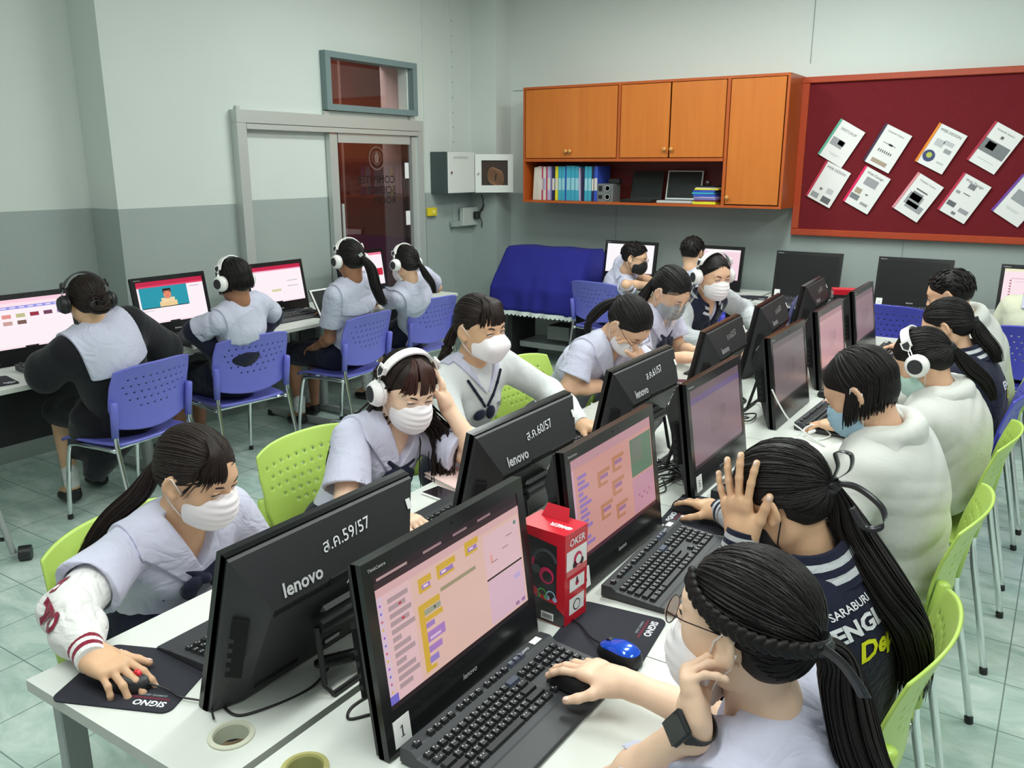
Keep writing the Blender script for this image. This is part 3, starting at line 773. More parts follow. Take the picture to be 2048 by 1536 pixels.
# ================================================================== KEYBOARDS AND MICE
M_KB = mat('dark_grey_keyboard', (.035, .038, .042), .5, bump=.05, bscale=500)
M_KEY = mat('black_keycap', (.016, .017, .019), .45)
M_KEYL = mat('blue_grey_keycap', lin(70, 76, 92), .5)
M_LEG = mat('key_legend', lin(200, 204, 206), .6)
def keyboard(x, y, face, label, group, z=.75, yaw=0., detail=False, sticker=True, rest=True):
    rz = R({'+x': 90, '-x': -90, '-y': 0}[face] + yaw)
    t = empty('keyboard', (x, y, z), rz); tag(t, label, 'keyboard', group)
    b = MB()
    # side profile extruded along x  (y: back +, front -)
    prof = [(.085, .004), (.085, .033), (.058, .034), (.045, .024), (-.062, .016), (-.068, .0165), (-.118, .010), (-.122, .004)] if rest else \
           [(.085, .004), (.085, .033), (.058, .034), (.045, .024), (-.066, .016), (-.070, .004)]
    b.prism(prof, -.225, .225, M_KB, 'x')
    bd = b.build('body', t, bevel=.002)
    lg = MB(); lg.text('lenovo', .013, M_LEG, Matrix.Translation((.12, .066, .0345)), bold=.012, shear=.12)
    lg.build('logo', bd)
    if sticker: MB().box((.185, .071, .0348), (.028, .015, .001), M_PAPER).build('sticker', t)
    U = .0188; keys = []
    def row(y, items, x0, h=.015, ztop=0.):
        xx = x0
        for it in items:
            wd, gap = (it if isinstance(it, tuple) else (it, 0))
            keys.append((xx + wd * U / 2, y, wd * U - .0028, h)); xx += (wd + gap) * U
    xl = -.214
    row(.062, [(1, 1), 1, 1, 1, (1, .5), 1, 1, 1, (1, .5), 1, 1, 1, 1], xl, .012)
    row(.062, [1, 1, 1], xl + 15.25 * U, .012)
    r1 = [1] * 13 + [2]; r2 = [1.5] + [1] * 12 + [1.5]; r3 = [1.75] + [1] * 11 + [2.25]; r4 = [2.25] + [1] * 10 + [2.75]; r5 = [1.5, 1.2, 1.3, 5.8, 1.3, 1.2, 1.2, 1.5]
    ys = [.036, .017, -.002, -.021, -.040]
    for yy, rr in zip(ys, (r1, r2, r3, r4, r5)): row(yy, rr, xl, .0158)
    row(ys[0], [1, 1, 1], xl + 15.25 * U, .0158); row(ys[1], [1, 1, 1], xl + 15.25 * U, .0158)
    row(ys[3], [1], xl + 16.25 * U, .0158); row(ys[4], [1, 1, 1], xl + 15.25 * U, .0158)
    xn = xl + 18.5 * U
    for yy in ys[:4]: row(yy, [1, 1, 1, 1], xn, .0158)
    row(ys[4], [2, 1, 1], xn, .0158)
    def zt(y): return (.034 if y > .05 else .016 + (y + .062) * .075)
    lab_ = 0
    def keybox(b, k, i):
        kx, ky, kw, kh = k
        zb = zt(ky) - .002; m = M_KEYL if (ky > .05 and kx > .08) or (kw < .018 and kx > .17 and i % 3 == 0 and ky < -.1) or (kw > .03 and kw < .06 and ky > .03) else M_KEY
        g = .0022; hh = .0085
        lo = [(kx - kw / 2, ky - kh / 2, zb), (kx + kw / 2, ky - kh / 2, zb), (kx + kw / 2, ky + kh / 2, zb), (kx - kw / 2, ky + kh / 2, zb)]
        hi = [(kx - kw / 2 + g, ky - kh / 2 + g, zb + hh), (kx + kw / 2 - g, ky - kh / 2 + g, zb + hh), (kx + kw / 2 - g, ky + kh / 2 - g * .6, zb + hh + .0006), (kx - kw / 2 + g, ky + kh / 2 - g * .6, zb + hh + .0006)]
        b.add(lo + hi, [(0, 1, 5, 4), (1, 2, 6, 5), (2, 3, 7, 6), (3, 0, 4, 7), (4, 5, 6, 7)], m)
        if kw < .03 or ky < -.03:
            r = random.Random(i)
            if kw < .06:
                b.box((kx - kw * .16, ky + .0025, zb + hh + .0006), (.0022, .0028, .0004), M_LEG)
                b.box((kx + kw * .14, ky + (-.0015 if r.random() > .4 else .002), zb + hh + .0006), (.0022, .0022, .0004), M_LEG)
    if detail:
        order = sorted(range(len(keys)), key=lambda i: -keys[i][2])
        keep = set(order[:100]) if len(keys) > 100 else set(order)
        rest_ = MB()
        for i, k in enumerate(keys):
            if i in keep:
                b = MB(); keybox(b, k, i); b.build('key', t)
            else: keybox(rest_, k, i)
        if rest_.v: o = rest_.build('small_keys', t); o['kind'] = 'stuff'
    else:
        b = MB()
        for i, k in enumerate(keys): keybox(b, k, i)
        b.build('key_field', t)
    return t
def keyproto_copy(p, x, y, face, label, group, yaw=0., z=.75):
    c = copy_tree(p); c.location = (x, y, z); c.rotation_euler = (0, 0, R({'+x': 90, '-x': -90, '-y': 0}[face] + yaw))
    c['label'] = label; c['category'] = 'keyboard'; c['group'] = group; return c
gk = 'keyboards in front of the computers'
keyboard(-.755, 1.155, '+x', 'black keyboard in front of the computer numbered 1, the one nearest the camera', gk, detail=True, yaw=-1)
keyboard(-.745, 1.865, '+x', 'black keyboard beside the red headphone box, in front of the computer numbered 3', gk, detail=True, yaw=2)
kp = keyboard(-.735, 2.585, '+x', 'black keyboard before the computer numbered 5, hidden by the girl with the black ribbon', gk)
keyproto_copy(kp, -.71, 3.44, '+x', 'black keyboard before the dim greyish screen, white cable lying beside it', gk, yaw=-2)
keyproto_copy(kp, -.72, 4.12, '+x', 'black keyboard before the plain pink screen', gk)
keyproto_copy(kp, -.72, 4.85, '+x', 'black keyboard before the farthest screen of the right row', gk)
for k, (y, lb_) in enumerate([(1.06, 'black keyboard behind the nearest computer of the left row'), (1.83, 'black keyboard by the phone and the pink notebook'), (2.60, 'black keyboard in front of the girl in the white sweater'),
                              (3.36, 'black keyboard beyond the elbow of the girl with glasses looking down'), (4.05, 'black keyboard near the hands of the girl with the face shield'), (4.83, 'black keyboard before the farthest computer of the left row')]):
    keyproto_copy(kp, -1.385, y + (.08 if k == 0 else 0), '-x', lb_, gk, yaw=0)
for (x, y, f, yw, lb_) in [(-4.23, 2.28, '+x', -4, 'black keyboard under the arm of the girl in the black cape'), (-4.26, 3.06, '+x', -3, 'black keyboard below the video of the presenter'), (-4.32, 3.88, '+x', -2, 'black keyboard left of the white tablet'),
                       (-4.37, 4.82, '+x', -2, 'black keyboard by the water bottle near the door'), (-3.1, 6.43, '-y', 0, 'black keyboard before the white screen beside the boy with glasses'), (-2.38, 6.43, '-y', 0, 'black keyboard in front of the boy seen from behind'),
                       (-1.62, 6.36, '-y', 0, 'black keyboard below the left switched-off monitor'), (-.90, 6.34, '-y', 0, 'black keyboard below the right switched-off monitor'), (-.12, 6.28, '-y', 0, 'black keyboard before the person in cream')]:
    keyproto_copy(kp, x, y, f, lb_, gk, yaw=yw)

def mouse(x, y, ang, label, top=None, side=None, wheel=None, z=.75, group='computer mice on the desks', cord=None, flat=False):
    t = empty('computer_mouse', (x, y, z), R(ang)); tag(t, label, 'mouse', group)
    top = top or M_KEY; side = side or M_BLACK; wheel = wheel or M_KB
    NU, NV = 24, 12
    def shell(zlo, zhi, grow, m, nm):
        b = MB(); vs = []; fs = []
        for i in range(NV + 1):
            f = i / NV
            for k in range(NU):
                a = 2 * math.pi * k / NU
                ph = (zlo + (zhi - zlo) * f)             # 0 bottom..1 top
                r = math.cos(ph * math.pi / 2) ** .62 if ph < 1 else 0
                wx = .030 * (1 - .10 * math.sin(a)) ; ly = .053
                cx_, sy_ = math.cos(a), math.sin(a)
                ex = .82
                X = wx * r * math.copysign(abs(cx_) ** ex, cx_) * (1 + .0); Y = ly * r * math.copysign(abs(sy_) ** ex, sy_)
                hz = .036 * (1 - .30 * max(0, Y / ly)) if not flat else .030 * (1 - .12 * max(0, Y / ly))
                Z = hz * math.sin(ph * math.pi / 2) ** (.8) if ph > 0 else 0
                vs.append((X * (1 + grow), Y * (1 + grow), Z * (1 + grow * .5) + .001))
        for i in range(NV):
            for k in range(NU): fs.append((i * NU + k, i * NU + (k + 1) % NU, (i + 1) * NU + (k + 1) % NU, (i + 1) * NU + k))
        b.add(vs, fs, m); return b.build(nm, t, smooth=True)
    shell(0, 1, 0, side, 'body'); shell(.42, 1, .03, top, 'button_shell')
    b = MB(); b.cyl((-.004, .026, .027), (.004, .026, .027), .0085, wheel, 16); b.build('scroll_wheel', t)
    if cord:
        b = MB(); b.tube(cord, .0022, M_BLACK, 6); b.build('cord', t)
    return t
def spline(pts, n=8):
    """Catmull-Rom through points"""
    P = [Vector(p) for p in pts]; P = [P[0] * 2 - P[1]] + P + [P[-1] * 2 - P[-2]]; out = []
    for i in range(1, len(P) - 2):
        for k in range(n):
            t = k / n; a, b_, c, d_ = P[i - 1:i + 3]
            out.append(.5 * ((2 * b_) + (-a + c) * t + (2 * a - 5 * b_ + 4 * c - d_) * t * t + (-a + 3 * b_ - 3 * c + d_) * t ** 3))
    out.append(P[-2]); return out
M_BLUE = mat('metallic_blue', (.004, .09, .75), .16, .35, coat=.8)
mouse(-.668, 1.425, 78, 'shiny blue mouse with black sides on the dark mouse pad', M_BLUE, M_BLACK, z=.7535,
      cord=spline([(0, .05, .012), (.012, .09, .006), (.04, .15, .004), (.03, .21, .004), (-.02, .25, .004), (-.06, .27, .004)]))
mouse(-.692, 1.268, 86, 'black mouse under the hand of the girl with glasses and braid', z=.772)
mouse(-1.440, .805, -70, 'black mouse with a red wheel under the hand of the nearest girl on the left', wheel=mat('red_wheel', (.8, .02, .04), .4), z=.7545, flat=True,
      cord=spline([(0, .05, .01), (.0, .09, .004), (.015, .13, .003), (.02, .19, .003), (.06, .23, .003)]))
mouse(-.84, 2.235, 92, 'black mouse under the fingers of the girl with the black ribbon', z=.7535)
mouse(-.80, 3.78, 90, 'black mouse under the hand of the girl beyond the white hoodies', z=.7535)
mouse(-1.32, 2.98, -90, 'silver and black mouse with a red wheel between the third and fourth computers', top=mat('silver_grey', lin(150, 150, 152), .35, .4), wheel=mat('red_wheel'), z=.7535)
mouse(-.73, 2.98, 90, 'black mouse beside the keyboard with the white cable', z=.7535)

# mouse pads
M_PAD = mat('black_cloth_pad', (.016, .017, .026), .85, bump=.15, bscale=900)
M_PADR = mat('dark_red_print', lin(96, 24, 44), .8); M_PADG = mat('grey_print', lin(150, 154, 158), .8); M_PADW = mat('white_print', lin(230, 232, 236), .8)
def pad(x, y, ang, label, w=.25, h=.21, z=.7503, flip=False):
    t = empty('mouse_pad', (x, y, z), R(ang)); tag(t, label, 'mouse pad', 'dark printed mouse pads')
    P = []
    for cx_, cy_, a0 in ((w / 2 - .02, h / 2 - .02, 0), (-w / 2 + .02, h / 2 - .02, 90), (-w / 2 + .02, -h / 2 + .02, 180), (w / 2 - .02, -h / 2 + .02, 270)):
        for k in range(6): a = R(a0 + k * 18); P.append((cx_ + .02 * math.cos(a), cy_ + .02 * math.sin(a)))
    MB().prism(P, 0, .003, M_PAD).build('pad', t)
    b = MB(); b.text('SIGNO', .022, M_PADW, Matrix.Translation((-w / 2 + .02, h / 2 - .03, .0034)), bold=.03)
    b.text('GAMING GEAR', .008, M_PADG, Matrix.Translation((-w / 2 + .03, h / 2 - .050, .0034)), bold=.01)
    b.quad((-w / 2 + .02, h / 2 - .041, .0033), (-w / 2 + .10, h / 2 - .041, .0033), (-w / 2 + .10, h / 2 - .035, .0033), (-w / 2 + .02, h / 2 - .035, .0033), M_PADR)
    b.build('print', t); b = MB()
    bx, by = w / 2 - .058, -h / 2 + .018
    def st(pts, r=.0028):
        for (a, c) in zip(pts[:-1], pts[1:]):
            a = Vector((bx + a[0] * 1.3, by + a[1] * 1.3, .0036)); c = Vector((bx + c[0] * 1.3, by + c[1] * 1.3, .0036)); d_ = (c - a).normalized(); n = Vector((-d_.y, d_.x, 0)) * r
            b.add([a - n, c - n, c + n, a + n], [(0, 1, 2, 3)], M_PADW)
    st([(0, .026), (.036, .026), (.034, .010), (.018, 0)]); st([(.026, .020), (.012, .020), (.012, .013), (.026, .013), (.026, .006), (.010, .006)]); st([(0, .026), (.004, .010), (.012, .002)])
    b.build('emblem', t); return t
pad(-1.448, .835, 24 + 180, 'dark mouse pad jutting over the near desk corner, under a hand', .25, .20)
pad(-.728, 1.465, 97 - 180, 'dark mouse pad beside the red headphone box', .29, .205)
pad(-.79, 2.245, 95, 'dark mouse pad before the girl with the black ribbon', .25, .21)
pad(-1.36, 2.97, -80, 'dark mouse pad between the third and fourth computers of the left row', .24, .2)
pad(-4.18, 1.84, 80, 'dark mouse pad on the wall desk at the left edge', .25, .21)
pad(-2.02, 6.45, 10, 'thin black mouse pad on the back desk left of the switched-off monitors', .25, .2)

# ================================================================== CHAIRS
def mat_chair(n, c): return mat(n, c, .38, var=.03, vscale=5, coat=.12, bump=.03, bscale=300)
M_PURP = mat_chair('violet_blue_plastic', lin(106, 108, 198)); M_GREEN = mat_chair('lime_green_plastic', lin(180, 208, 96)); M_BLUEC = mat_chair('deep_blue_plastic', lin(78, 78, 190))
CH = {}
def chair_proto(m, key):
    t = empty('chair', (0, 0, 0))
    # ---- back shell with punched holes
    nx, nz = 49, 37
    def pt(i, j):
        u = -1 + 2 * i / nx; v = j / nz
        wv = .205 + .03 * min(1, v / .35) - .012 * max(0, v - .75) ** 1 * 4 * u * u
        top = .84 - .022 * abs(u) ** 3
        bot = .50 + .035 * u * u
        z = bot + (top - bot) * v
        y = -.215 - .075 * v ** 1.3 + .05 * u * u * (.5 + .5 * v) + .012 * math.sin(v * math.pi)
        return (wv * u, y, z)
    vs = [pt(i, j) for j in range(nz + 1) for i in range(nx + 1)]; fs = []
    for j in range(nz):
        for i in range(nx):
            hole = (j in (13, 17, 21, 25, 29)) and ((i + (2 if j in (17, 25) else 0)) % 4 == 0) and 5 <= i <= 44 and not (j == 13 and (i < 14 or i > 34)) and not (j == 17 and (i < 10 or i > 38))
            if hole: continue
            a = j * (nx + 1) + i; fs.append((a, a + 1, a + nx + 2, a + nx + 1))
    b = MB(); b.add(vs, fs, m); o = b.build('backrest', t, smooth=True)
    s = o.modifiers.new('thickness', 'SOLIDIFY'); s.thickness = .007; s.offset = 0
    # rolled lower sleeves that take the tubes
    for sx in (-1, 1):
        b = MB(); b.tube([(sx * .222, -.200, .50), (sx * .224, -.212, .60), (sx * .226, -.222, .67), (sx * .226, -.223, .675)], [.017, .019, .018, .012], m, 12); b.build('sleeve', t, smooth=True)
    # ---- seat shell
    vs = []; fs = []; n1, n2 = 14, 14
    for j in range(n2 + 1):
        for i in range(n1 + 1):
            u = -1 + 2 * i / n1; v = -1 + 2 * j / n2
            su = math.copysign(abs(u) ** .9, u)
            hw = .222 * (1 - .04 * max(0, -v)); yy = .215 * v
            rr = 1 - .05 * (u * u * v * v)
            z = .452 - .012 * (1 - u * u) * (1 - v * v) + .006 * u * u - .035 * max(0, v - .55) ** 2 * 4
            vs.append((hw * su * rr, yy * rr + .01, z))
    for j in range(n2):
        for i in range(n1): a = j * (n1 + 1) + i; fs.append((a, a + 1, a + n1 + 2, a + n1 + 1))
    b = MB(); b.add(vs, fs, m); o = b.build('seat', t, smooth=True); s = o.modifiers.new('thickness', 'SOLIDIFY'); s.thickness = .012; s.offset = -1
    for sx in (-1, 1):
        b = MB(); b.tube(spline([(sx * .224, -.213, .62), (sx * .222, -.205, .50), (sx * .225, -.215, .42), (sx * .232, -.262, .2), (sx * .236, -.30, .012)], 5), .0115, M_CHROME, 12); lg = b.build('leg', t, smooth=True)
        MB().cyl((sx * .236, -.30, 0), (sx * .2358, -.2975, .022), .0135, M_BLACK, 12).build('foot_cap', lg)
        b = MB(); b.tube(spline([(sx * .222, -.20, .43), (sx * .215, .0, .425), (sx * .205, .13, .415), (sx * .204, .17, .38), (sx * .208, .205, .2), (sx * .212, .225, .012)], 5), .0115, M_CHROME, 12); lg = b.build('leg', t, smooth=True)
        MB().cyl((sx * .212, .225, 0), (sx * .2118, .2235, .022), .0135, M_BLACK, 12).build('foot_cap', lg)
    b = MB(); b.cyl((-.21, .1, .418), (.21, .1, .418), .009, M_CHROME, 10); b.cyl((-.215, -.14, .42), (.215, -.14, .42), .009, M_CHROME, 10); b.build('seat_rail', t)
    return t
def chair(key, m, x, y, ang, label, group, cat='chair'):
    if key not in CH: c = CH[key] = chair_proto(m, key)
    else: c = copy_tree(CH[key])
    c.location = (x, y, 0); c.rotation_euler = (0, 0, R(ang)); c['label'] = label; c['category'] = cat; c['group'] = group
    return c
gp, gg = 'violet-blue perforated chairs', 'lime green perforated chairs'
chair('p', M_PURP, -3.875, 2.335, 97, 'violet-blue plastic chair of the girl in the black cape', gp)
chair('p', M_PURP, -3.975, 3.09, 82, 'violet-blue plastic chair of the girl with a navy jacket round her waist', gp)
chair('p', M_PURP, -3.91, 3.92, 94, 'violet-blue plastic chair of the girl with white headphones and long ponytail', gp)
chair('p', M_PURP, -3.98, 4.72, 84, 'violet-blue plastic chair nearest the sliding door', gp)
chair('p', M_PURP, -3.15, 6.28, -6, 'violet-blue plastic chair left of the boy with glasses, beside the blue cloth', gp)
chair('p', M_PURP, -.32, .98, 92, 'violet-blue chair whose back corner shows at the bottom edge', gp)
chair('d', M_BLUEC, -.95, 6.34, -3, 'deep blue plastic chair in front of the right switched-off monitor', gp)
chair('d', M_BLUEC, -.12, 5.96, 4, 'deep blue plastic chair of the person in cream', gp)
chair('d', M_BLUEC, -.335, 4.10, 88, 'deep blue chair squeezed between two lime green ones on the right', gp)
chair('d', M_BLUEC, -2.30, 6.22, 0, 'deep blue plastic chair of the boy seen from behind', gp)
chair('g', M_GREEN, -.37, 1.78, 88, 'lime green chair of the girl with the black ribbon, nearest of the right row', gg)
chair('g', M_GREEN, -.37, 2.565, 88, 'lime green chair of the short-haired girl in the white hoodie', gg)
chair('g', M_GREEN, -.34, 3.37, 88, 'lime green chair of the girl in white hoodie and headphones', gg)
chair('g', M_GREEN, -.31, 4.78, 88, 'lime green chair farthest along the right row', gg)
chair('g', M_GREEN, -1.79, 1.20, -80, 'lime green chair of the girl with one cream varsity sleeve', gg)
chair('g', M_GREEN, -1.90, 1.95, -91, 'lime green chair of the girl with headphones resting on her hand', gg)
chair('g', M_GREEN, -1.90, 2.62, -95, 'lime green chair of the girl in the white sweater', gg)
chair('g', M_GREEN, -1.93, 3.33, -97, 'lime green chair of the girl with glasses looking down', gg)
chair('g', M_GREEN, -1.80, 4.00, -92, 'lime green chair of the girl with the face shield', gg)
chair('g', M_GREEN, -1.88, 4.75, -97, 'lime green chair of the girl in the navy and grey varsity jacket', gg)
# ================================================================== SMALLER THINGS
# red headphone box
t = empty('headphone_box', (-.885, 1.515, .7505), R(-4)); tag(t, 'red and black cardboard headphone box with a hang tab', 'box')
M_RED = mat('red_card', lin(206, 24, 44), .35, coat=.3); M_BLKC = mat('black_card', (.02, .02, .022), .35, coat=.3)
bw, bd_, bh = .128, .09, .222
b = MB(); b.box((0, 0, bh / 2), (bw, bd_, bh), M_RED); bx = b.build('carton', t)
b = MB(); y0 = -bd_ / 2 - .0006
b.quad((-bw / 2 + .001, y0, .002), (bw / 2 - .022, y0, .002), (bw / 2 - .022, y0, bh - .03), (-bw / 2 + .001, y0, bh - .018), M_BLKC)
b.quad((bw / 2 - .022, y0, .002), (bw / 2 - .0, y0, .002), (bw / 2 - .0, y0, .03), (bw / 2 - .022, y0, .045), M_BLKC)
b.add([(-bw / 2, y0 - .0003, .075), (0, y0 - .0003, .055), (bw / 2 - .02, y0 - .0003, .05), (bw / 2 - .02, y0 - .0003, .058), (0, y0 - .0003, .066), (-bw / 2, y0 - .0003, .10)], [(0, 1, 2, 3, 4, 5)], M_RED)
mm = mat('magenta_print', lin(206, 40, 90), .4); mgz = mat('grey_print2', lin(70, 74, 80), .4); mgn = mat('green_print', lin(90, 190, 90), .4); mbl = mat('paleblue_print', lin(170, 190, 220), .4)
def ring(cx_, cz, r0, r1, m, a0=0, a1=360, dy=.0009):
    n = 18; A = [R(a0 + (a1 - a0) * k / n) for k in range(n + 1)]
    vs = [(cx_ + r0 * math.cos(a), y0 - dy, cz + r0 * math.sin(a)) for a in A] + [(cx_ + r1 * math.cos(a), y0 - dy, cz + r1 * math.sin(a)) for a in A]
    b.add(vs, [(k, k + 1, n + 2 + k, n + 1 + k) for k in range(n)], m)
ring(.012, .145, .026, .034, mgz, 10, 170); ring(.016, .115, .0, .02, mm); ring(.018, .113, 0, .013, M_BLKC, dy=.0014); ring(-.012, .125, 0, .012, mgz); ring(.0, .14, .018, .024, mm, 150, 200)
for (cx_, m) in ((-.02, mm), (.004, mgn), (.028, mbl)): ring(cx_, .068, .010, .013, m, 0, 180); ring(cx_ - .009, .062, 0, .006, m); ring(cx_ + .011, .062, 0, .006, m)
b.quad((.002, y0 - .001, .008), (.036, y0 - .001, .008), (.036, y0 - .001, .026), (.002, y0 - .001, .026), M_PAPER)
for k in range(12): b.quad((.006 + k * .0023, y0 - .0014, .011), (.0072 + k * .0023, y0 - .0014, .011), (.0072 + k * .0023, y0 - .0014, .022), (.006 + k * .0023, y0 - .0014, .022), M_BLKC)
for k in range(8): b.quad((-.058, y0 - .001, .09 + k * .012), (-.04 + (k % 3) * .004, y0 - .001, .09 + k * .012), (-.04 + (k % 3) * .004, y0 - .001, .092 + k * .012), (-.058, y0 - .001, .092 + k * .012), M_CHALKD)
b.text('CE FC', .009, M_CHALK, basis((1, 0, 0), (0, 0, 1), (0, -1, 0), (-.034, y0 - .001, .012)))
b.build('front_print', bx)
b = MB(); x1 = bw / 2 + .0006; B = lambda yy, zz, d=0.: (x1 + d, yy, zz)
def sq(ya, za, yb, zb, m, d=0.): b.quad(B(ya, za, d), B(yb, za, d), B(yb, zb, d), B(ya, zb, d), m)
sq(-.040, .120, .042, .180, M_PAPER); sq(-.026, .078, .034, .110, M_PAPER); sq(-.026, .022, .034, .062, M_PAPER)
for (yc, zc, r, m) in ((.005, .152, .017, mm), (.008, .150, .011, M_PAPER), (-.006, .140, .009, M_BLKC), (.02, .142, .009, M_BLKC), (.004, .094, .007, mm), (.004, .04, .014, M_BLKC), (.004, .04, .011, M_PAPER)):
    b.add([B(yc + r * math.cos(k * math.pi / 8), zc + r * math.sin(k * math.pi / 8), .0004 + .0002 * (1 if m is M_PAPER else 0)) for k in range(16)], [tuple(range(16))], m)
sq(.0, .094, .006, .108, M_BLKC, .0006); sq(-.040, .120, .042, .134, mat('pinkish_band', lin(220, 110, 110), .4), .0007)
b.text('OKER', .024, M_PAPER, basis((0, 1, 0), (0, 0, 1), (1, 0, 0), (x1 + .0004, -.03, .190)), bold=.02, shear=.1)
b.build('side_print', bx)
b = MB(); b.text('OKER', .022, M_PAPER, basis((-1, 0, 0), (0, -1, 0), (0, 0, 1), (.055, .0, bh + .0006)), bold=.02); b.quad((.02, -.01, bh + .0005), (.055, -.01, bh + .0005), (.055, .0 - .002, bh + .0005), (.02, -.002, bh + .0005), M_PAPER)
b.build('top_print', bx)
b = MB()
b.add([(-.045, .02, bh), (.03, .02, bh), (.022, .034, bh + .028), (-.037, .034, bh + .028)], [(0, 1, 2, 3)], M_RED)
tb = b.build('hang_tab', t); s = tb.modifiers.new('t', 'SOLIDIFY'); s.thickness = .0012

# second headphone box deep between the far computers, red-topped
t = empty('headphone_box', (-1.09, 4.42, .7505), R(10)); tag(t, 'red carton with pale lettering standing between the far computers', 'box')
MB().box((0, 0, .1), (.10, .12, .2), M_RED).build('carton', t)
b = MB(); b.text('OKER', .03, mbl, basis((1, 0, 0), (0, 0, 1), (0, -1, 0), (-.045, -.061, .15)), bold=.02); b.build('lettering', t)
t = empty('headphone_box', (-1.08, 5.22, .7505), R(20)); tag(t, 'black carton with red top and turquoise lettering behind the farthest computer', 'box')
MB().box((0, 0, .13), (.13, .10, .26), M_BLKC).box((0, 0, .275), (.132, .102, .03), M_RED).build('carton', t)
b = MB(); b.text('OKER', .03, mat('turquoise_print', lin(60, 190, 190), .4), basis((1, 0, 0), (0, 0, 1), (0, -1, 0), (-.05, -.0512, .215)), bold=.02); b.build('lettering', t)

# phone, notebook, tablet, bottle
t = empty('smartphone', (-1.512, 1.93, .7505), R(-8)); tag(t, 'white-edged smartphone lying face up by the notebook', 'phone')
b = MB(); b.box((0, 0, .004), (.15, .074, .008), M_WHITE, bev=.003); o = b.build('case', t)
MB().box((0, 0, .0083), (.144, .068, .001), mat('phone_glass', (.02, .014, .016), .08)).build('display', t)
t = empty('notebook', (-1.53, 2.085, .7505), R(-18)); tag(t, 'pale pink notebook under the elbow of the girl with headphones', 'notebook')
b = MB(); b.box((0, 0, .014), (.25, .20, .003), mat('pale_pink_cover', lin(226, 196, 190), .6), bev=.001); b.box((0, 0, .0015), (.25, .20, .003), mat('pale_pink_cover')); b.build('cover', t)
MB().box((0, 0, .0078), (.244, .195, .010), mat('page_block', lin(200, 196, 190), .8)).build('pages', t)
t = empty('tablet_computer', (-4.14, 4.10, .7505), R(88)); tag(t, 'white tablet propped on its dark cover beside the lit monitor', 'tablet')
a = -R(30)
b = MB(); b.M = Matrix.Rotation(a, 4, 'X'); b.box((0, .0, .11), (.26, .007, .19), M_WHITE, bev=.003); b.build('tablet_body', t)
b = MB(); b.M = Matrix.Rotation(a, 4, 'X'); b.box((0, -.0042, .11), (.235, .001, .165), mat('tablet_glass', (.03, .034, .034), .1)); b.build('display', t)
b = MB(); b.box((0, .03, .004), (.27, .18, .007), M_BLACK, bev=.002); b.M = Matrix.Rotation(a, 4, 'X'); b.box((0, .006, .11), (.264, .004, .195), M_BLACK); b.build('cover', t)
t = empty('water_bottle', (-4.36, 5.16, .75)); tag(t, 'clear plastic water bottle with white cap near the door', 'bottle')
mpl = mat('clear_plastic', (.85, .92, .90), .08, trans=.9, spec=.6)
b = MB(); b.lathe([(.028, 0), (.032, .006), (.032, .03), (.030, .036), (.032, .042), (.032, .14), (.031, .15), (.025, .185), (.014, .205), (.013, .215)], mpl, 24); b.build('bottle_body', t, smooth=True)
MB().lathe([(.0, .232), (.015, .232), (.0155, .212), (.013, .211)], M_WHITE, 20).build('cap', t)
MB().lathe([(.0325, .06), (.0325, .12)], mat('bottle_label', lin(190, 205, 205), .4), 24).build('label_band', t)

# laptop standing among the far computers
t = empty('laptop', (-1.46, 4.98, .7505), R(-80)); tag(t, 'open dark blue-framed laptop between the far computers of the left row', 'laptop')
b = MB(); b.box((0, .0, .009), (.33, .22, .016), mat('laptop_black', (.03, .03, .035), .3), bev=.003); b.build('base', t)
b = MB(); b.M = Matrix.Translation((0, .11, .012)) @ Matrix.Rotation(-R(12), 4, 'X'); b.box((0, 0, .115), (.33, .008, .23), mat('laptop_blue', (.05, .06, .2), .3), bev=.003); sc_ = b.build('lid', t)
b = MB(); b.M = Matrix.Translation((0, .11, .012)) @ Matrix.Rotation(-R(12), 4, 'X'); b.box((0, -.0045, .12), (.30, .001, .19), mat('laptop_screen', (.03, .035, .09), .15, emit=lin(44, 48, 96), estr=.6)); b.build('display', sc_)
t = empty('paper_sheet', (-1.40, 4.60, .752), R(15)); tag(t, 'white sheet of paper lying near the open laptop', 'paper'); MB().box((0, 0, .001), (.21, .15, .002), M_PAPER).build('sheet', t)
t = empty('folded_paper', (-1.46, 3.66, .752), R(30)); tag(t, 'printed leaflet under the hands of the girl with the face shield', 'paper'); MB().box((0, 0, .001), (.21, .15, .002), M_PAPER).box((.03, .02, .0025), (.1, .06, .001), mat('maroon_ink', lin(100, 50, 60), .7)).build('sheet', t)

# cables lying between the rows
M_CAB = mat('black_cable', (.012, .012, .012), .45); M_WCAB = mat('white_cable', lin(228, 230, 226), .45)
t = MB(); P = spline([(-1.12, 1.02, .80), (-1.10, 1.10, .785), (-1.06, 1.2, .775), (-1.03, 1.32, .768), (-1.0, 1.36, .766)], 8)
t.tube(P, .013, M_CAB, 10)
for p in P[::3]: t.lathe([(.0142, -.003), (.0142, .003)], M_BLACK, 12, p)
o = t.build('cable_sleeve', smooth=True); tag(o, 'thick black ribbed cable sleeve arching from the back of the nearest computer', 'cable')
t = MB(); t.tube(spline([(-1.0, 1.36, .764), (-1.02, 1.27, .764), (-1.055, 1.19, .764), (-1.075, 1.13, .764)], 8), .010, M_CAB, 10)
tag(t.build('cable_sleeve', smooth=True), 'shorter cut end of black ribbed cable sleeve beside the desk joint', 'cable')
def cable(name, pts, r, m, label, n=8, cat='cable'):
    b = MB(); b.tube(spline(pts, n), r, m, 7); return tag(b.build(name, smooth=True), label, cat)
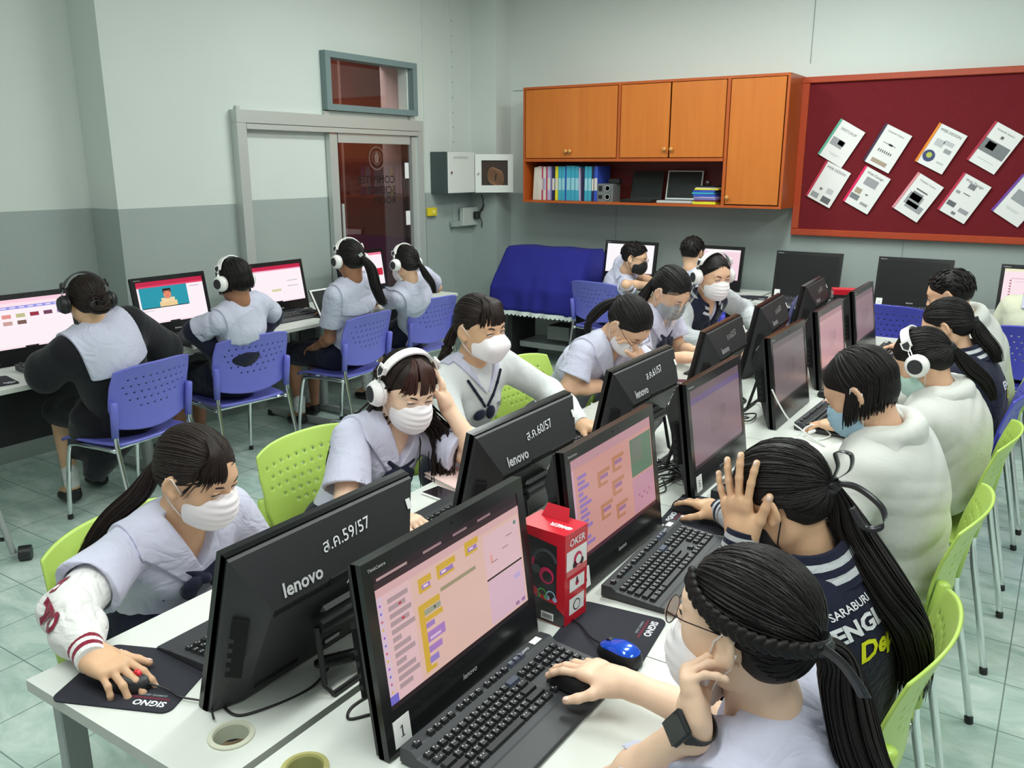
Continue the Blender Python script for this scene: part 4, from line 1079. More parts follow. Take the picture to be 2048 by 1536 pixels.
cable('computer_cable', [(-1.30, .90, .753), (-1.20, .86, .753), (-1.16, .89, .753), (-1.13, 1.0, .753), (-1.13, 1.08, .79)], .0026, M_CAB, 'thin black cord looping on the white desk beside the nearest computer')
cable('display_cable', [(-.975, 1.0, .753), (-1.0, .97, .752), (-1.02, 1.0, .752), (-1.01, 1.06, .753), (-.97, 1.08, .754)], .003, M_CAB, 'small black cable loop behind the computer numbered 1')
t = cable('network_cable', [(-1.17, 1.28, .845), (-1.13, 1.33, .84), (-1.08, 1.40, .80), (-1.0, 1.48, .754), (-.99, 1.40, .754), (-.985, 1.30, .754)], .0028, M_WCAB, 'white network cable with a yellow plug at the back of the nearest computer')
b = MB(); b.tube([(-1.195, 1.25, .845), (-1.165, 1.283, .845)], [.010, .006], mat('yellow_plug', lin(226, 206, 40), .4), 8); o = b.build('plug', t)
t = cable('network_cable', [(-.93, 2.74, .77), (-.98, 2.66, .756), (-1.02, 2.55, .754), (-.97, 2.5, .754), (-1.02, 2.42, .754), (-.98, 2.3, .754)], .0028, M_WCAB, 'white network cable with a yellow plug in the tangle behind the computer numbered 5')
MB().tube([(-1.0, 2.60, .76), (-1.03, 2.65, .765)], [.008, .006], mat('yellow_plug'), 8).build('plug', t)
for q in range(7):
    r = random.Random(q + 40); cx_, cy_ = -1.0 + r.uniform(-.02, .03), 2.50 + r.uniform(-.06, .1)
    pts = [(cx_ + r.uniform(-.075, .075), cy_ + r.uniform(-.12, .12), .755 + r.random() * .03) for _ in range(7)]
    cable('computer_cable', pts, .0028, M_CAB, ['black cable in the tangle on the desk behind the computer numbered 5'][0])['group'] = 'black cables tangled behind the computer numbered 5'
for yy, lb_ in ((3.22, 'behind the dim greyish screen'), (3.95, 'behind the plain pink screen')):
    for q in range(3):
        r = random.Random(int(yy * 10) + q)
        pts = [(-1.03 + r.uniform(-.05, .06), yy + r.uniform(-.12, .12), .755 + r.random() * .02) for _ in range(6)]
        cable('computer_cable', pts, .003, [M_CAB, M_WCAB, M_CAB][q], 'cable in the small heap lying %s' % lb_)['group'] = 'cables lying ' + lb_
t = cable('usb_cable', [(-1.0, 2.42, .756), (-.96, 2.34, .755), (-.985, 2.27, .755), (-.955, 2.22, .755)], .0022, M_CAB, 'black cable ending in a bare plug near the desk grommet')
MB().box((-.95, 2.205, .757), (.008, .022, .005), M_CHROME).build('plug', t)
t = cable('earphone_cable', [(-.865, 3.10, .93), (-.84, 3.11, .88), (-.80, 3.12, .82), (-.76, 3.16, .775), (-.70, 3.12, .757), (-.66, 3.2, .76), (-.72, 3.22, .785), (-.75, 3.16, .77), (-.66, 3.08, .756), (-.55, 2.98, .754), (-.50, 2.93, .754)], .003, M_WCAB, 'white cable looping from the side of the dim greyish computer down to the desk')
MB().lathe([(.004, 0), (.006, .004), (.006, .026), (.004, .03)], M_WHITE, 10, (-.735, 3.17, .762), rotm('Y', R(60))).build('inline_control', t)

# blue cloth covered equipment desk in the corner
t = empty('covered_desk', (-3.84, 6.42, 0)); tag(t, 'royal blue cloth with white lace edge draped over equipment in the corner', 'covered desk')
M_CLOTH = mat('royal_blue_cloth', (.010, .011, .20), .9, sheen=.0, bump=.2, bscale=60)
prof = [(.40, .62), (.28, .98), (.24, 1.035), (.02, 1.04), (-.02, 1.02), (-.20, .80), (-.26, .70), (-.275, .50)]   # y, z
nx = 40; vs = []; fs = []
pp = []
for (a, c) in zip(prof[:-1], prof[1:]):
    for k in range(5): pp.append((a[0] + (c[0] - a[0]) * k / 5, a[1] + (c[1] - a[1]) * k / 5))
pp.append(prof[-1])
for j, (yy, zz) in enumerate(pp):
    for i in range(nx + 1):
        u = -1 + 2 * i / nx; fl = max(0, (.9 - zz)) * .02 * math.sin(u * 17 + 1.3 * math.sin(u * 5))
        wx = .42 + .05 * max(0, 1.04 - zz)
        vs.append((wx * u + (.0), yy - fl + .004 * math.sin(u * 9 + zz * 20), zz + .004 * math.sin(u * 7)))
n_ = nx + 1
for j in range(len(pp) - 1):
    for i in range(nx): a = j * n_ + i; fs.append((a, a + 1, a + n_ + 1, a + n_))
b = MB(); b.add(vs, fs, M_CLOTH)
for sx in (0, nx):
    sg = -1 if sx == 0 else 1
    col = [vs[j * n_ + sx] for j in range(len(pp))]
    low = [(c[0] + sg * .03 * (1.04 - min(c[2], 1.04)) , c[1], .52) for c in col]
    b.add(col + low, [(k, k + 1, len(col) + k + 1, len(col) + k) for k in range(len(col) - 1)], M_CLOTH)
o = b.build('cloth', t, smooth=True); s = o.modifiers.new('t', 'SOLIDIFY'); s.thickness = .004
b = MB(); vs = []; fs = []; N2 = 88
for i in range(N2 + 1):
    u = -1 + 2 * i / N2; x = .447 * u; yb = -.278 - .008 * math.sin(u * 17 + 1.3 * math.sin(u * 5)); zt = .505
    vs += [(x, yb, zt), (x, yb - .002, zt - .028 - .016 * abs(math.sin(i * math.pi / 4)))]
for i in range(N2): fs.append((2 * i, 2 * i + 2, 2 * i + 3, 2 * i + 1))
b.add(vs, fs, mat('white_lace', lin(214, 220, 216), .9)); o = b.build('lace_trim', t); s = o.modifiers.new('t', 'SOLIDIFY'); s.thickness = .002
b = MB(); b.box((0, .12, .47), (.74, .44, .03), M_DARK)
for sx in (-1, 1): b.box((sx * .33, .1, .25), (.04, .40, .46), mat('dark_steel', (.03, .03, .032), .5)); b.box((sx * .33, .05, .03), (.05, .60, .05), mat('dark_steel'))
b.build('desk_frame', t)
b = MB(); b.box((-.02, .12, .16), (.5, .3, .05), M_GREYMET); b.box((.15, .05, .30), (.22, .22, .12), mat('dim_grey', lin(110, 114, 110), .6)); b.build('equipment_shelf', t)
# legs of a rolling stand at the left edge
t = empty('rolling_stand', (-3.90, 1.66, 0)); tag(t, 'grey tubular stand with black castors at the left edge', 'stand')
b = MB(); b.tube([(.06, .04, .03), (-.02, -.06, .75), (-.03, -.09, 1.05)], .014, M_GREYMET, 10); b.build('post', t)
b = MB(); b.tube([(-.25, -.14, .08), (.03, .02, .10)], .010, M_BLACK, 8); b.build('crossbar', t)
b = MB(); b.cyl((.09, .05, .035), (.12, .09, .035), .034, M_BLACK, 18); b.build('castor', t)
b = MB(); b.box((.03, .07, .6), (.006, .2, .9), mat('green_tinted_glass', (.5, .8, .7), .05, trans=1.)) ; 

# ---- contents of the open shelf
z0 = 1.4405; ys = 6.78
def binder(x, w, h, cols, label, group, lean=0., name='binder', cat='binder', depth=.24):
    t = empty(name, (x, ys - .12 + depth / 2, z0)); tag(t, label, cat, group); t.rotation_euler = (0, R(lean), 0)
    b = MB(); b.box((0, 0, h / 2), (w - .002, depth, h), cols[0], bev=.0015); o = b.build('cover', t)
    if len(cols) > 1:
        lb_ = MB(); lb_.box((0, -depth / 2 - .0005, h * .48), (w * .8, .001, h * .35), cols[1]); lb_.build('spine_label', t)
    return t
C = lambda n, *c: mat(n, lin(*c), .45)
cy = C('cyan_card', 60, 160, 186); cy2 = C('cyan_pale', 150, 200, 210); wh = C('cream_card', 214, 206, 196); pk = C('pink_card', 190, 60, 100); nv = C('navy_card', 30, 34, 70); yl = C('yellow_card', 222, 210, 40); vi = C('violet_card', 120, 110, 170); bu = C('blue_card', 50, 80, 180); lv = C('lavender_card', 178, 170, 200); mr = C('maroon_card', 110, 30, 60)
gb = 'binders and books on the open shelf'
seq = [(.018, .285, (wh,), 5, 'thin cream folder leaning at the left end of the shelf'), (.018, .288, (wh,), 4, 'second thin cream folder leaning at the left end'), (.016, .29, (wh,), 3, 'greyish folder, third from the left end of the shelf'), (.035, .295, (wh,), 1, 'wide cream binder right of the leaning folders'),
       (.014, .29, (pk, wh), 0, 'pink-edged folder just right of the wide cream binder'), (.030, .292, (wh, lv), 0, 'cream binder between two pink-edged folders'), (.012, .29, (pk,), 0, 'narrow dark pink folder'), (.034, .295, (lv, wh), 0, 'lavender binder left of the navy one'), (.012, .29, (vi,), 0, 'narrow violet folder left of the navy binder'),
       (.030, .29, (nv, wh), 0, 'navy binder with a white upper label'), (.030, .295, (yl, wh), 0, 'bright yellow binder right of the navy one'), (.034, .295, (cy, cy2), 0, 'cyan binder right of the yellow one'), (.034, .295, (cy, cy2), 0, 'second cyan binder from the yellow one'), (.010, .30, (bu,), 0, 'thin blue folder between cyan binders'),
       (.045, .30, (cy, cy2), 0, 'widest cyan binder in the middle of the row'), (.04, .30, (cy, cy2), 0, 'cyan binder right of the widest one'), (.04, .295, (cy, cy2), 0, 'cyan binder left of the pale leaning folder'), (.020, .285, (lv,), -4, 'pale lavender folder leaning left'), (.030, .285, (nv,), 0, 'dark navy folder among the cyan binders'),
       (.034, .295, (cy, cy2), 0, 'cyan binder right of the dark navy folder'), (.034, .295, (cy, cy2), 0, 'last cyan binder of the row'), (.022, .29, (nv, wh), 0, 'dark blue book left of the bright blue one'), (.035, .298, (bu, wh), 0, 'bright blue book with white lettering at the right end of the row')]
x = -4.17
for (w, h, cols, lean, lb_) in seq:
    binder(x + w / 2 + .02, w, h, cols, lb_, gb, lean * .6); x += w + .0015
t = empty('folder', (-3.93, 6.70, 1.4405), R(4)); tag(t, 'thin yellow folder lying flat beneath the binders, its edge showing', 'folder'); 
bpy.data.objects.remove(t)
t = empty('power_supply', (-3.41, 6.72, z0)); tag(t, 'grey computer power supply with two fans on the open shelf', 'power supply')
b = MB(); b.box((0, 0, .075), (.15, .14, .15), mat('grey_steel_psu', lin(130, 134, 134), .4, .5)); b.build('case', t)
for zz in (.04, .112):
    b = MB(); b.cyl((.025, -.071, zz), (.025, -.074, zz), .031, M_DARK, 20)
    for k in range(3): b.cyl((.025, -.0745, zz), (.025, -.076, zz), .028 - k * .009, [M_GREYMET, M_DARK, M_GREYMET][k], 20)
    b.build('fan', t)
b = MB(); b.box((-.045, -.072, .04), (.035, .004, .03), M_BLACK); b.box((-.045, -.072, .11), (.035, .004, .045), M_BLACK); b.build('power_inlet', t)
t = empty('computer_part', (-3.36, 6.74, z0 + .151)); tag(t, 'small dark part resting on the grey power supply', 'computer part'); MB().box((0, 0, .02), (.10, .07, .04), M_BLACK, bev=.005).build('part', t)
def laptop_(x, y, rz, w, m, label, ang=-14, d=.22, h=.235):
    t = empty('laptop', (x, y, z0), R(rz)); tag(t, label, 'laptop', 'open laptops on the shelf')
    MB().box((0, -.0, .012), (w, d, .022), m, bev=.004).build('base', t)
    k = MB(); k.box((0, .01, .0245), (w * .86, d * .45, .003), M_KEY if m is not M_BLACK else M_KB); k.build('keyboard', t)
    b = MB(); b.M = Matrix.Translation((0, d / 2 - .005, .018)) @ Matrix.Rotation(R(ang), 4, 'X'); b.box((0, 0, h / 2), (w, .010, h), m, bev=.003); l_ = b.build('lid', t)
    b = MB(); b.M = Matrix.Translation((0, d / 2 - .005, .018)) @ Matrix.Rotation(R(ang), 4, 'X'); b.box((0, -.0056, h / 2 + .004), (w * .92, .001, h * .88), mat('dark_lcd', (.015, .018, .018), .2)); b.build('display', l_)
laptop_(-3.12, 6.74, 0, .29, M_BLACK, 'black open laptop on the shelf beside the power supply', h=.24)
laptop_(-2.77, 6.735, 4, .31, mat('silver_laptop', lin(206, 210, 208), .3, .4), 'silver open laptop on the shelf', h=.25)
x = -2.50
for k, (c, h, wd) in enumerate([(yl, .022, .19), (mr, .012, .18), (vi, .016, .185), (lv, .010, .18), (bu, .020, .18), (cy, .014, .185), (bu, .018, .18), (yl, .012, .19), (wh, .008, .17), (M_BLACK, .012, .17)]):
    z = z0 + sum([.022, .012, .016, .010, .020, .014, .018, .012, .008][:k])
    nm = ['yellow', 'maroon', 'violet', 'lavender', 'blue', 'cyan', 'darker blue', 'thin yellow', 'cream', 'black spiral-bound'][k]
    pos = ['bottom', 'second from the bottom', 'third from the bottom', 'fourth from the bottom', 'middle', 'just above the middle', 'fourth from the top', 'third from the top', 'second from the top', 'top'][k]
    t = empty('book', (x + .01 * math.sin(k), 6.72, z), R(3 * math.sin(k * 2))); tag(t, '%s book lying flat, %s of the stack on the shelf' % (nm, pos), 'book', 'books stacked flat on the shelf')
    MB().box((0, 0, h / 2), (wd, .24, h - .001), c, bev=.001).build('cover', t)
t = empty('webcam', (-2.52, 6.72, z0 + .133)); tag(t, 'round black webcam on top of the flat books', 'webcam')
MB().ell((0, 0, .03), (.028, .028, .03), mat('gloss_black', (.02, .01, .01), .1)).build('lens_ball', t, smooth=True)
MB().lathe([(.02, 0), (.02, .006), (.008, .012)], M_BLACK, 14).build('foot', t)
# ================================================================== SIGNED-DISTANCE MODELLER FOR PEOPLE
A3 = lambda v: np.array(v, dtype=float)
def nrm(v): v = A3(v); return v / (np.linalg.norm(v) + 1e-12)
def d_cap(P, a, b, ra, rb):
    ab = b - a; L2 = ab @ ab + 1e-12
    t = np.clip(((P - a) @ ab) / L2, 0, 1)
    q = P - a - t[:, None] * ab
    return np.sqrt((q * q).sum(1)) - (ra + (rb - ra) * t)
def d_cone(P, a, b, ra, rb):
    ab = b - a; L = np.sqrt(ab @ ab) + 1e-9; n = ab / L
    h = (P - a) @ n; q = P - a - h[:, None] * n
    r = np.sqrt((q * q).sum(1)); t = np.clip(h / L, 0, 1)
    return np.maximum(r - (ra + (rb - ra) * t), np.maximum(h - L, -h))
def d_ell(P, c, M, r):
    q = (P - c) @ M            # M columns = local axes
    k0 = np.sqrt(((q / r) ** 2).sum(1)) + 1e-9; k1 = np.sqrt(((q / (r * r)) ** 2).sum(1)) + 1e-9
    return k0 * (k0 - 1) / k1
def d_box(P, c, M, h, rr):
    q = np.abs((P - c) @ M) - (h - rr)
    return np.sqrt((np.maximum(q, 0) ** 2).sum(1)) + np.minimum(q.max(1), 0) - rr
def smin(a, b, k):
    if k <= 0: return np.minimum(a, b)
    h = np.maximum(k - np.abs(a - b), 0) / k
    return np.minimum(a, b) - h * h * k * .25
def smax(a, b, k): return -smin(-a, -b, k)
I3 = np.eye(3)
class Sdf:
    def __init__(s): s.ops = []; s.lo = A3([1e9] * 3); s.hi = -s.lo; s.disp = None; s.grow = 0.
    def _bb(s, pts, r):
        for p in pts: s.lo = np.minimum(s.lo, A3(p) - r); s.hi = np.maximum(s.hi, A3(p) + r)
    def cap(s, a, b, ra, rb=None, k=.02, op='u'):
        rb = ra if rb is None else rb; a, b = A3(a), A3(b)
        if op == 'u': s._bb([a, b], max(ra, rb) + k * .3)
        s.ops.append((op, k, lambda P: d_cap(P, a, b, ra, rb), (a + b) / 2, np.linalg.norm(a - b) / 2 + max(ra, rb))); return s
    def cone(s, a, b, ra, rb, k=.01, op='u'):
        a, b = A3(a), A3(b)
        if op == 'u': s._bb([a, b], max(ra, rb) + k * .3)
        s.ops.append((op, k, lambda P: d_cone(P, a, b, ra, rb), (a + b) / 2, np.linalg.norm(a - b) / 2 + max(ra, rb))); return s
    def ell(s, c, r, M=I3, k=.02, op='u'):
        c = A3(c); r = A3(r); M = A3(M)
        if op == 'u': s._bb([c], max(r) + k * .3)
        s.ops.append((op, k, lambda P: d_ell(P, c, M, r), c, max(r))); return s
    def box(s, c, h, M=I3, rr=.005, k=.01, op='u'):
        c = A3(c); h = A3(h); M = A3(M)
        if op == 'u': s._bb([c], np.linalg.norm(h) + k)
        s.ops.append((op, k, lambda P: d_box(P, c, M, h, rr), c, np.linalg.norm(h))); return s
    def chain(s, pts, rs, k=.02):
        for i in range(len(pts) - 1): s.cap(pts[i], pts[i + 1], rs[i], rs[i + 1], k)
        return s
    def fn(s, f, op='s', k=.005): s.ops.append((op, k, f, None, 0)); return s
    def __call__(s, P):
        d = np.full(len(P), 1e3)
        lo, hi = P.min(0), P.max(0); cc = (lo + hi) / 2; rc = np.linalg.norm(hi - lo) / 2
        for op, k, f, c, rad in s.ops:
            if c is not None and rc < .30 and len(P) > 300:
                if np.linalg.norm(c - cc) - rad - rc > .045 + k: continue
            if op == 'u': d = smin(d, f(P) - s.grow, k)
            elif op == 's': d = smax(d, -f(P), k)
            elif op == 'i': d = smax(d, f(P), k)
        if s.disp is not None: d = d + s.disp(P)
        return d
def folds(seed, amp, fr=1.):
    r = np.random.default_rng(seed); A = r.normal(0, 1, (4, 3)); A /= np.linalg.norm(A, axis=1)[:, None]
    B = r.normal(0, 14 * fr, (4, 3)); ph = r.uniform(0, 6.28, 8); F = np.array([38, 61, 90, 130]) * fr
    def f(P):
        o = 0
        for i in range(4):
            w = (P @ A[i]) * F[i] * .5 + 1.5 * np.sin(P @ B[i] + ph[i]) + ph[4 + i]
            g = .5 + .5 * np.sin(P @ B[(i + 1) % 4] * .7 + ph[i] * 2)
            o = o + (1 - 2 * np.sqrt(np.sin(w) ** 2 + .02)) * g * amp * [.5, .38, .2, .1][i]
        return o
    return f
def surface_nets(f, lo, hi, h):
    B = 8
    lo = np.floor(lo / h) * h - h * 2; n = np.ceil((hi - lo) / h / B + .5).astype(int) * B
    nb = n // B
    ii = np.stack(np.meshgrid(*[np.arange(k) for k in nb], indexing='ij'), -1).reshape(-1, 3)
    cen = lo + (ii * B + B / 2) * h
    dc = f(cen)
    rad = B * h * .866 * 1.25 + h
    V = np.where(dc > 0, 1., -1.).reshape(nb)
    V = np.repeat(np.repeat(np.repeat(V, B, 0), B, 1), B, 2)
    keep = ii[np.abs(dc) < rad]
    loc = np.stack(np.meshgrid(*[np.arange(B)] * 3, indexing='ij'), -1).reshape(-1, 3)
    sup = keep // 3; key = (sup[:, 0] * 1000 + sup[:, 1]) * 1000 + sup[:, 2]; order = np.argsort(key, kind='stable'); keep = keep[order]; key = key[order]
    cuts = np.concatenate([[0], np.nonzero(np.diff(key))[0] + 1, [len(keep)]]) if len(keep) else [0]
    for s0, s1 in zip(cuts[:-1], cuts[1:]):
        kk = keep[s0:s1]
        g = (kk[:, None, :] * B + loc[None]).reshape(-1, 3)
        V[g[:, 0], g[:, 1], g[:, 2]] = f(lo + g * h)
    sgn = V < 0
    c = [(a, b, d) for a in (0, 1) for b in (0, 1) for d in (0, 1)]
    N = [k - 1 for k in V.shape]
    cnt = sum(sgn[a:a + N[0], b:b + N[1], d:d + N[2]].astype(np.int8) for a, b, d in c)
    act = np.argwhere((cnt > 0) & (cnt < 8))
    if len(act) == 0: return np.zeros((0, 3)), np.zeros((0, 4), int)
    idx = -np.ones(cnt.shape, int); idx[act[:, 0], act[:, 1], act[:, 2]] = np.arange(len(act))
    acc = np.zeros((len(act), 3)); m = np.zeros(len(act))
    for i in range(8):
        for j in range(i + 1, 8):
            ca, cb = A3(c[i]), A3(c[j])
            if abs(ca - cb).sum() != 1: continue
            va = V[act[:, 0] + c[i][0], act[:, 1] + c[i][1], act[:, 2] + c[i][2]]; vb = V[act[:, 0] + c[j][0], act[:, 1] + c[j][1], act[:, 2] + c[j][2]]
            x = (va < 0) != (vb < 0)
            t = np.where(x, va / (va - vb + 1e-12), 0)
            p = ca + t[:, None] * (cb - ca)
            acc += np.where(x[:, None], p, 0); m += x
    vert = lo + (act + acc / m[:, None]) * h
    quads = []
    for ax in range(3):
        u, w = (ax + 1) % 3, (ax + 2) % 3
        sl0 = [slice(None)] * 3; sl1 = [slice(None)] * 3; sl0[ax] = slice(0, -1); sl1[ax] = slice(1, None)
        s0_, s1_ = sgn[tuple(sl0)], sgn[tuple(sl1)]
        e = np.argwhere(s0_ != s1_)
        if not len(e): continue
        fl = s0_[e[:, 0], e[:, 1], e[:, 2]]
        ok = (e[:, u] > 0) & (e[:, w] > 0) & (e[:, u] < N[u]) & (e[:, w] < N[w])
        e = e[ok]; fl = fl[ok]
        def at(du, dw):
            q = e.copy(); q[:, u] -= du; q[:, w] -= dw
            return idx[q[:, 0], q[:, 1], q[:, 2]]
        Q = np.stack([at(1, 1), at(0, 1), at(0, 0), at(1, 0)], 1)
        Q[~fl] = Q[~fl][:, ::-1]
        quads.append(Q)
    Q = np.concatenate(quads); Q = Q[(Q >= 0).all(1)]
    return vert, Q
def sdf_geo(s, h, f=None, lo=None, hi=None):
    return surface_nets(f or s, (s.lo if lo is None else A3(lo)) - .01, (s.hi if hi is None else A3(hi)) + .01, h)
def geo_obj(name, geos, mats, parent=None, origin=(0, 0, 0), smooth=True):
    """geos: list of (verts, quads, mat index)"""
    o3 = A3(origin); vs = np.concatenate([g[0] for g in geos]) - o3; k = 0; F = []; MI = []
    for g in geos:
        F.append(np.asarray(g[1]) + k); k += len(g[0]); MI.append(np.full(len(g[1]), g[2]))
    F = np.concatenate(F); MI = np.concatenate(MI)
    me = bpy.data.meshes.new(name)
    me.vertices.add(len(vs)); me.vertices.foreach_set('co', vs.astype(np.float32).ravel())
    me.loops.add(len(F) * 4); me.loops.foreach_set('vertex_index', F.astype(np.int32).ravel())
    me.polygons.add(len(F)); me.polygons.foreach_set('loop_start', np.arange(0, len(F) * 4, 4, dtype=np.int32))
    try: me.polygons.foreach_set('loop_total', np.full(len(F), 4, dtype=np.int32))
    except Exception: pass
    me.polygons.foreach_set('material_index', MI.astype(np.int32))
    for m in mats: me.materials.append(m)
    me.update(calc_edges=True); me.validate()
    me.polygons.foreach_set('use_smooth', [smooth] * len(me.polygons))
    o = bpy.data.objects.new(name, me); COL.objects.link(o)
    if parent: o.parent = parent
    return o
def strands_geo(lines, rad, n=4, flat=.45, taper=None):
    """many tapered hair locks -> verts, quads.  lines: list of (m,3) arrays, normals optional"""
    VS = []; FS = []; k = 0
    for li, (pts, up) in enumerate(lines):
        pts = A3(pts); m = len(pts)
        T = np.gradient(pts, axis=0); T /= np.linalg.norm(T, axis=1)[:, None] + 1e-9
        U = up if up.ndim == 2 else np.tile(up, (m, 1))
        U = U - (U * T).sum(1)[:, None] * T; U /= np.linalg.norm(U, axis=1)[:, None] + 1e-9
        W = np.cross(T, U)
        r = rad[li] if hasattr(rad, '__len__') else rad
        tp = (taper if taper is not None else (lambda t: np.minimum(1, .55 + t * 3) * (1 - .75 * t ** 3)))(np.linspace(0, 1, m)) * r
        for a in range(n):
            an = 2 * math.pi * a / n + math.pi / n
            VS.append(pts + (W * math.cos(an) + U * math.sin(an) * flat) * tp[:, None])
        base = k
        for i in range(m - 1):
            for a in range(n):
                b2 = (a + 1) % n
                FS.append((base + a * m + i, base + b2 * m + i, base + b2 * m + i + 1, base + a * m + i + 1))
        k += n * m
    return np.concatenate(VS), np.array(FS)
def cr(pts, n=6):
    P = [A3(p) for p in pts]; P = [2 * P[0] - P[1]] + P + [2 * P[-1] - P[-2]]; out = []
    for i in range(1, len(P) - 2):
        for k in range(n):
            t = k / n; a, b_, c, d_ = P[i - 1], P[i], P[i + 1], P[i + 2]
            out.append(.5 * ((2 * b_) + (c - a) * t + (2 * a - 5 * b_ + 4 * c - d_) * t * t + (-a + 3 * b_ - 3 * c + d_) * t ** 3))
    out.append(P[-2]); return np.array(out)

# ------------------------------------------------------------------ materials for people
def mat_skin(name, c):
    m = mat(name, c, .48, spec=.35, sss=.08, var=.05, vscale=30, bump=.06, bscale=260); return m
SKIN_A = mat_skin('skin_light', lin(236, 200, 172)); SKIN_B = mat_skin('skin_tan', lin(216, 174, 138)); SKIN_C = mat_skin('skin_warm', lin(224, 180, 148)); SKIN_D = mat_skin('skin_deep', lin(160, 112, 86))
def mat_hair(name, c, c2):
    m = mat(name, c, .50, spec=.24); nt = m.node_tree; N = nt.nodes; L = nt.links; b = N['Principled BSDF']
    tc = N.new('ShaderNodeTexCoord'); n = N.new('ShaderNodeTexNoise'); n.inputs['Scale'].default_value = 45; n.inputs['Detail'].default_value = 3
    L.new(tc.outputs['Object'], n.inputs['Vector'])
    x = N.new('ShaderNodeMix'); x.data_type = 'RGBA'; x.inputs[6].default_value = (*c, 1); x.inputs[7].default_value = (*c2, 1)
    L.new(n.outputs['Fac'], x.inputs[0]); L.new(x.outputs[2], b.inputs['Base Color'])
    return m
HAIR = mat_hair('black_hair', (.006, .005, .005), (.016, .013, .012)); HAIRB = mat_hair('dark_brown_hair', (.009, .006, .005), (.026, .015, .011)); HAIRR = mat_hair('reddish_brown_tips', (.022, .009, .007), (.065, .022, .015))
def cloth(name, c, rough=.85, bump=.25, sc=350, sheen=.15, wr=.55):
    if name in MATS: return MATS[name]
    m = mat(name, c, rough, bump=bump, bscale=sc, sheen=sheen, spec=.25); nt = m.node_tree; N = nt.nodes; L = nt.links
    b = N['Principled BSDF']; old = b.inputs['Normal'].links[0].from_node
    tc = N.new('ShaderNodeTexCoord'); n = N.new('ShaderNodeTexNoise'); n.inputs['Scale'].default_value = 9; n.inputs['Detail'].default_value = 2.5; n.inputs['Distortion'].default_value = 1.6
    L.new(tc.outputs['Object'], n.inputs['Vector'])
    a = N.new('ShaderNodeMath'); a.operation = 'SUBTRACT'; a.inputs[1].default_value = .5; L.new(n.outputs['Fac'], a.inputs[0])
    a2 = N.new('ShaderNodeMath'); a2.operation = 'ABSOLUTE'; L.new(a.outputs[0], a2.inputs[0])
    bp = N.new('ShaderNodeBump'); bp.inputs['Strength'].default_value = wr; bp.inputs['Distance'].default_value = .05
    L.new(a2.outputs[0], bp.inputs['Height']); L.new(bp.outputs[0], old.inputs['Normal'])
    return m
C_SHIRT = cloth('white_school_cotton', lin(197, 197, 216), bump=.12, wr=.28); C_NAVY = cloth('navy_cloth', (.008, .010, .028), bump=.12, wr=.25); C_SWEAT = cloth('white_fleece', lin(212, 215, 214), wr=.14); C_GREYH = cloth('white_hoodie_knit', lin(206, 206, 200), bump=.1, wr=.07)
C_CREAM = cloth('cream_knit', lin(216, 216, 192), bump=.1, wr=.1); C_BLACKC = cloth('black_fabric', (.006, .006, .009), bump=.1, wr=.15); C_VARS = cloth('grey_marl', lin(186, 190, 192), wr=.35); C_OFFW = cloth('cream_white_sleeve', lin(226, 225, 222)); C_MAROON = cloth('maroon_felt', lin(130, 22, 50))
C_MASK = mat('mask_white', lin(240, 234, 236), .75, spec=.2); C_MASKB = mat('mask_black', (.008, .008, .008), .7); C_MASKL = mat('mask_pale_blue', lin(168, 204, 224), .75); C_MASKG = mat('mask_pale_green', lin(190, 222, 212), .75)
C_STRAP = mat('elastic_white', lin(238, 232, 230), .7); M_EYEW = mat('eye_white', lin(215, 205, 200), .25); M_IRIS = mat('iris_dark', (.012, .008, .006), .12); M_LIP = mat('lip', lin(190, 110, 100), .45); M_NAIL = mat('fingernail', lin(238, 206, 190), .25); M_SHOE = mat('black_shoe', (.008, .008, .009), .3); C_SOCK = cloth('white_sock', lin(225, 225, 222))

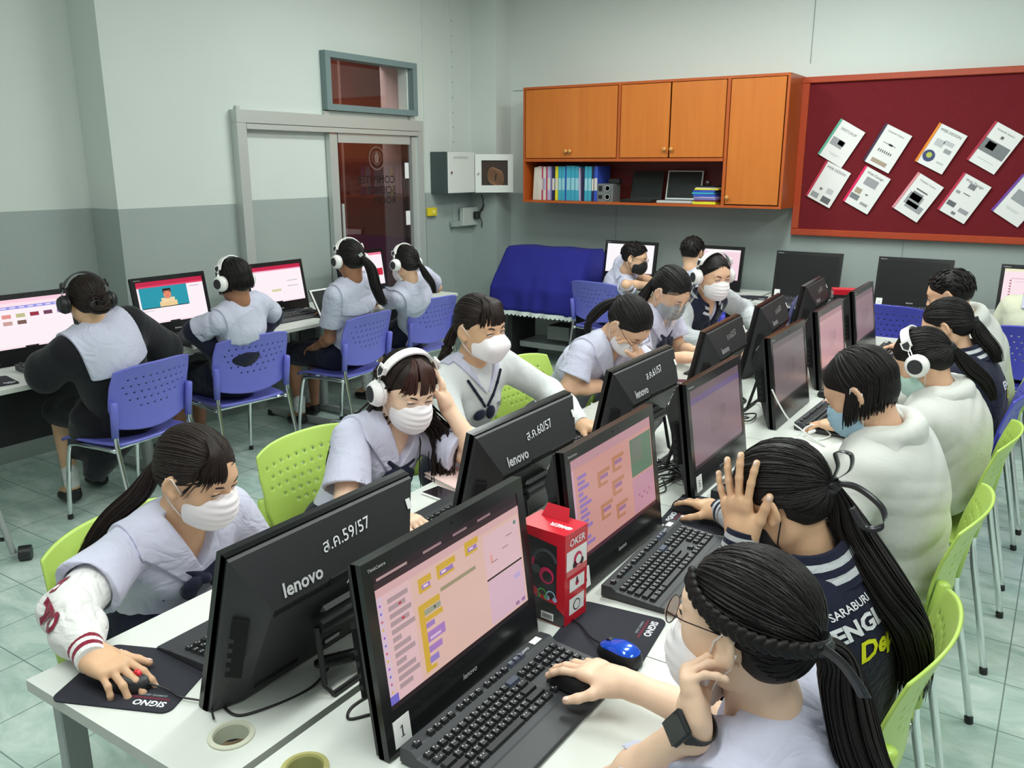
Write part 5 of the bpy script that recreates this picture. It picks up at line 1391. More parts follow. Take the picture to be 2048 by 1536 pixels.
def frame(yaw, pitch=0, roll=0):
    """columns right, forward, up. yaw: heading in degrees from +x; pitch down positive; roll to own right positive"""
    y, p, r = R(yaw), R(pitch), R(roll)
    f0 = A3([math.cos(y), math.sin(y), 0]); r0 = A3([math.sin(y), -math.cos(y), 0]); u0 = A3([0, 0, 1])
    f = f0 * math.cos(p) - u0 * math.sin(p); u = u0 * math.cos(p) + f0 * math.sin(p)
    rr = r0 * math.cos(r) - u * math.sin(r); uu = u * math.cos(r) + r0 * math.sin(r)
    return np.stack([rr, f, uu], 1)
def head_sdf(s, c, F, sc=1., ears=True):
    """skull, face, ears; local x right, y forward, z up"""
    W = lambda p: c + F @ (A3(p) * sc)
    E = lambda p, r, k=.02, M=I3, op='u': s.ell(W(p), A3(r) * sc, F @ M, k, op)
    E((0, -.012, .022), (.073, .092, .082)); E((0, .020, .000), (.064, .070, .078), .03)
    E((0, .028, -.048), (.054, .056, .058), .03); E((0, .058, -.090), (.022, .020, .018), .03)
    for sx in (-1, 1):
        E((sx * .034, .052, -.030), (.026, .024, .026), .02)
        E((sx * .048, .0, -.062), (.014, .030, .028), .03)
    E((0, .074, .020), (.040, .012, .010), .02)
    for sx in (-1, 1): E((sx * .030, .092, -.004), (.017, .013, .0095), .012, I3, 's')
    s.cap(W((0, .082, .006)), W((0, .101, -.028)), .0075 * sc, .0105 * sc, .010)
    for sx in (-1, 1): s.ell(W((sx * .012, .092, -.032)), A3((.0085, .009, .0075)) * sc, F, .008)
    E((0, .088, -.058), (.022, .008, .006), .006); E((0, .086, -.066), (.019, .008, .006), .005)
    s.cap(W((-.019, .0945, -.062)), W((.019, .0945, -.062)), .0014 * sc, .0014 * sc, .004, 's')
    for sx in (-1, 1):   # closed-ish eye mound
        E((sx * .030, .074, -.004), (.0145, .0122, .0110), .004)
        E((sx * .030, .0835, .0025), (.0135, .0065, .0045), .004)
        E((sx * .030, .0825, -.011), (.0125, .0055, .003), .003)
        E((sx * .030, .0885, -.0048), (.0120, .006, .0046), .002, I3, 's')
    if ears:
        for sx in (-1, 1):
            a = R(28) * sx; c_, s_ = math.cos(a), math.sin(a); M = A3([[c_, -s_, 0], [s_, c_, 0], [0, 0, 1]])
            t = R(-10); M2 = M @ A3([[1, 0, 0], [0, math.cos(t), -math.sin(t)], [0, math.sin(t), math.cos(t)]])
            E((sx * .079, -.010, -.010), (.0075, .019, .031), .008, M2)
            E((sx * .087, -.006, -.006), (.0060, .011, .019), .004, M2, 's')
            E((sx * .078, .000, -.036), (.006, .009, .010), .008, M2)
    return s
def hand_sdf(s, w, d, n, side, curls, spread=0., thumb=(.5, .2), sc=1., nails=None, curl_end=1.0):
    """w wrist, d direction to knuckles, n back-of-hand normal, side: unit vector towards thumb"""
    d = nrm(d); n = nrm(A3(n) - d * (A3(n) @ d)); t = np.cross(d, n); t = t if t @ A3(side) > 0 else -t
    W = lambda x, y, z=0: w + (t * x + d * y + n * z) * sc
    M = np.stack([t, d, n], 1)
    s.box(W(.0, .047, -.001), A3((.033, .043, .0125)) * sc, M, .011 * sc, .02)
    s.ell(W(.018, .030, -.010), A3((.016, .030, .014)) * sc, M, .015); s.ell(W(-.022, .04, -.008), A3((.012, .032, .012)) * sc, M, .015)
    s.cap(W(0, -.02), W(0, .03), .0235 * sc, .022 * sc, .02)
    X = [.0265, .0085, -.0095, -.0265]; Y = [.086, .090, .086, .077]; L = [(.040, .025, .018), (.044, .028, .019), (.040, .026, .018), (.031, .019, .016)]; RR = [.0085, .0087, .0083, .0073]
    for i in range(4):
        p = W(X[i], Y[i] - .012, .001); an = 0; fa = R(spread * (1.5 - i) * 4)
        dd = nrm(d * math.cos(fa) + t * math.sin(fa))
        cu = curls[i] if hasattr(curls[0], '__len__') else curls
        r = RR[i] * sc; p2 = p + dd * .012 * sc
        s.cap(p, p2, r * 1.12, r * 1.08, .012); p = p2
        for j in range(3):
            an += R(cu[j]); q = p + (dd * math.cos(an) - n * math.sin(an)) * L[i][j] * sc
            s.cap(p, q, r, r * .93, .004); r *= .93; p0 = p; p = q
        if nails is not None:
            td = nrm(p - p0); nn = nrm(n * math.cos(an) + dd * math.sin(an)); nails.append((p + td * .0 + nn * r * .80, td, nn, r))
    a, b = thumb      # abduction, drop
    p0 = W(.022, .018, -.006); dirn = nrm(t * a + d * (1 - a * .5) - n * b); p1 = p0 + dirn * .038 * sc
    dir2 = nrm(dirn * .9 + d * .35 - n * b * .3); p2 = p1 + dir2 * .031 * sc; p3 = p2 + nrm(dir2 + d * .2) * .024 * sc
    s.cap(p0, p1, .0145 * sc, .0112 * sc, .018); s.cap(p1, p2, .0108 * sc, .0098 * sc, .006); s.cap(p2, p3, .0098 * sc, .0082 * sc, .005)
    if nails is not None: td = nrm(p3 - p2); nails.append((p3 + nrm(t * .5 + n * .85) * .0068 * sc, td, nrm(t * .5 + n * .85), .009 * sc))
    return s
def ik(S, W, a, b, hint):
    S, W = A3(S), A3(W); v = W - S; L = np.linalg.norm(v)
    if L > (a + b) * .985: k = L / ((a + b) * .985); a *= k; b *= k
    if L < abs(a - b) * 1.02 + .02: pass
    x = (a * a - b * b + L * L) / (2 * L); h = math.sqrt(max(0, a * a - x * x)); n = v / L
    hd = A3(hint) - n * (A3(hint) @ n); hd = nrm(hd)
    return S + n * x + hd * h
def march(s, p, d, off=.0, n=60):
    p = A3(p); d = nrm(d)
    for _ in range(n):
        v = float(s(p[None])[0]) - off
        if abs(v) < .0006: break
        p = p + d * v * .8
    return p
HULL = [None]
def hull_r(D):
    """radius from the head centre to the hair hull along unit directions D (local frame)"""
    h = HULL[0]; t = np.full(len(D), .16); c0 = A3([0, -.014, .026])
    for _ in range(14): t = t - h(c0 + D * t[:, None]) * .9
    return t
def slerp_lines(c, F, ra, starts, goal, jit_, n=9, lift=(.0, .004), seed=1, ext=None, sc=1.):
    if not len(starts): return []
    r = np.random.default_rng(seed); g = nrm(goal); Q = []; LF = []
    t = np.linspace(0, 1, n)
    for s_ in starts:
        s_ = nrm(s_); om = math.acos(np.clip(s_ @ g, -1, 1)); LF.append(r.uniform(*lift))
        q = (np.sin((1 - t) * om)[:, None] * s_ + np.sin(t * om)[:, None] * g) / max(math.sin(om), 1e-3)
        q = q + (np.sin(t * math.pi))[:, None] * r.normal(0, jit_, 3); Q.append(q / np.linalg.norm(q, axis=1)[:, None])
    D = np.concatenate(Q); rr = hull_r(D).reshape(len(Q), n); D = D.reshape(len(Q), n, 3)
    out = []
    for i in range(len(Q)):
        p = D[i] * (rr[i] + LF[i] + .002 * np.sin(t * math.pi))[:, None]
        out.append((c + ((p + A3([0, -.014, .026])) * sc) @ F.T, D[i] @ F.T))
    return out
def slerp_old(c, F, ra, starts, goal, jit_, n=9, lift=(.0, .004), seed=1, ext=None, sc=1.):
    r = np.random.default_rng(seed); out = []
    g = nrm(goal)
    for s_ in starts:
        s_ = nrm(s_); om = math.acos(np.clip(s_ @ g, -1, 1)); lf = r.uniform(*lift)
        t = np.linspace(0, 1, n)
        q = (np.sin((1 - t) * om)[:, None] * s_ + np.sin(t * om)[:, None] * g) / max(math.sin(om), 1e-3)
        jv = r.normal(0, jit_, 3); q = q + (np.sin(t * math.pi))[:, None] * jv
        q = q / np.sqrt(((q / ra) ** 2).sum(1))[:, None]
        nr = q / (ra * ra); nr /= np.linalg.norm(nr, axis=1)[:, None]
        p = q + nr * (lf + .003 * np.sin(t * math.pi))[:, None]
        out.append((c + ((p + A3([0, -.014, .026])) * sc) @ F.T, nr @ F.T))
    return out
HLINE = A3([(0, .080, .080), (.030, .077, .077), (.052, .058, .058), (.066, .036, .030), (.073, .018, .006), (.078, -.006, .020), (.082, -.034, .006), (.078, -.055, -.030), (.055, -.082, -.058), (.0, -.095, -.065)])
def hline(t, sx):
    t = t * (len(HLINE) - 1); i = min(int(t), len(HLINE) - 2); p = HLINE[i] + (HLINE[i + 1] - HLINE[i]) * (t - i)
    return A3([p[0] * sx, p[1], p[2]]) - A3([0, -.014, .026])
RA = A3([.081, .104, .091])
def tail_lines(G, pts, n, spread, seed=2, m=16, world=True, endsp=.5):
    r = np.random.default_rng(seed); base = cr([G] + list(pts), 6); T = np.gradient(base, axis=0); T /= np.linalg.norm(T, axis=1)[:, None] + 1e-9
    up = A3([.3, .2, 1.]); U = up - (T @ up)[:, None] * T; U /= np.linalg.norm(U, axis=1)[:, None] + 1e-9; W = np.cross(T, U)
    out = []; tt = np.linspace(0, 1, len(base)); prof = np.where(tt < .35, .25 + .75 * np.sin(tt / .35 * math.pi / 2), 1 - (1 - endsp) * ((tt - .35) / .65) ** 2)
    for k in range(n):
        a = r.uniform(0, 6.28); rr = spread * math.sqrt(r.uniform(.02, 1)); e = r.uniform(.82, 1.0); w = r.normal(0, .10)
        L = max(4, int(len(base) * e)); sl = slice(0, L)
        an = a + w * tt[sl] * 3
        p = base[sl] + (U[sl] * np.cos(an)[:, None] + W[sl] * np.sin(an)[:, None] * .8) * (rr * prof[sl])[:, None]
        out.append((p, U[sl] * math.cos(a) + W[sl] * math.sin(a)))
    return out
def person(label, head, hyaw, hpitch, hroll, byaw, hip, arms, outfit='blouse', skin=None, hair=None, hairm=None, mask='white', group=None,
           seed=1, near=0, sc=1., glasses=None, watch=False, shield=False, neckpull=0., shoulder=.150, lean_f=0., legs='skirt', hipz=.545, bow=True, extra=None, brow=True, sock=True, knee=.41, wide=1.):
    hR = [.0042, .0032, .0026][near]; hC = [.0075, .006, .005][near]
    skin = skin or SKIN_B; hairm = hairm or HAIR
    c = A3(head); F = frame(hyaw, hpitch, hroll); O = A3([hip[0], hip[1], 0.])
    Hh = A3([hip[0], hip[1], hipz]); yb = R(byaw); fb = A3([math.cos(yb), math.sin(yb), 0])
    Wh = lambda p: c + F @ (A3(p) * sc)
    hb = Wh((0, -.030, -.070))
    N = hb + nrm((Hh - hb) * A3([1, 1, 1.15])) * (.075 - neckpull) * sc
    up = nrm(N - (Hh + A3([0, 0, .02]))); mid = Hh + (N - Hh) * .5 - fb * .02
    f = nrm(fb - up * (fb @ up)); r = np.cross(f, up); T = np.stack([r, f, up], 1)
    Lt = np.linalg.norm(N - Hh)
    S = {s: N - up * .058 + r * s * shoulder * wide + f * lean_f for s in (-1, 1)}
    for s in (-1, 1):
        if 'sh' + 'LR'[s > 0] in arms: S[s] = S[s] + A3(arms['sh' + 'LR'[s > 0]])
    def spine(t):     # gentle curve, slouching backwards
        return Hh + (N - Hh) * t - fb * .035 * math.sin(t * math.pi) * (1 if Lt > .3 else .5)
    # ---------------- body
    hn = Sdf(); head_sdf(hn, c, F, sc)
    hn.cap(Wh((0, -.026, -.045)), N + up * .01, .047 * sc, .047 * sc, .03); hn.cap(N + up * .01, N - up * .05, .050, .060, .03)
    hn.ell(N - up * .12 + f * .015, (.10, .060, .10), T, .05)
    geos = [sdf_geo(hn, hR) + (0,)]
    tb = Sdf(); tb.ell(spine(.08), (.135, .10, .09), T, .05).ell(spine(.35), (.11, .085, .11), T, .06).ell(spine(.66), (.130, .09, .12), T, .06)
    tb.cap(S[-1] - f * 0 - up * .01, S[1] - up * .01, .045, .045, .06)
    rb = A3([fb[1], -fb[0], 0]); K = {}; An = {}
    for s in (-1, 1):
        hj = Hh + rb * s * .08; K[s] = Hh + fb * knee + rb * s * .095 - A3([0, 0, .045]); An[s] = K[s] + fb * .0 + A3([0, 0, -K[s][2] + .085]) + rb * s * .01 + (fb * .06 if s > 0 else -fb * .05)
        tb.cap(hj, K[s], .075, .052, .04); tb.cap(K[s], An[s], .050, .034, .03); tb.cap(An[s], An[s] + fb * .10 - A3([0, 0, .045]), .032, .028, .02)
    geos.append(sdf_geo(tb, .011) + (0,))
    nails = [] if near == 2 else None
    ARM = {}; rf = .94
    for s, nm in ((-1, 'L'), (1, 'R')):
        a = arms.get(nm)
        if a is None: a = dict(w=Hh + fb * .22 + rb * s * .12 + A3([0, 0, .06]), d=fb * .8 - rb * s * .5, n=(0, 0, 1), c=(20, 25, 20))
        wv = A3(a['w']); hint = A3(a.get('hint', -fb * .3 + rb * s * .5 - A3([0, 0, 1.])))
        E_ = ik(S[s], wv, a.get('ua', .265), a.get('fa', .235), hint) if 'el' not in a else A3(a['el'])
        ARM[s] = (E_, wv)
        m = Sdf(); m.cap(S[s], E_, .043 * rf, .037 * rf, .02); fm = E_ + (wv - E_) * .35
        m.cap(E_, fm, .0365 * rf, .037 * rf, .03).cap(fm, wv, .037 * rf, .0235 * rf, .02)
        d_ = nrm(A3(a['d'])); sd = A3(a.get('side', -rb * s))
        hand_sdf(m, wv, d_, A3(a['n']), sd, a.get('c', (15, 20, 15)), a.get('spread', .8), a.get('thumb', (.55, .35)), a.get('hs', .95) * sc, nails)
        # fine near the hand, coarser above
        geos.append(sdf_geo(m, [.0042, .0032, .0026][near]) + (0,))
    body = geo_obj('person', geos, [skin], origin=O); body.location = O
    tag(body, label, 'person', group)
    MM = Matrix.Translation(Vector(-O))
    def child(name, geo, m, par=None):
        o = geo_obj(name, geo if isinstance(geo, list) else [geo + (0,)], m if isinstance(m, list) else [m], par or body, origin=O); return o
    def mb(): b = MB(); b.M = MM; return b
    # ---------------- face details
    for sx in (-1, 1):
        ey = mb()
        ey.ell(Wh((sx * .030, .0806, -.0048)), (.0124, .0092, .0050), M_EYEW, Matrix(F.tolist()), 14, 8)
        ey.ell(Wh((sx * .0295, .0800, -.0055)), (.0058, .0098, .0051), M_IRIS, Matrix(F.tolist()), 12, 8)
        ey.tube([Wh(p) for p in ((sx * .0180, .0855, -.0062), (sx * .024, .0885, -.0012), (sx * .031, .0895, .0006), (sx * .038, .0870, -.001), (sx * .0440, .081, -.0055))], [.0007, .0013, .0016, .0015, .0009], M_IRIS, 6)
        ey.build('eye', body, smooth=True)
    if brow:
        for sx in (-1, 1):
            br = mb(); br.tube([Wh(p) for p in ((sx * .013, .0925, .0125), (sx * .024, .0925, .0185), (sx * .036, .0875, .0205), (sx * .047, .0765, .0155))], [.0018, .0026, .0024, .001], hairm, 6, flat=tuple(F[:, 1]))
            br.build('eyebrow', body, smooth=True)
    if mask is None or mask == 'low':
        b = mb(); b.ell(Wh((0, .0915, -.0575)), (.019, .006, .0045), M_LIP, Matrix(F.tolist())); b.ell(Wh((0, .0905, -.066)), (.017, .006, .0052), M_LIP, Matrix(F.tolist())); b.build('lips', body, smooth=True)
    if nails:
        for (p, td, nn, r_) in nails:
            b = mb(); sx_ = np.cross(td, nn); Mx = Matrix([[sx_[i], td[i], nn[i]] for i in range(3)]); b.ell(p - td * .002, (r_ * .62, r_ * .85, r_ * .30), M_NAIL, Mx, 10, 6)
            b.build('fingernail', body, smooth=True)
    # ---------------- mask
    if mask and mask != 'none':
        mm = {'white': C_MASK, 'kf': C_MASK, 'black': C_MASKB, 'blue': C_MASKL, 'green': C_MASKG, 'low': C_MASK, 'grey': mat('mask_grey', lin(150, 154, 156), .7)}[mask]
        ms = Sdf(); dz = -.022 if mask == 'low' else 0.
        ms.ell(Wh((0, .033, -.060 + dz)), A3((.0680, .090, .079)) * sc, F, 0)
        if mask == 'kf': ms.cap(Wh((-.034, .100, -.052)), Wh((.034, .100, -.052)), .016, .016, .03)
        def reg(P):
            q = (P - c) @ F / sc; x, y, z = q[:, 0], q[:, 1], q[:, 2] - dz
            top = -.015 + .010 * np.exp(-(x / .020) ** 2) - .7 * x * x
            bot = -.119 + 1.5 * x * x * (1 if mask != 'kf' else 5)
            return np.maximum(np.maximum(z - top, bot - z), (.022 if mask != 'kf' else .026) - y + 0 * x)
        ms.fn(reg, 'i', .004)
        if mask not in ('kf',):
            def dsp(P):
                q = (P - c) @ F / sc
                return .0012 * np.sin(q[:, 2] * 330 + 6 * np.abs(q[:, 0])) * np.exp(-(q[:, 0] / .05) ** 4) * np.clip((q[:, 1] - .03) * 60, 0, 1)
            ms.disp = dsp
        mo = child('face_mask', sdf_geo(ms, [.0036, .0026, .002][near]), mm)
        for sx in (-1, 1):
            st = mb(); st.tube([Wh(p) for p in ((sx * .063, .026, -.036 + dz), (sx * .076, .010, -.008), (sx * .0835, -.006, .014), (sx * .084, -.024, .006))], .0013 * sc + .0003, mm if mask == 'black' else C_STRAP, 6)
            st.tube([Wh(p) for p in ((sx * .055, .026, -.100 + dz), (sx * .071, .004, -.070), (sx * .082, -.020, -.038), (sx * .085, -.028, -.010))], .0013 * sc + .0003, mm if mask == 'black' else C_STRAP, 6)
            st.build('ear_loop', mo, smooth=True)
    # ---------------- clothes
    infl = {'blouse': .020, 'sweater': .024, 'hoodie': .034, 'varsity': .032, 'cape': .045, 'boyshirt': .024, 'blouse_jacket': .020}[outfit]
    sh = Sdf()
    sh.ell(spine(.06), (.135 + infl, .10 + infl, .10), T, .05).ell(spine(.35), (.108 + infl, .085 + infl, .12), T, .07).ell(spine(.66), (.128 + infl, .09 + infl, .12), T, .07)
    sh.cap(S[-1] - up * .012 + r * .03, S[1] - up * .012 - r * .03, .040 + infl, .040 + infl, .06)
    sh.cap(N - up * .035 - r * .05, N - up * .035 + r * .05, .045 + infl * .6, .045 + infl * .6, .05)
    sh.ell(N - up * .115 + f * .012, (.100 + infl * .7, .062 + infl * .75, .09), T, .05)
    if legs == 'skirt' and outfit in ('blouse', 'sweater'):
        for s in (-1, 1): sh.ell(spine(.64) + f * .075 + r * s * .052, (.055, .040, .055), T, .05)
    if outfit == 'hoodie' or (extra and extra.get('loose_back')):
        sh.ell(spine(.50) - f * .012, (.168, .118, Lt * .50), T, .08); sh.ell(spine(.80), (.165, .095, .10), T, .08)
        sh.ell(spine(.18), (.172, .135, .13), T, .06)
    elif outfit in ('varsity', 'cape'):
        sh.ell(spine(.52) - f * .01, (.155, .110, Lt * .48), T, .07); sh.ell(spine(.80), (.150, .085, .09), T, .06)
    neck = Sdf(); neck.ell(N + up * .025 + f * .0, (.056, .058, .055), T)
    def tq(P): return (P - N) @ T
    def vcut(P):
        q = tq(P); x, y, z = np.abs(q[:, 0]), q[:, 1], q[:, 2]
        return np.maximum(np.maximum((x - .060 * (z + .128) / .125) * .9, -y), z - .2)
    sleeves = Sdf(); longs = outfit in ('sweater', 'hoodie', 'varsity', 'cape')
    tgt = sh if outfit in ('blouse', 'sweater', 'hoodie', 'boyshirt', 'cape', 'blouse_jacket') else sleeves
    ends = []
    for s in (-1, 1):
        E_, wv = ARM[s]
        if longs or arms.get('sleeve' + 'LR'[s > 0]):
            t2 = tgt if longs else sleeves
            g = infl * .55; w2 = E_ + (wv - E_) * (.90 if outfit in ('sweater', 'hoodie', 'cape') else .82)
            t2.cap(S[s], E_, .046 + g, .040 + g, .03); t2.cap(E_, E_ + (wv - E_) * .5, .040 + g, .041 + g, .03).cap(E_ + (wv - E_) * .5, w2, .041 + g, .030 + g * .6, .02)
            if outfit == 'cape': t2.cap(S[s], E_ - A3([0, 0, .05]), .07, .08, .05)
            ends.append((w2, nrm(wv - E_), s, .028 + g * .6))
        if not longs:
            e2 = S[s] + (E_ - S[s]) * .66; dd = nrm(E_ - S[s])
            sh.cap(S[s] + up * .0, S[s] + dd * .08, .058, .060, .03)
            sh.cone(S[s] + dd * .02, e2, .058, .074, .012); sh.cone(e2 - dd * .035, e2 + dd * .03, .062, .068, .004, 's')
    if outfit in ('blouse', 'blouse_jacket', 'varsity'): sh.fn(vcut, 's', .006)
    elif outfit == 'boyshirt':
        sh.fn(lambda P: np.maximum(np.maximum(np.abs(tq(P)[:, 0]) - .04 * (tq(P)[:, 2] + .09) / .1, -tq(P)[:, 1]), tq(P)[:, 2] - .2), 's', .006)
    sh.fn(neck, 's', .008)
    sh.disp = folds(seed, {'blouse': .0075 if near == 2 else .0050, 'sweater': .0055, 'hoodie': .0072, 'varsity': .005, 'cape': .004, 'boyshirt': .0075, 'blouse_jacket': .0075}[outfit], .75 if outfit == 'hoodie' else (.65 if longs else 1.))
    cm = {'blouse': C_SHIRT, 'sweater': C_SWEAT, 'hoodie': C_GREYH, 'varsity': C_NAVY, 'cape': C_BLACKC, 'boyshirt': C_SHIRT, 'blouse_jacket': C_SHIRT}[outfit]
    if extra and 'cloth' in extra: cm = extra['cloth']
    if outfit == 'hoodie':
        hood = Sdf()
        pts = [N + r * .062 + f * .062 - up * .030, N + r * .088 + f * .01 - up * .0, N + r * .078 - f * .055 + up * .014, N - f * .088 + up * .018, N - r * .078 - f * .055 + up * .014, N - r * .088 + f * .01 - up * .0, N - r * .062 + f * .062 - up * .030]
        hd = cr(pts, 3); hood.chain(list(hd), [.026] * len(hd), .016)
        pts = [N + r * .105 - f * .055 - up * .015, N + r * .085 - f * .105 - up * .10, N + r * .03 - f * .130 - up * .225, N - f * .130 - up * .25, N - r * .03 - f * .130 - up * .225, N - r * .085 - f * .105 - up * .10, N - r * .105 - f * .055 - up * .015]
        hd = cr(pts, 3); hood.chain(list(hd), [.024] * len(hd), .02)
        hood.ell(N - f * .088 - up * .09, (.080, .040, .12), T, .03)
        hood.fn(neck, 's', .01); hood.disp = folds(seed + 4, .0025, .5)
        child('hood', sdf_geo(hood, hC * .7), extra['cloth'] if extra and 'cloth' in extra else cm)
    def hemcut(P): return -((P - Hh) @ up + .075)
    sh.fn(hemcut, 'i', .01)
    if outfit == 'varsity' or arms.get('sleeveR') or arms.get('sleeveL'):
        sleeves.disp = folds(seed + 5, .0065, .7)
    if extra and extra.get('waist_jacket'):
        wj = Sdf(); g_ = .045
        wj.ell(spine(.06), (.135 + g_, .11 + g_, .10), T, .05).ell(spine(.30), (.118 + g_, .09 + g_, .12), T, .05).ell(spine(.46), (.13 + g_, .09 + g_, .08), T, .05)
        for s in (-1, 1):
            E_, wv = ARM[s]; wj.cap(spine(.42) + r * s * .13, S[s] + (E_ - S[s]) * .8, .05, .062, .04).cap(S[s] + (E_ - S[s]) * .8, E_ + (wv - E_) * .8, .062, .05, .03)
        wj.disp = folds(seed + 7, .005, .7); wj.fn(neck, 's', .01)
        child('navy_jacket', sdf_geo(wj, .008), C_NAVY)
    inner = None
    if outfit == 'varsity':
        inner = Sdf(); inner.ell(N - up * .115 + f * .014, (.112, .076, .11), T, .02); inner.cap(S[-1] - up * .012 + r * .05, S[1] - up * .012 - r * .05, .052, .052, .05)
        inner.fn(lambda P: np.maximum(np.maximum((np.abs(tq(P)[:, 0]) - .042 * (tq(P)[:, 2] + .10) / .1) * .9, -tq(P)[:, 1]), tq(P)[:, 2] - .2), 's', .004); inner.fn(neck, 's', .006)
        child('blouse', sdf_geo(inner, .0045), C_SHIRT)
        if bow and mask != 'none' and mask != 'black':
            tip = march(inner, N + f * .3 - up * .115, -f, .006); bs = Sdf()
            for s in (-1, 1): bs.ell(tip + f * .006 + r * s * .030 - up * .010, (.027, .011, .021), T, .004)
            bs.ell(tip + f * .012, (.012, .011, .013), T, .003); child('neck_bow', sdf_geo(bs, .003), C_NAVY)
    nm_ = {'blouse': 'blouse', 'sweater': 'sweater', 'hoodie': 'hooded_sweatshirt', 'varsity': 'jacket', 'cape': 'dark_cape', 'boyshirt': 'shirt', 'blouse_jacket': 'blouse'}[outfit]
    so = child(nm_, sdf_geo(sh, hC * .8), cm)
    if sleeves.ops:
        sm = C_VARS if outfit == 'varsity' else C_OFFW
        if extra and 'sleeve' in extra: sm = extra['sleeve']
        slo = child('jacket_sleeves', sdf_geo(sleeves, hC * .8), sm)
    for (w2, dd, s, rr_) in ends:      # ribbed cuffs
        striped = outfit == 'varsity' or not longs
        if extra and extra.get('plaincuff'): striped = False
        k = mb(); base = sm if striped else cm; cs = ([C_NAVY, C_VARS, C_NAVY, C_VARS, C_NAVY] if outfit == 'varsity' else [C_MAROON, C_OFFW, C_MAROON, C_OFFW]) if striped else [base]
        Lc = .052; n_ = len(cs); q = nrm(np.cross(dd, A3([.3, .5, .8])))
        w3 = w2 - dd * (.012 if not striped else -.012)
        for i in range(n_):
            a0 = w3 + dd * Lc * i / n_; a1 = w3 + dd * Lc * (i + 1) / n_
            k.tube([a0, a1], [rr_ * (1 - .14 * i / n_), rr_ * (1 - .14 * (i + 1) / n_)], cs[i], 22)
        k.build('cuff', so if longs else slo, smooth=False)
    # sailor collar / varsity rib collar / shirt collar
    if outfit in ('blouse', 'sweater', 'cape', 'blouse_jacket'):
        collar_out = .15; lift = .0105; zb = -.165
        def collar(P):
            q = tq(P); x, y, z = np.abs(q[:, 0]), q[:, 1], q[:, 2]
            d = sh_base(P) - lift
            out = collar_out if outfit != 'sweater' else .12
            front = np.maximum(x - out * np.clip((z + (.170 if outfit != 'sweater' else .10)) / .15, 0, 1), -y)
            back = np.maximum(np.maximum(x - out, y), (zb if outfit != 'sweater' else -.05) - z)
            return np.maximum(d, np.minimum(front, back))
        # collar follows the garment without folds
        cl = Sdf(); cl.ops = list(sh.ops); disp0 = sh.disp; cl.disp = lambda P: disp0(P) * .5
        if outfit in ('sweater', 'cape'): cl.ops.insert(-1, ('s', .006, vcut, None, 0))
        sh_base = cl
        lo = N - A3([.24] * 3); hi = N + A3([.24, .24, .16])
        co = child('sailor_collar', sdf_geo(None, hC * .62, collar, lo, hi), C_SHIRT)
        tip = march(sh, N + f * .30 - up * .122, -f, .010)
        if bow:
            bm = C_NAVY; bs = Sdf(); k_ = 1.0
            if outfit == 'sweater' or bow == 'long':
                tip = march(sh, N + f * .30 - up * .155, -f, .008)
                for s in (-1, 1):
                    pts = [march(sh, N + f * .3 - up * z_ + r * s * x_, -f, .003) for (x_, z_) in ((.080, .030), (.056, .07), (.030, .112), (.008, .148))]
                    bs.chain(pts, [.0055] * 4, .004)
                bs.ell(tip - up * .02 + r * .035, (.030, .012, .022), T, .006); bs.ell(tip - up * .025 - r * .02, (.02, .012, .03), T, .006)
            else:
                for s in (-1, 1):
                    Mx = T @ A3([[math.cos(.5 * s), math.sin(.5 * s), 0], [0, 0, 1], [-math.sin(.5 * s), math.cos(.5 * s), 0]]).T
                    bs.ell(tip + f * .008 + r * s * .034 - up * .010, (.030, .013, .024), T, .004)
                    bs.cap(tip + f * .006 + r * s * .010, tip + f * .006 + r * s * .040 - up * .030, .009, .022, .006)
                    bs.cap(tip, march(sh, N + f * .3 - up * .09 + r * s * .052, -f, .004), .011, .009, .006)
                bs.ell(tip + f * .014, (.013, .012, .014), T, .003)
            child('neck_bow', sdf_geo(bs, hC * .5), bm)
        if near or outfit == 'sweater':
            tx = mb()
            bd = extra.get('badge') if extra else None
            if bd:
                p = march(sh, N + f * .3 - up * .20 + r * .085, -f, .0025)
                Mt = basis(r * -1, up, f, p)
                tx.text(bd, .026, mat('navy_thread', lin(40, 44, 110), .8), Mt, bold=.02)
                tx.build('embroidery', so)
    if outfit == 'varsity':
        k = mb(); ring_ = []
        for i in range(25):
            a = R(-62 + 304 * i / 24 - 90 - 90)
            ring_.append((math.sin(R(-152 + 304 * i / 24)), -math.cos(R(-152 + 304 * i / 24))))
        cols = [C_NAVY, C_VARS, C_NAVY, C_VARS, C_NAVY]
        for j in range(5):
            vs = []; fs = []
            for (u0, v0) in ring_:
                for e in (j, j + 1):
                    t = e / 5; rr_ = .124 - .046 * t; zz = -.014 + .062 * t
                    front = max(0, v0)
                    p = N + r * u0 * rr_ + f * v0 * rr_ * 1.0 + up * (zz - .05 * front)
                    vs += [p, p - (r * u0 + f * v0) * .008]
            for i in range(24):
                a = 4 * i; b_ = 4 * (i + 1); fs += [(a, b_, b_ + 2, a + 2), (a + 1, a + 3, b_ + 3, b_ + 1), (a, a + 1, b_ + 1, b_), (a + 2, b_ + 2, b_ + 3, a + 3)]
            k.add(vs, fs, cols[j])
        k.build('ribbed_collar', so, smooth=False)
    if outfit == 'boyshirt':
        k = mb()
        for s in (-1, 1):
            pts = [N + r * s * .058 - f * .02 + up * .012, N + r * s * .060 + f * .03 + up * .0, N + r * s * .02 + f * .075 - up * .035]
            vs = []
            for p in pts: vs += [p, p + r * s * .022 - up * .03 + f * .012]
            k.add(vs, [(0, 1, 3, 2), (2, 3, 5, 4)], cm)
        k.add([N - f * .06 + r * x + up * .012 for x in (-.058, .058)] + [N - f * .085 + r * x - up * .028 for x in (.07, -.07)], [(0, 1, 2, 3)], cm)
        o = k.build('shirt_collar', so); m_ = o.modifiers.new('t', 'SOLIDIFY'); m_.thickness = .003
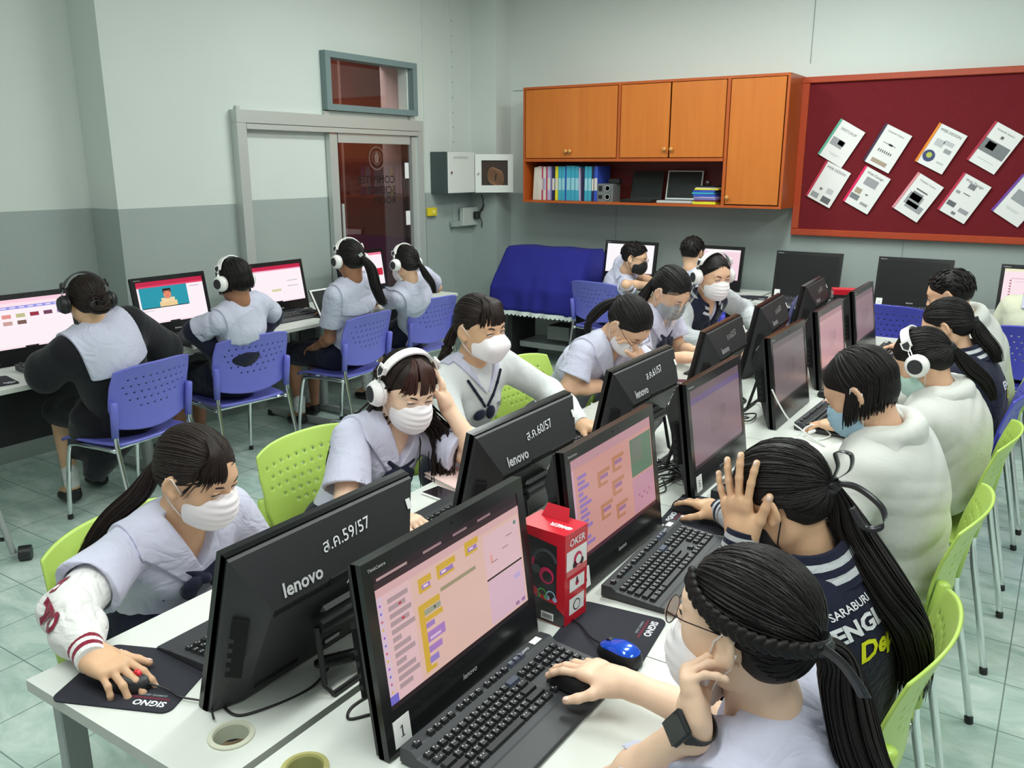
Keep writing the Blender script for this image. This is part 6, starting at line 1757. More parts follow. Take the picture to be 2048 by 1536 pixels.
    # ---------------- lower body
    sk = Sdf(); lm = {'skirt': C_NAVY, 'shorts': mat('dark_shorts', (.02, .02, .03), .8), 'cape': C_BLACKC}[legs]
    for s in (-1, 1): sk.cap(Hh + rb * s * .075, K[s] - fb * .0, .098, .078 if legs != 'shorts' else .07, .06)
    if legs != 'shorts': sk.box((K[1] + K[-1]) / 2 - fb * .12 + A3([0, 0, -.0]), (.12, .13, .055), np.stack([rb, fb, A3([0, 0, 1])], 1), .04, .04)
    sk.ell(Hh + A3([0, 0, .03]), (.165, .13, .11), np.stack([rb, fb, A3([0, 0, 1])], 1), .05)
    if legs == 'cape':
        sk.cone(Hh + rb * .02 + fb * .0 + A3([0, 0, .02]), Hh + fb * .10 - rb * .12 + A3([0, 0, -.34]), .18, .05, .05); sk.cap(Hh - rb * .16 + A3([0, 0, .0]), Hh + fb * .16 - rb * .16 + A3([0, 0, -.2]), .08, .04, .05)
    sk.disp = folds(seed + 9, .005, .9)
    child('skirt' if legs != 'shorts' else 'shorts', sdf_geo(sk, .009), lm)
    if sock:
        for s in (-1, 1):
            ss = Sdf(); ss.cap(An[s] + A3([0, 0, .10]), An[s], .040, .036, .01)
            child('sock', sdf_geo(ss, .008), C_SOCK)
    for s in (-1, 1):
        ss = Sdf()
        ss.ell(An[s] + fb * .03 + A3([0, 0, -.048]), (.040, .085, .030), np.stack([rb, fb, A3([0, 0, 1])], 1), .01); ss.ell(An[s] + fb * .08 + A3([0, 0, -.055]), (.042, .05, .024), np.stack([rb, fb, A3([0, 0, 1])], 1), .02)
        ss.cap(An[s] - fb * .01 + A3([0, 0, .0]), An[s] - fb * .01 - A3([0, 0, .03]), .036, .036, .02)
        ss.fn(lambda P: .006 - P[:, 2], 'i', .004)
        if sock: ss.fn(lambda P: P[:, 2] - .085, 'i', .004)
        child('shoe', sdf_geo(ss, .008), M_SHOE)
    # ---------------- hair
    hair = hair or {}
    st = hair.get('style', 'pony')
    hl = Sdf(); hl.ell((0, -.014, .026), (.0800, .1015, .0895)); hl.ell((0, -.050, -.020), (.064, .052, .058), I3, .03) if st != 'boy' else hl.ell((0, -.045, -.01), (.066, .053, .054), I3, .03); HULL[0] = hl
    hs = Sdf(); ra = A3([.0795, .1010, .0890]) * sc
    hs.ell(Wh((0, -.014, .026)), ra, F, .0)
    if st != 'boy': hs.ell(Wh((0, -.050, -.020)), A3((.0635, .0515, .0575)) * sc, F, .03)
    else: hs.ell(Wh((0, -.045, -.01)), A3((.0655, .0525, .0535)) * sc, F, .03)
    lowcut = {'pony': -.072, 'boy': -.052, 'bob': -.10, 'long': -.09, 'bun': -.07}[st]
    def facecut(P):
        q = (P - c) @ F / sc; x, y, z = q[:, 0], q[:, 1], q[:, 2]
        ez = hair.get('line', .066)
        e = np.sqrt((x / .0655) ** 2 + ((z + .045) / (ez + .045)) ** 2) - 1
        return np.maximum(e * .06, .030 - y - .0 * x)
    hs.fn(facecut, 's', .006)
    def earcut(P):
        q = (P - c) @ F / sc
        return np.sqrt((q[:, 1] + .004) ** 2 + (q[:, 2] + .018) ** 2 * .75) - .0255
    if st in ('pony', 'boy', 'bun') and not hair.get('coverear'): hs.fn(lambda P: np.maximum(earcut(P), .058 - np.abs(((P - c) @ F / sc)[:, 0])), 's', .004)
    hs.fn(lambda P: (lowcut - ((P - c) @ F / sc)[:, 2]) * .9, 'i', .01)
    hs.fn(lambda P: np.maximum(.030 - ((P - c) @ F / sc)[:, 1], ((P - c) @ F / sc)[:, 2] + .012), 's', .006)
    
    ho = child('hair', sdf_geo(hs, hC * .7), hairm)
    rg = np.random.default_rng(seed + 3); lines = []; rads = []
    def addl(L_, rr_, j=.25): 
        for l_ in L_: lines.append(l_); rads.append(rr_ * sc * rg.uniform(1 - j, 1 + j))
    ns = [80, 170, 300][near]
    G = None
    if st in ('pony', 'bun'):
        gl = A3(hair.get('at', (0, -.115, .0))); G = Wh(gl)
        goal = gl - A3([0, -.014, .026])
        starts = [hline(rg.uniform(0, 1) ** 1.0, rg.choice([-1, 1])) for _ in range(ns * 2)]
        if hair.get('part', True):
            for _ in range(ns): starts.append(A3([rg.choice([-1, 1]) * rg.uniform(.0, .02), rg.uniform(-.02, .08), .09]) )
        for _ in range(ns): a = rg.normal(0, 1, 3); a[1] = abs(a[1]) - .6; a[2] = abs(a[2]) * .9 - .1; starts.append(a)
        starts = [s_ for s_ in starts if not (nrm(s_)[1] > .55 and nrm(s_)[2] < .30)]
        addl(slerp_lines(c, F, RA * [1., .985, .985], starts, goal, .04, 10, (-.003, .0005), seed, sc=sc), [.0040, .0027, .0021][near])
    if st == 'pony':
        tail = [Wh(p) if hair.get('local') else A3(p) for p in hair['tail']]
        if 'backtail' in hair:
            tail += [march(sh, N + r * x_ + up * z_ - f * .34, f, hair.get('lift', .030)) for (x_, z_) in hair['backtail']]
        addl(tail_lines(G, tail, [50, 130, 260][near], hair.get('spread', .028), seed, endsp=hair.get('endsp', .5)), [.0060, .0038, .0029][near])
        addl(tail_lines(G, tail, 10, hair.get('spread', .028) * .45, seed + 1), .012)
        tb_ = mb(); gd = nrm(tail[0] - G)
        gq = nrm(np.cross(gd, F[:, 0])); 
        tb_.tube([G - gd * .004, G + gd * .016], .0165, hair.get('tie', M_BLACK), 14); tb_.build('hair_tie', ho)
    if st == 'bun':
        addl(tail_lines(G, [G + F @ A3(p) for p in ((.03, -.03, .02), (.02, -.04, -.03), (-.03, -.03, -.03), (-.02, -.02, .02), (.02, -.03, 0))], 40, .02, seed, endsp=1), .007)
    if st in ('bob', 'long'):
        Ld = hair.get('len', .14)
        for _ in range(int(ns * 3.2)):
            a = rg.uniform(-math.pi, math.pi)      # azimuth around the head, 0 = back
            if abs(a) > hair.get('open', 2.05): continue
            sx = math.sin(a); cy_ = -math.cos(a)
            top = nrm(A3([sx * rg.uniform(.05, .45), cy_ * rg.uniform(.1, .4) + .12, 1.]))
            low = nrm(A3([sx * .95, cy_ * .98 - .03, -.25]))
            L0 = slerp_lines(c, F, RA * [1.0, .99, .985], [top], low, .03, 8, (-.002, .003), int(rg.integers(1e6)), sc=sc)[0]
            e = L0[0][-1]; out = nrm((e - c) * A3([1, 1, .1])); ln = Ld * rg.uniform(.8, 1.05)
            if st == 'long' and 'drape' in hair: dr = [A3(p) for p in (hair['drape'][0] if sx > 0 else hair['drape'][1])]; off = rg.normal(0, .018, 3); pts = [L0[0][i] for i in (0, 2, 4, 6, 7)] + [p + off for p in dr]
            else: pts = [L0[0][i] for i in (0, 2, 4, 6, 7)] + [e - A3([0, 0, ln * .5]) + out * .006, e - A3([0, 0, ln]) + out * rg.uniform(-.012, .008)]
            pp = cr(pts, 3); uu = nrm(e - c); lines.append((pp, uu)); rads.append([.0062, .0052, .0044][near] * sc)
    if st == 'boy':
        for _ in range(ns * 4):
            a = rg.normal(0, 1, 3); a[2] = abs(a[2]) - .25; a = nrm(a)
            if a[1] > .45 and a[2] < .45: continue
            if abs(a[0]) > .8 and a[2] < .0: continue
            fwd_ = A3([a[0] * .2, .75, -.1]) if a[1] > -.3 else A3([a[0] * .3, -.3, -.8])
            g2 = nrm(a + fwd_ * .42)
            addl(slerp_lines(c, F, RA * .985, [a], g2, .03, 6, (.0, .006), int(rg.integers(1e6)), sc=sc), .0055)
    if hair.get('loose'):
        for (pts, n_, sp_, r_) in hair['loose']:
            W_pts = [Wh(p) if len(p) == 3 else A3(p[:3]) for p in pts]
            addl(tail_lines(W_pts[0], W_pts[1:], n_, sp_, seed + 20), r_)
    geos = [strands_geo(lines, rads) + (0,)]
    mats_ = [hairm]
    if hair.get('bangs'):
        bl = []; br_ = []
        x0, x1, zend = hair['bangs'][:3]; dens = [26, 46, 60][near]
        for _ in range(dens):
            x = rg.uniform(x0, x1); e = rg.uniform(-.010, .010)
            ys = lambda xx, z_: .104 * math.sqrt(max(.05, 1 - (xx / .081) ** 2 - ((z_ - .026) / .110) ** 2)) - .014
            p = [(x * .25, .015, .1145), (x * .7, .058, .100), (x * .95, ys(x * .95, .066) + .004, .066), (x * 1.05 + rg.normal(0, .003), ys(min(max(x * 1.05, -.07), .07), .03) + .003, .035), (x * 1.12 + rg.normal(0, .004), ys(min(max(x * 1.1, -.068), .068), zend) + .000, zend + e)]
            pp = cr([Wh(q) for q in p], 4); bl.append((pp, F[:, 1] * .8 + F[:, 2] * .4)); br_.append([.0050, .0042, .0036][near])
        geos.append(strands_geo(bl, br_) + (1,)); mats_ = [hairm, hair.get('bangm', hairm)]
    child('hair_locks', geos, mats_, ho)
    # ---------------- glasses, face shield, watch
    if glasses:
        g = mb(); gm = {'wire': mat('thin_dark_frame', (.05, .03, .03), .25, .7), 'gold': mat('gold_frame', lin(190, 160, 120), .25, .8)}[glasses]
        gl_ = mat('spectacle_glass', (.96, .97, .97), .02, trans=1., spec=.5, alpha=.35)
        for sx in (-1, 1):
            n_ = 24; ctr = A3([sx * .0335, .104, -.008])
            ringp = [Wh(ctr + A3([.0235 * math.cos(2 * math.pi * k / n_), -abs(.0235 * math.cos(2 * math.pi * k / n_) * sx + .02) * .10, .021 * math.sin(2 * math.pi * k / n_)])) for k in range(n_ + 1)]
            g.tube(ringp, .0010, gm, 6, cap=False)
            g.tube([Wh((sx * .0565, .098, -.002)), Wh((sx * .073, .060, .004)), Wh((sx * .080, -.002, .008)), Wh((sx * .081, -.022, -.004))], .0011, gm, 6)
        g.tube([Wh((-.0105, .104, -.004)), Wh((0, .108, -.001)), Wh((.0105, .104, -.004))], .001, gm, 6)
        go = g.build('glasses', body, smooth=True)
        g = mb()
        for sx in (-1, 1):
            ctr = A3([sx * .0335, .1030, -.008]); g.add([Wh(ctr + A3([.0232 * math.cos(2 * math.pi * k / 24), 0, .0207 * math.sin(2 * math.pi * k / 24)])) for k in range(24)], [tuple(range(24))], gl_)
        g.build('lenses', go)
    if shield:
        g = mb(); vs = []; fs = []
        for j in range(6):
            for i in range(15):
                a = R(-72 + 144 * i / 14); z = .075 - .21 * j / 5
                vs.append(Wh((math.sin(a) * .095, math.cos(a) * (.112 + .012 * j / 5), z)))
        for j in range(5):
            for i in range(14): fs.append((j * 15 + i, j * 15 + i + 1, j * 15 + i + 16, j * 15 + i + 15))
        g.add(vs, fs, mat('clear_visor', (.95, .97, .98), .03, trans=1., spec=.6, alpha=.28)); o = g.build('face_shield', body, smooth=True)
    if watch:
        s = watch; E_, wv = ARM[s]; dd = nrm(wv - E_); p = wv + dd * .004
        nn = A3(arms['L' if s < 0 else 'R'].get('wn', arms['L' if s < 0 else 'R']['n'])); nn = nrm(nn - dd * (nn @ dd)); tt = np.cross(dd, nn)
        g = mb(); ring_p = [p + (nn * math.cos(2 * math.pi * k / 28) * .0265 + tt * math.sin(2 * math.pi * k / 28) * .028) for k in range(29)]
        mwb = mat('watch_rubber', (.014, .013, .014), .55)
        vs = []; fs = []
        for q in ring_p[:-1]:
            o_ = nrm(q - p)
            for e in (-.0105, .0105):
                vs += [q + dd * e, q + o_ * .0025 + dd * e]
        for k in range(28):
            a = 4 * k; b_ = 4 * ((k + 1) % 28); fs += [(a + 1, a + 3, b_ + 3, b_ + 1), (a, b_, b_ + 2, a + 2), (a, a + 1, b_ + 1, b_), (a + 2, b_ + 2, b_ + 3, a + 3)]
        g.add(vs, fs, mwb); wo = g.build('wrist_watch', body)
        g = mb(); g.box(p + nn * .0315, (.039, .045, .011), mat('watch_case', (.03, .03, .032), .25, .5), Rm=Matrix([[tt[i], dd[i], nn[i]] for i in range(3)]), bev=.004); wc = g.build('watch_case', wo)
        g = mb(); g.box(p + nn * .0373, (.034, .040, .0012), mat('watch_glass', (.006, .006, .007), .06), Rm=Matrix([[tt[i], dd[i], nn[i]] for i in range(3)]), bev=.0005); g.build('watch_display', wo)
    return dict(body=body, c=c, F=F, N=N, T=T, sh=sh, O=O, S=S, ARM=ARM, G=G, child=child, mb=mb, so=so, ho=ho, Wh=Wh, sl=sleeves, sc=sc)

# ---------------- headphones (worn, a thing of their own)
M_HPW = mat('gloss_white_plastic', lin(240, 236, 234), .22, coat=.3); M_HPB = mat('dark_mesh_disc', (.025, .025, .03), .6)
def headphones(p, label, dark=False, sc=1.):
    c, F = p['c'], p['F']; O = c
    t = empty('headphones', Vector(c)); tag(t, label, 'headphones', 'headphones worn by the pupils')
    W = lambda q: Vector(F @ (A3(q) * p['sc']))
    M1 = M_BLACK if dark else M_HPW
    pts = []; vs = []; fs = []
    n = 26
    for i in range(n + 1):
        a = R(-66 + 132 * i / n)
        ctr = A3([math.sin(a) * .100, -.012, .012 + math.cos(a) * .113]); out = A3([math.sin(a), 0, math.cos(a)])
        for (dy, do) in ((-.016, 0), (.016, 0), (.016, .006), (-.016, .006)): vs.append(W(ctr + out * do + A3([0, dy, 0])))
    for i in range(n):
        for k in range(4): fs.append((4 * i + k, 4 * i + (k + 1) % 4, 4 * i + 4 + (k + 1) % 4, 4 * i + 4 + k))
    b = MB(); b.add(vs, fs, M1); b.build('headband', t, smooth=False)
    for sx in (-1, 1):
        Rm = Matrix(F.tolist()) @ rotm('Y', R(90 * sx)) @ rotm('X', 0)
        cc = W((sx * .083, -.008, -.012))
        b = MB(); b.lathe([(.026, .0), (.040, .004), (.042, .012), (.038, .018)], M_BLACK if dark else mat('white_ear_cushion', lin(228, 224, 222), .5), 28, cc, Rm)
        ec = b.build('ear_cushion', t, smooth=True)
        b = MB(); b.lathe([(.042, .016), (.043, .022), (.040, .030), (.033, .042), (.029, .0445)], M1, 28, cc, Rm); cu = b.build('ear_cup', t, smooth=True)
        b = MB(); b.lathe([(.0, .0455), (.026, .0455), (.027, .044)], M_HPB, 24, cc, Rm); b.build('cup_disc', cu)
        b = MB()
        for dy in (-.005, .005): b.tube([W((sx * .098, -.012 + dy, .058)), W((sx * .104, -.010 + dy, .036)), W((sx * .108, -.008 + dy, .022))], .0018, M_CHROME, 6)
        b.build('adjust_wire', t)
        b = MB(); q0 = A3([sx * .098, -.012, .065])
        sh_ = [(-.017, .022), (.017, .022), (.018, -.002), (0, -.020), (-.018, -.002)]
        vs = []
        for d_ in (0, .006):
            for (y, z) in sh_: vs.append(W(q0 + A3([sx * (d_ - .0 - z * .25), y, z])))
        b.add(vs, [(0, 1, 2, 3, 4), (5, 6, 7, 8, 9)] + [(k, (k + 1) % 5, 5 + (k + 1) % 5, 5 + k) for k in range(5)], M1)
        yk = b.build('yoke_shield', t)
        b = MB(); b.add([W(q0 + A3([sx * (.0068 - z * .25 * .7), y * .7, z * .7])) for (y, z) in sh_], [(0, 1, 2, 3, 4)], M_HPB); b.build('shield_badge', yk)
    return t
gh = 'pupils at the computers'
def arm(w, d, n, c=(18, 22, 16), **k): return dict(w=w, d=d, n=n, c=c, **k)
LC = [(14, 22, 16), (22, 26, 18), (26, 30, 20), (30, 34, 24)]
# ---- left row of the middle island (facing +x)
P59 = person('girl leaning over the nearest desk, white mask, one cream varsity sleeve', (-1.70, 1.195, 1.025), 12, 22, 4, -4, (-1.93, 1.22),
    dict(R=arm((-1.528, .785, .803), (1, .08, -.12), (0, 0, 1), LC, el=(-1.72, .85, .81), side=(0, 1, 0), spread=1.6, thumb=(.7, .25)),
         L=arm((-1.62, 1.36, .66), (1, 0, -.2), (0, 0, 1)), sleeveR=True),
    skin=SKIN_B, seed=3, near=2, mask='white', extra=dict(badge='ส.ค.'),
    hair=dict(style='pony', at=(0, -.112, -.012), tail=[(-1.86, 1.14, .96), (-1.93, 1.08, .88), (-1.98, 1.02, .78)], spread=.026, bangs=(.012, .066, -.02), bangm=HAIRB), hairm=HAIRB)
P60 = person('girl with white headphones and fringe resting her cheek on her hand', (-1.70, 1.985, 1.063), -22, 20, -2, -8, (-1.95, 1.95),
    dict(L=arm((-1.635, 2.10, .985), (-.25, -.1, 1), (.75, .75, -.1), (10, 16, 12), el=(-1.50, 2.12, .805), side=(-.5, -.6, 0), spread=.6),
         R=arm((-1.50, 1.66, .795), (1, .05, -.1), (0, 0, 1), LC)),
    skin=SKIN_A, seed=5, near=1, mask='white', extra=dict(badge='สบ'),
    hair=dict(style='long', open=2.0, drape=([(-1.66, 2.09, .90), (-1.64, 2.07, .80), (-1.62, 2.05, .70)], [(-1.83, 1.90, .90), (-1.90, 1.90, .80), (-1.92, 1.9, .72)]), bangs=(-.056, .058, .018), bangm=HAIRR), hairm=HAIRB)
headphones(P60, 'white headphones of the girl resting her cheek on her hand')
P61 = person('girl in a white sweater with a pointed white mask and black neckerchief', (-1.76, 2.47, 1.18), -12, 8, 4, -14, (-1.95, 2.58),
    dict(R=arm((-1.50, 2.22, .80), (1, .1, -.1), (0, 0, 1), LC, el=(-1.74, 2.27, .82)), L=arm((-1.46, 2.70, .80), (1, -.1, -.1), (0, 0, 1), LC, el=(-1.70, 2.86, .85))),
    outfit='sweater', skin=SKIN_B, seed=7, near=1, mask='kf',
    hair=dict(style='pony', at=(0, -.112, .01), tail=[(-1.90, 2.46, 1.10), (-1.93, 2.44, .99), (-1.92, 2.42, .93)], spread=.026, bangs=(-.058, .06, .018), bangm=HAIRB), hairm=HAIRB)
P62 = person('girl with thin glasses bowing her head, pinkish white mask, black ponytail', (-1.525, 3.24, 1.095), -14, 52, 4, -8, (-1.96, 3.32),
    dict(R=arm((-1.60, 3.30, .80), (.8, .6, -.1), (0, 0, 1), el=(-1.72, 3.06, .82)), L=arm((-1.485, 3.265, .945), (-.15, -.45, .85), (.8, .35, .25), (30, 40, 30), el=(-1.47, 3.46, .80))),
    skin=SKIN_C, seed=9, near=1, mask='white', glasses='wire', extra=dict(badge='ส.ค.'),
    hair=dict(style='pony', at=(0, -.115, .02), tail=[(-1.655, 3.225, 1.15), (-1.70, 3.20, 1.09), (-1.70, 3.185, 1.02)], spread=.024, tie=M_BLACK))
P63 = person('girl with a clear face shield over a grey mask, looking down at her hands', (-1.60, 3.86, 1.155), -16, 42, 4, -6, (-1.88, 3.94),
    dict(R=arm((-1.46, 3.68, .87), (.9, .35, .1), (.2, -.3, .9), (35, 45, 30), el=(-1.66, 3.62, .82)), L=arm((-1.44, 3.88, .86), (.7, -.7, .1), (.3, .3, .9), (35, 45, 30), el=(-1.62, 4.05, .82))),
    skin=SKIN_C, seed=11, near=1, mask='grey', shield=True, extra=dict(badge='ส.ค.'),
    hair=dict(style='pony', at=(0, -.115, .0), tail=[(-1.75, 3.84, 1.10), (-1.80, 3.80, 1.03), (-1.82, 3.78, .97)], spread=.028))
P64 = person('girl in navy and grey varsity jacket, white headphones and white mask', (-1.60, 4.44, 1.17), -36, 12, 0, -20, (-1.90, 4.68),
    dict(R=arm((-1.46, 4.28, .80), (1, .1, -.1), (0, 0, 1), el=(-1.72, 4.26, .84)), L=arm((-1.46, 4.82, .82), (1, -.2, 0), (0, 0, 1), el=(-1.60, 4.98, .90))),
    outfit='varsity', skin=SKIN_C, seed=13, near=1, mask='white', hair=dict(style='pony', at=(0, -.11, -.03), line=.072, tail=[(-1.70, 4.52, 1.06), (-1.74, 4.55, 1.0), (-1.76, 4.57, .95)], spread=.02))
headphones(P64, 'white headphones of the girl in the navy and grey varsity jacket')
# ---- right row of the middle island (facing -x)
P1 = person('girl nearest the camera with braid, long ponytail, round glasses and black smartwatch', (-.318, 1.095, 1.118), 173, 0, 0, 172, (-.22, 1.18),
    dict(L=arm((-.345, .985, .995), (-.30, .30, .90), (-.88, -.40, -.16), [(62, 24, 12), (66, 22, 12), (70, 22, 12), (74, 26, 14)], el=(-.482, 1.02, .790), side=(-.3, .9, .1), wn=(-.35, -.85, .35), thumb=(.6, .5), hs=.86),
         R=arm((-.580, 1.258, .822), (-1, .10, -.03), (0, 0, 1), [(8, 18, 14), (10, 20, 16), (12, 24, 18), (16, 26, 20)], el=(-.36, 1.27, .80), side=(0, -1, 0), spread=1.2, thumb=(.75, .3))),
    skin=SKIN_A, seed=15, near=2, mask='low', glasses='wire', watch=-1,
    sc=.97,
    hair=dict(style='pony', at=(-.004, -.112, .008), tie=M_BLACK, line=.062, tail=[(-.188, 1.115, 1.07)], backtail=[(.01, -.05), (.01, -.14), (.01, -.24), (.01, -.34)], spread=.036, endsp=.85))
P3 = person('girl in dark varsity jacket shading her face with her hand, black ribbon on her ponytail', (-.435, 1.675, 1.085), 176, 28, 0, 174, (-.33, 1.79),
    dict(L=arm((-.482, 1.590, 1.000), (-.22, .10, 1), (-.35, -.88, .12), [(6, 6, 5), (3, 5, 5), (3, 5, 5), (5, 7, 6)], el=(-.50, 1.56, .80), side=(.6, .4, .0), spread=2.6, thumb=(.6, .1), hs=1.0),
         R=arm((-.72, 2.18, .80), (-.95, .50, -.06), (0, 0, 1), [(6, 14, 12), (8, 16, 14), (12, 22, 16), (14, 24, 18)], el=(-.50, 2.04, .82), side=(-.3, -1, 0), spread=1.4, thumb=(.75, .3))),
    outfit='varsity', skin=SKIN_B, seed=17, near=2, mask='black', sock=True,
    hair=dict(style='pony', at=(0, -.113, -.002), tail=[(-.300, 1.70, 1.045)], backtail=[(-.01, -.05), (-.005, -.14), (-.0, -.24), (.0, -.32)], spread=.042, part=False, endsp=.9))
P5 = person('short-haired girl in a white hooded sweatshirt with a light blue mask', (-.445, 2.475, 1.135), 176, 34, 0, 176, (-.34, 2.56),
    dict(L=arm((-.62, 2.36, .80), (-1, .1, -.1), (0, 0, 1), el=(-.42, 2.28, .82)), R=arm((-.62, 2.72, .80), (-1, 0, -.1), (0, 0, 1), el=(-.42, 2.80, .82))),
    outfit='hoodie', skin=SKIN_C, seed=19, near=1, mask='blue', hair=dict(style='bob', len=.10, open=1.95, line=.06), legs='skirt', shoulder=.16)
P7 = person('girl in a white hooded sweatshirt with white headphones and pale green mask', (-.40, 3.36, 1.055), 172, 36, 0, 174, (-.31, 3.42),
    dict(L=arm((-.62, 3.22, .80), (-1, .1, -.1), (0, 0, 1), el=(-.44, 3.14, .82)), R=arm((-.66, 3.60, .80), (-1, 0, -.1), (0, 0, 1), el=(-.46, 3.70, .82))),
    outfit='hoodie', skin=SKIN_C, seed=21, near=1, mask='green', hair=dict(style='pony', at=(0, -.11, .0), tail=[(-.25, 3.40, 1.04), (-.19, 3.44, .98), (-.15, 3.46, .90)], spread=.03, part=False), shoulder=.16)
headphones(P7, 'white headphones of the girl with the pale green mask')
P9 = person('girl with gold glasses in a dark jacket with white and yellow lettering', (-.405, 4.06, 1.075), 176, 26, 0, 176, (-.27, 4.12),
    dict(L=arm((-.68, 3.98, .82), (-1, -.1, -.15), (0, 0, 1), LC, el=(-.46, 3.88, .84)), R=arm((-.72, 4.38, .80), (-1, 0, -.1), (0, 0, 1), LC, el=(-.48, 4.40, .82))),
    outfit='varsity', skin=SKIN_C, seed=23, near=1, mask='none', glasses='gold', extra=dict(sleeve=C_NAVY, plaincuff=True), hair=dict(style='pony', at=(0, -.112, -.01), tail=[(-.27, 4.05, 1.05), (-.21, 4.04, .99), (-.18, 4.03, .93)], spread=.034))
P11 = person('boy with short black hair in a grey and navy jacket, farthest of the right row', (-.455, 4.52, 1.15), 176, 20, 0, 176, (-.28, 4.72),
    dict(L=arm((-.66, 4.56, .80), (-1, .1, -.1), (0, 0, 1)), R=arm((-.66, 4.90, .80), (-1, 0, -.1), (0, 0, 1))),
    outfit='hoodie', skin=SKIN_C, seed=25, near=0, mask='none', hair=dict(style='boy'), legs='shorts')
# ---- along the left wall (facing -x)
P29 = person('girl in a black cape with white sailor collar, bun tied with a black ribbon', (-3.80, 2.17, 1.14), 172, 14, 0, 178, (-3.90, 2.32),
    dict(L=arm((-4.14, 2.12, .79), (-1, .2, -.1), (0, 0, 1), el=(-3.93, 2.0, .84)), R=arm((-4.12, 2.48, .79), (-1, -.2, -.1), (0, 0, 1), el=(-3.90, 2.62, .84))),
    outfit='cape', legs='cape', skin=SKIN_B, seed=27, near=1, mask='none', hair=dict(style='bun', at=(0, -.108, -.03), part=False), hairm=HAIRB, shoulder=.165)
headphones(P29, 'dark headphones of the girl in the black cape', dark=True)
P28 = person('girl seen from behind with bobbed black hair and a navy jacket slipped off her shoulders', (-3.77, 2.985, 1.145), 186, 16, 0, 182, (-3.99, 3.09),
    dict(L=arm((-4.16, 2.94, .79), (-1, .2, -.1), (0, 0, 1), el=(-3.93, 2.80, .86)), R=arm((-4.16, 3.26, .79), (-1, -.2, -.1), (0, 0, 1), el=(-3.92, 3.38, .86))),
    skin=SKIN_D, seed=29, near=1, mask='none', hair=dict(style='bob', len=.07, open=2.3), extra=dict(waist_jacket=True))
headphones(P28, 'white headphones of the girl with bobbed hair and the navy jacket')
P27 = person('girl at the wall desk with a very long ponytail and a silver hair tie', (-3.72, 3.83, 1.185), 170, 14, 0, 176, (-3.93, 3.95),
    dict(L=arm((-4.02, 3.80, .60), (-1, .2, -.3), (0, 0, 1), el=(-3.86, 3.76, .68)), R=arm((-4.12, 4.06, .79), (-1, -.2, -.1), (0, 0, 1), el=(-3.88, 4.20, .86))),
    skin=SKIN_D, seed=31, near=1, mask='none', hair=dict(style='pony', at=(0, -.112, .01), tie=M_CHROME, tail=[(-3.575, 3.86, 1.13), (-3.55, 3.87, 1.02), (-3.54, 3.91, .93), (-3.52, 3.95, .91)], spread=.036, part=False))
headphones(P27, 'white headphones of the girl with the very long ponytail')
P26 = person('girl nearest the door by the water bottle, short side ponytail', (-3.80, 4.45, 1.10), 174, 16, 0, 178, (-3.99, 4.70),
    dict(L=arm((-4.14, 4.52, .80), (-1, .2, -.1), (0, 0, 1), el=(-3.98, 4.40, .84)), R=arm((-4.14, 4.84, .79), (-1, -.2, -.1), (0, 0, 1), el=(-3.92, 4.94, .86))),
    skin=SKIN_C, seed=33, near=1, mask='white', hair=dict(style='pony', at=(.02, -.108, -.02), tail=[(-3.66, 4.50, 1.02), (-3.63, 4.53, .95), (-3.62, 4.54, .88)], spread=.026))
headphones(P26, 'white headphones of the girl nearest the door')
# ---- along the back wall (facing +y)
B1 = person('boy with thin glasses and black mask in a white school shirt', (-2.86, 6.12, 1.045), 8, 16, 0, 40, (-3.16, 6.34),
    dict(R=arm((-2.74, 6.22, .82), (1, .3, 0), (0, 0, 1), (30, 40, 30), el=(-2.86, 5.98, .84)), L=arm((-2.75, 6.36, .82), (.8, -.3, 0), (0, 0, 1), (30, 40, 30), el=(-2.95, 6.44, .84))),
    outfit='boyshirt', skin=SKIN_C, seed=35, near=0, mask='black', glasses='wire', hair=dict(style='boy'), legs='shorts')
B2 = person('boy seen from behind in a white shirt before the pinkish page', (-2.40, 6.17, 1.105), 78, 14, 0, 84, (-2.32, 6.24),
    dict(R=arm((-2.22, 6.36, .80), (.2, 1, -.1), (0, 0, 1)), L=arm((-2.52, 6.36, .80), (0, 1, -.1), (0, 0, 1))),
    outfit='boyshirt', skin=SKIN_C, seed=37, near=0, mask='black', hair=dict(style='boy'), legs='shorts')
B3 = person('person in a cream knit top at the right edge, turned to the back wall', (-.085, 6.05, 1.09), 100, 10, 0, 94, (-.12, 6.0),
    dict(R=arm((.06, 6.24, .80), (.1, 1, -.1), (0, 0, 1)), L=arm((-.26, 6.24, .80), (0, 1, -.1), (0, 0, 1))),
    outfit='sweater', skin=SKIN_C, seed=39, near=0, mask='none', bow=False, extra=dict(cloth=C_CREAM, loose_back=True), hair=dict(style='bob', len=.06), shoulder=.17)

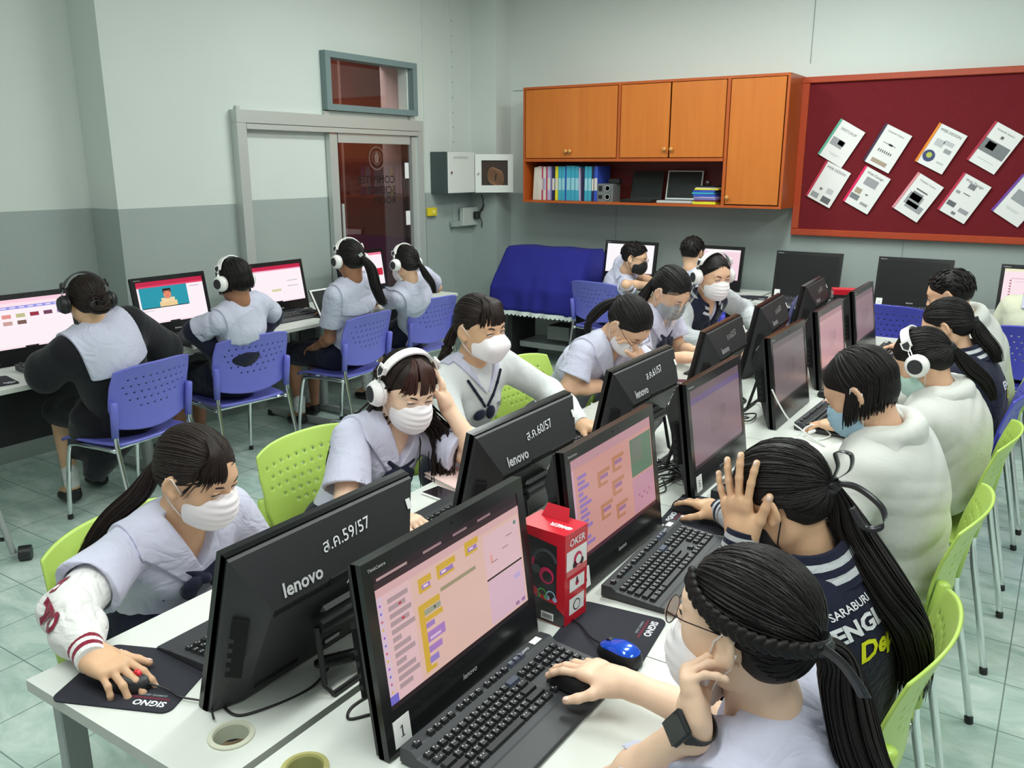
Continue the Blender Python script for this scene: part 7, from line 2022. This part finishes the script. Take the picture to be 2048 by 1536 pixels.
# ---- ribbons, braid, lettering on the jackets
def strip(p, pts, wv, w, m, name, parent, n=6):
    P = cr(pts, n); b = p['mb'](); T = np.gradient(P, axis=0); vs = []; fs = []
    for i, q in enumerate(P):
        ww = nrm(A3(wv) - nrm(T[i]) * (A3(wv) @ nrm(T[i]))) * w / 2
        vs += [q - ww, q + ww]
    for i in range(len(P) - 1): fs.append((2 * i, 2 * i + 2, 2 * i + 3, 2 * i + 1))
    b.add(vs, fs, m); o = b.build(name, parent, smooth=True); s_ = o.modifiers.new('t', 'SOLIDIFY'); s_.thickness = .0012; return o
M_RIB = mat('black_satin_ribbon', (.012, .012, .014), .28, sheen=.2)
G = P3['G']; F3 = P3['F']; bk = -F3[:, 1]
for nm_, pts, wv in (('ribbon_loop', [G, G + A3([.01, .0, .035]), G + A3([.005, -.01, .068]), G + A3([.035, -.015, .070]), G + A3([.035, -.005, .035]), G + A3([.006, .0, .004])], (.35, .9, .1)),
                     ('ribbon_tail', [G, G + A3([.05, .0, .0]), G + A3([.10, -.005, -.03]), G + A3([.105, -.01, -.065]), G + A3([.075, -.012, -.075]), G + A3([.045, -.01, -.04])], (.1, .5, .9))):
    strip(P3, pts, wv, .013, M_RIB, nm_, P3['ho'], 8)
strip(P3, [G + A3([.0, -.02, -.015]), G + A3([.012, .0, -.02]), G + A3([.0, .02, -.012])], (.5, 0, .9), .016, M_RIB, 'ribbon_band', P3['ho'])
G = P1['G']
strip(P1, [G + A3([-.045, -.03, -.02]), G + A3([-.02, -.034, -.006]), G + A3([.008, -.028, .008]), G + A3([.016, -.010, .010])], (.25, -.2, 1), .020, M_RIB, 'ribbon_band', P1['ho'])
strip(P1, [G + A3([.008, -.024, .006]), G + A3([.035, -.026, -.006]), G + A3([.056, -.026, -.028]), G + A3([.068, -.02, -.05])], (.5, -.3, .9), .017, M_RIB, 'ribbon_tail', P1['ho'])
# braid along the left side of the head
hl_ = Sdf(); hl_.ell((0, -.014, .026), (.0800, .1015, .0895)); hl_.ell((0, -.050, -.020), (.064, .052, .058), I3, .03); HULL[0] = hl_
Pth = cr([(-.044, .072, .068), (-.066, .036, .046), (-.078, -.004, .032), (-.076, -.045, .020), (-.055, -.085, .014), (-.02, -.108, .008)], 7)
D = Pth - A3([0, -.014, .026]); D /= np.linalg.norm(D, axis=1)[:, None]; rr_ = hull_r(D); L3 = A3([0, -.014, .026]) + D * (rr_ + .006)[:, None]
bs = Sdf(); Tn = np.gradient(L3, axis=0)
for i in range(0, len(L3) - 1):
    t_ = nrm(Tn[i]); n_ = D[i]; b_ = np.cross(t_, n_)
    sg = 1 if i % 2 else -1; ax = nrm(t_ * .8 + b_ * sg * .6); q = L3[i] + b_ * sg * .0052
    M3 = np.stack([ax, np.cross(n_, ax), n_], 1)
    bs.ell(P1['c'] + P1['F'] @ q, (.0125, .0058, .0062), P1['F'] @ M3, .001)
P1['child']('braid', sdf_geo(bs, .0019), HAIR, P1['ho'])
G = P29['G']
for s_ in (-1, 1): strip(P29, [G + A3([.03, 0, .0]), G + A3([.045, s_ * .02, .02]), G + A3([.045, s_ * .045, .012]), G + A3([.04, s_ * .04, -.015]), G + A3([.032, s_ * .005, -.004])], (1, .2, .3), .02, M_RIB, 'ribbon_loop', P29['ho'])
def backtext(p, rows, name='back_lettering', side=-1):
    b = p['mb'](); N_, T_ = p['N'], p['T']; r_, f_, u_ = T_[:, 0], T_[:, 1], T_[:, 2]
    for (txt, size, x, z, m, sh_, bo) in rows:
        vs, fs = text_mesh(txt, size, bo, sh_, 'CENTER')
        P = np.array([N_ + r_ * (x + (v[0])) * (-side) + u_ * (z + v[1]) + f_ * side * .30 for v in vs]); dd = -f_ * side
        t = np.zeros(len(P))
        for _ in range(40): t = t + (p['sh'](P + dd * t[:, None]) - .003) * .8; t = np.clip(t, 0, .6)
        b.add([tuple(q) for q in (P + dd * t[:, None])], fs, m)
    b.build(name, p['so'])
mw = mat('white_applique', lin(226, 228, 230), .8); my = mat('yellow_applique', lin(222, 226, 30), .7)
backtext(P3, [('SARABURI', .021, -.085, -.045, mw, 0, .015), ('ENGLISH', .046, -.055, -.092, mw, 0, .04), ('Dept.', .055, -.055, -.145, my, .35, .03)])
backtext(P9, [('SARABURI', .024, .05, -.10, mw, 0, .015), ('ENGLISH', .050, .05, -.15, mw, 0, .03), ('Dept.', .055, .05, -.20, my, .35, .03)])
# lettering on the front of the white sweater and on the cream sleeve
b = P61['mb'](); vs, fs = text_mesh('TLA', .030, .01, 0, 'CENTER')
N_, T_ = P61['N'], P61['T']; Pq = np.array([N_ - T_[:, 0] * (.085 + v[0]) + T_[:, 2] * (-.18 + v[1]) + T_[:, 1] * .3 for v in vs]); t = np.zeros(len(Pq))
for _ in range(40): t = np.clip(t + (P61['sh'](Pq - T_[:, 1] * t[:, None]) - .003) * .8, 0, .6)
b.add([tuple(q) for q in (Pq - T_[:, 1] * t[:, None])], fs, mat('black_print', (.02, .02, .02), .7)); b.build('embroidery', P61['so'])
E_, wv = P59['ARM'][1]; S_ = P59['S'][1]; slo = [c for c in P59['body'].children if c.name.startswith('jacket_sleeves')][0]
b = P59['mb']()
def sleevetext(ch, a, c_, t0, size, rot, out):
    ax = nrm(c_ - a); o_ = nrm(A3(out) - ax * (A3(out) @ ax)); tn = np.cross(o_, ax)
    vs, fs = text_mesh(ch, size, .05, 0, 'CENTER'); cs_, sn_ = math.cos(R(rot)), math.sin(R(rot))
    P = []
    for v in vs:
        x, y = v[0] * cs_ - v[1] * sn_, v[0] * sn_ + v[1] * cs_
        P.append(a + (c_ - a) * t0 + ax * x + tn * y + o_ * .2)
    P = np.array(P); t = np.zeros(len(P))
    for _ in range(40): t = np.clip(t + (P59['sl'](P - o_ * t[:, None]) - .003) * .8, 0, .4)
    b.add([tuple(q) for q in (P - o_ * t[:, None])], fs, C_MAROON)
sleevetext('L', S_, E_, .80, .085, -80, (-.1, -.8, .6)); sleevetext('A', E_, wv, .12, .075, -70, (-.2, -.9, .5)); sleevetext('O', E_, wv, .42, .055, -60, (-.1, -.9, .5))
b.build('sleeve_lettering', slo)
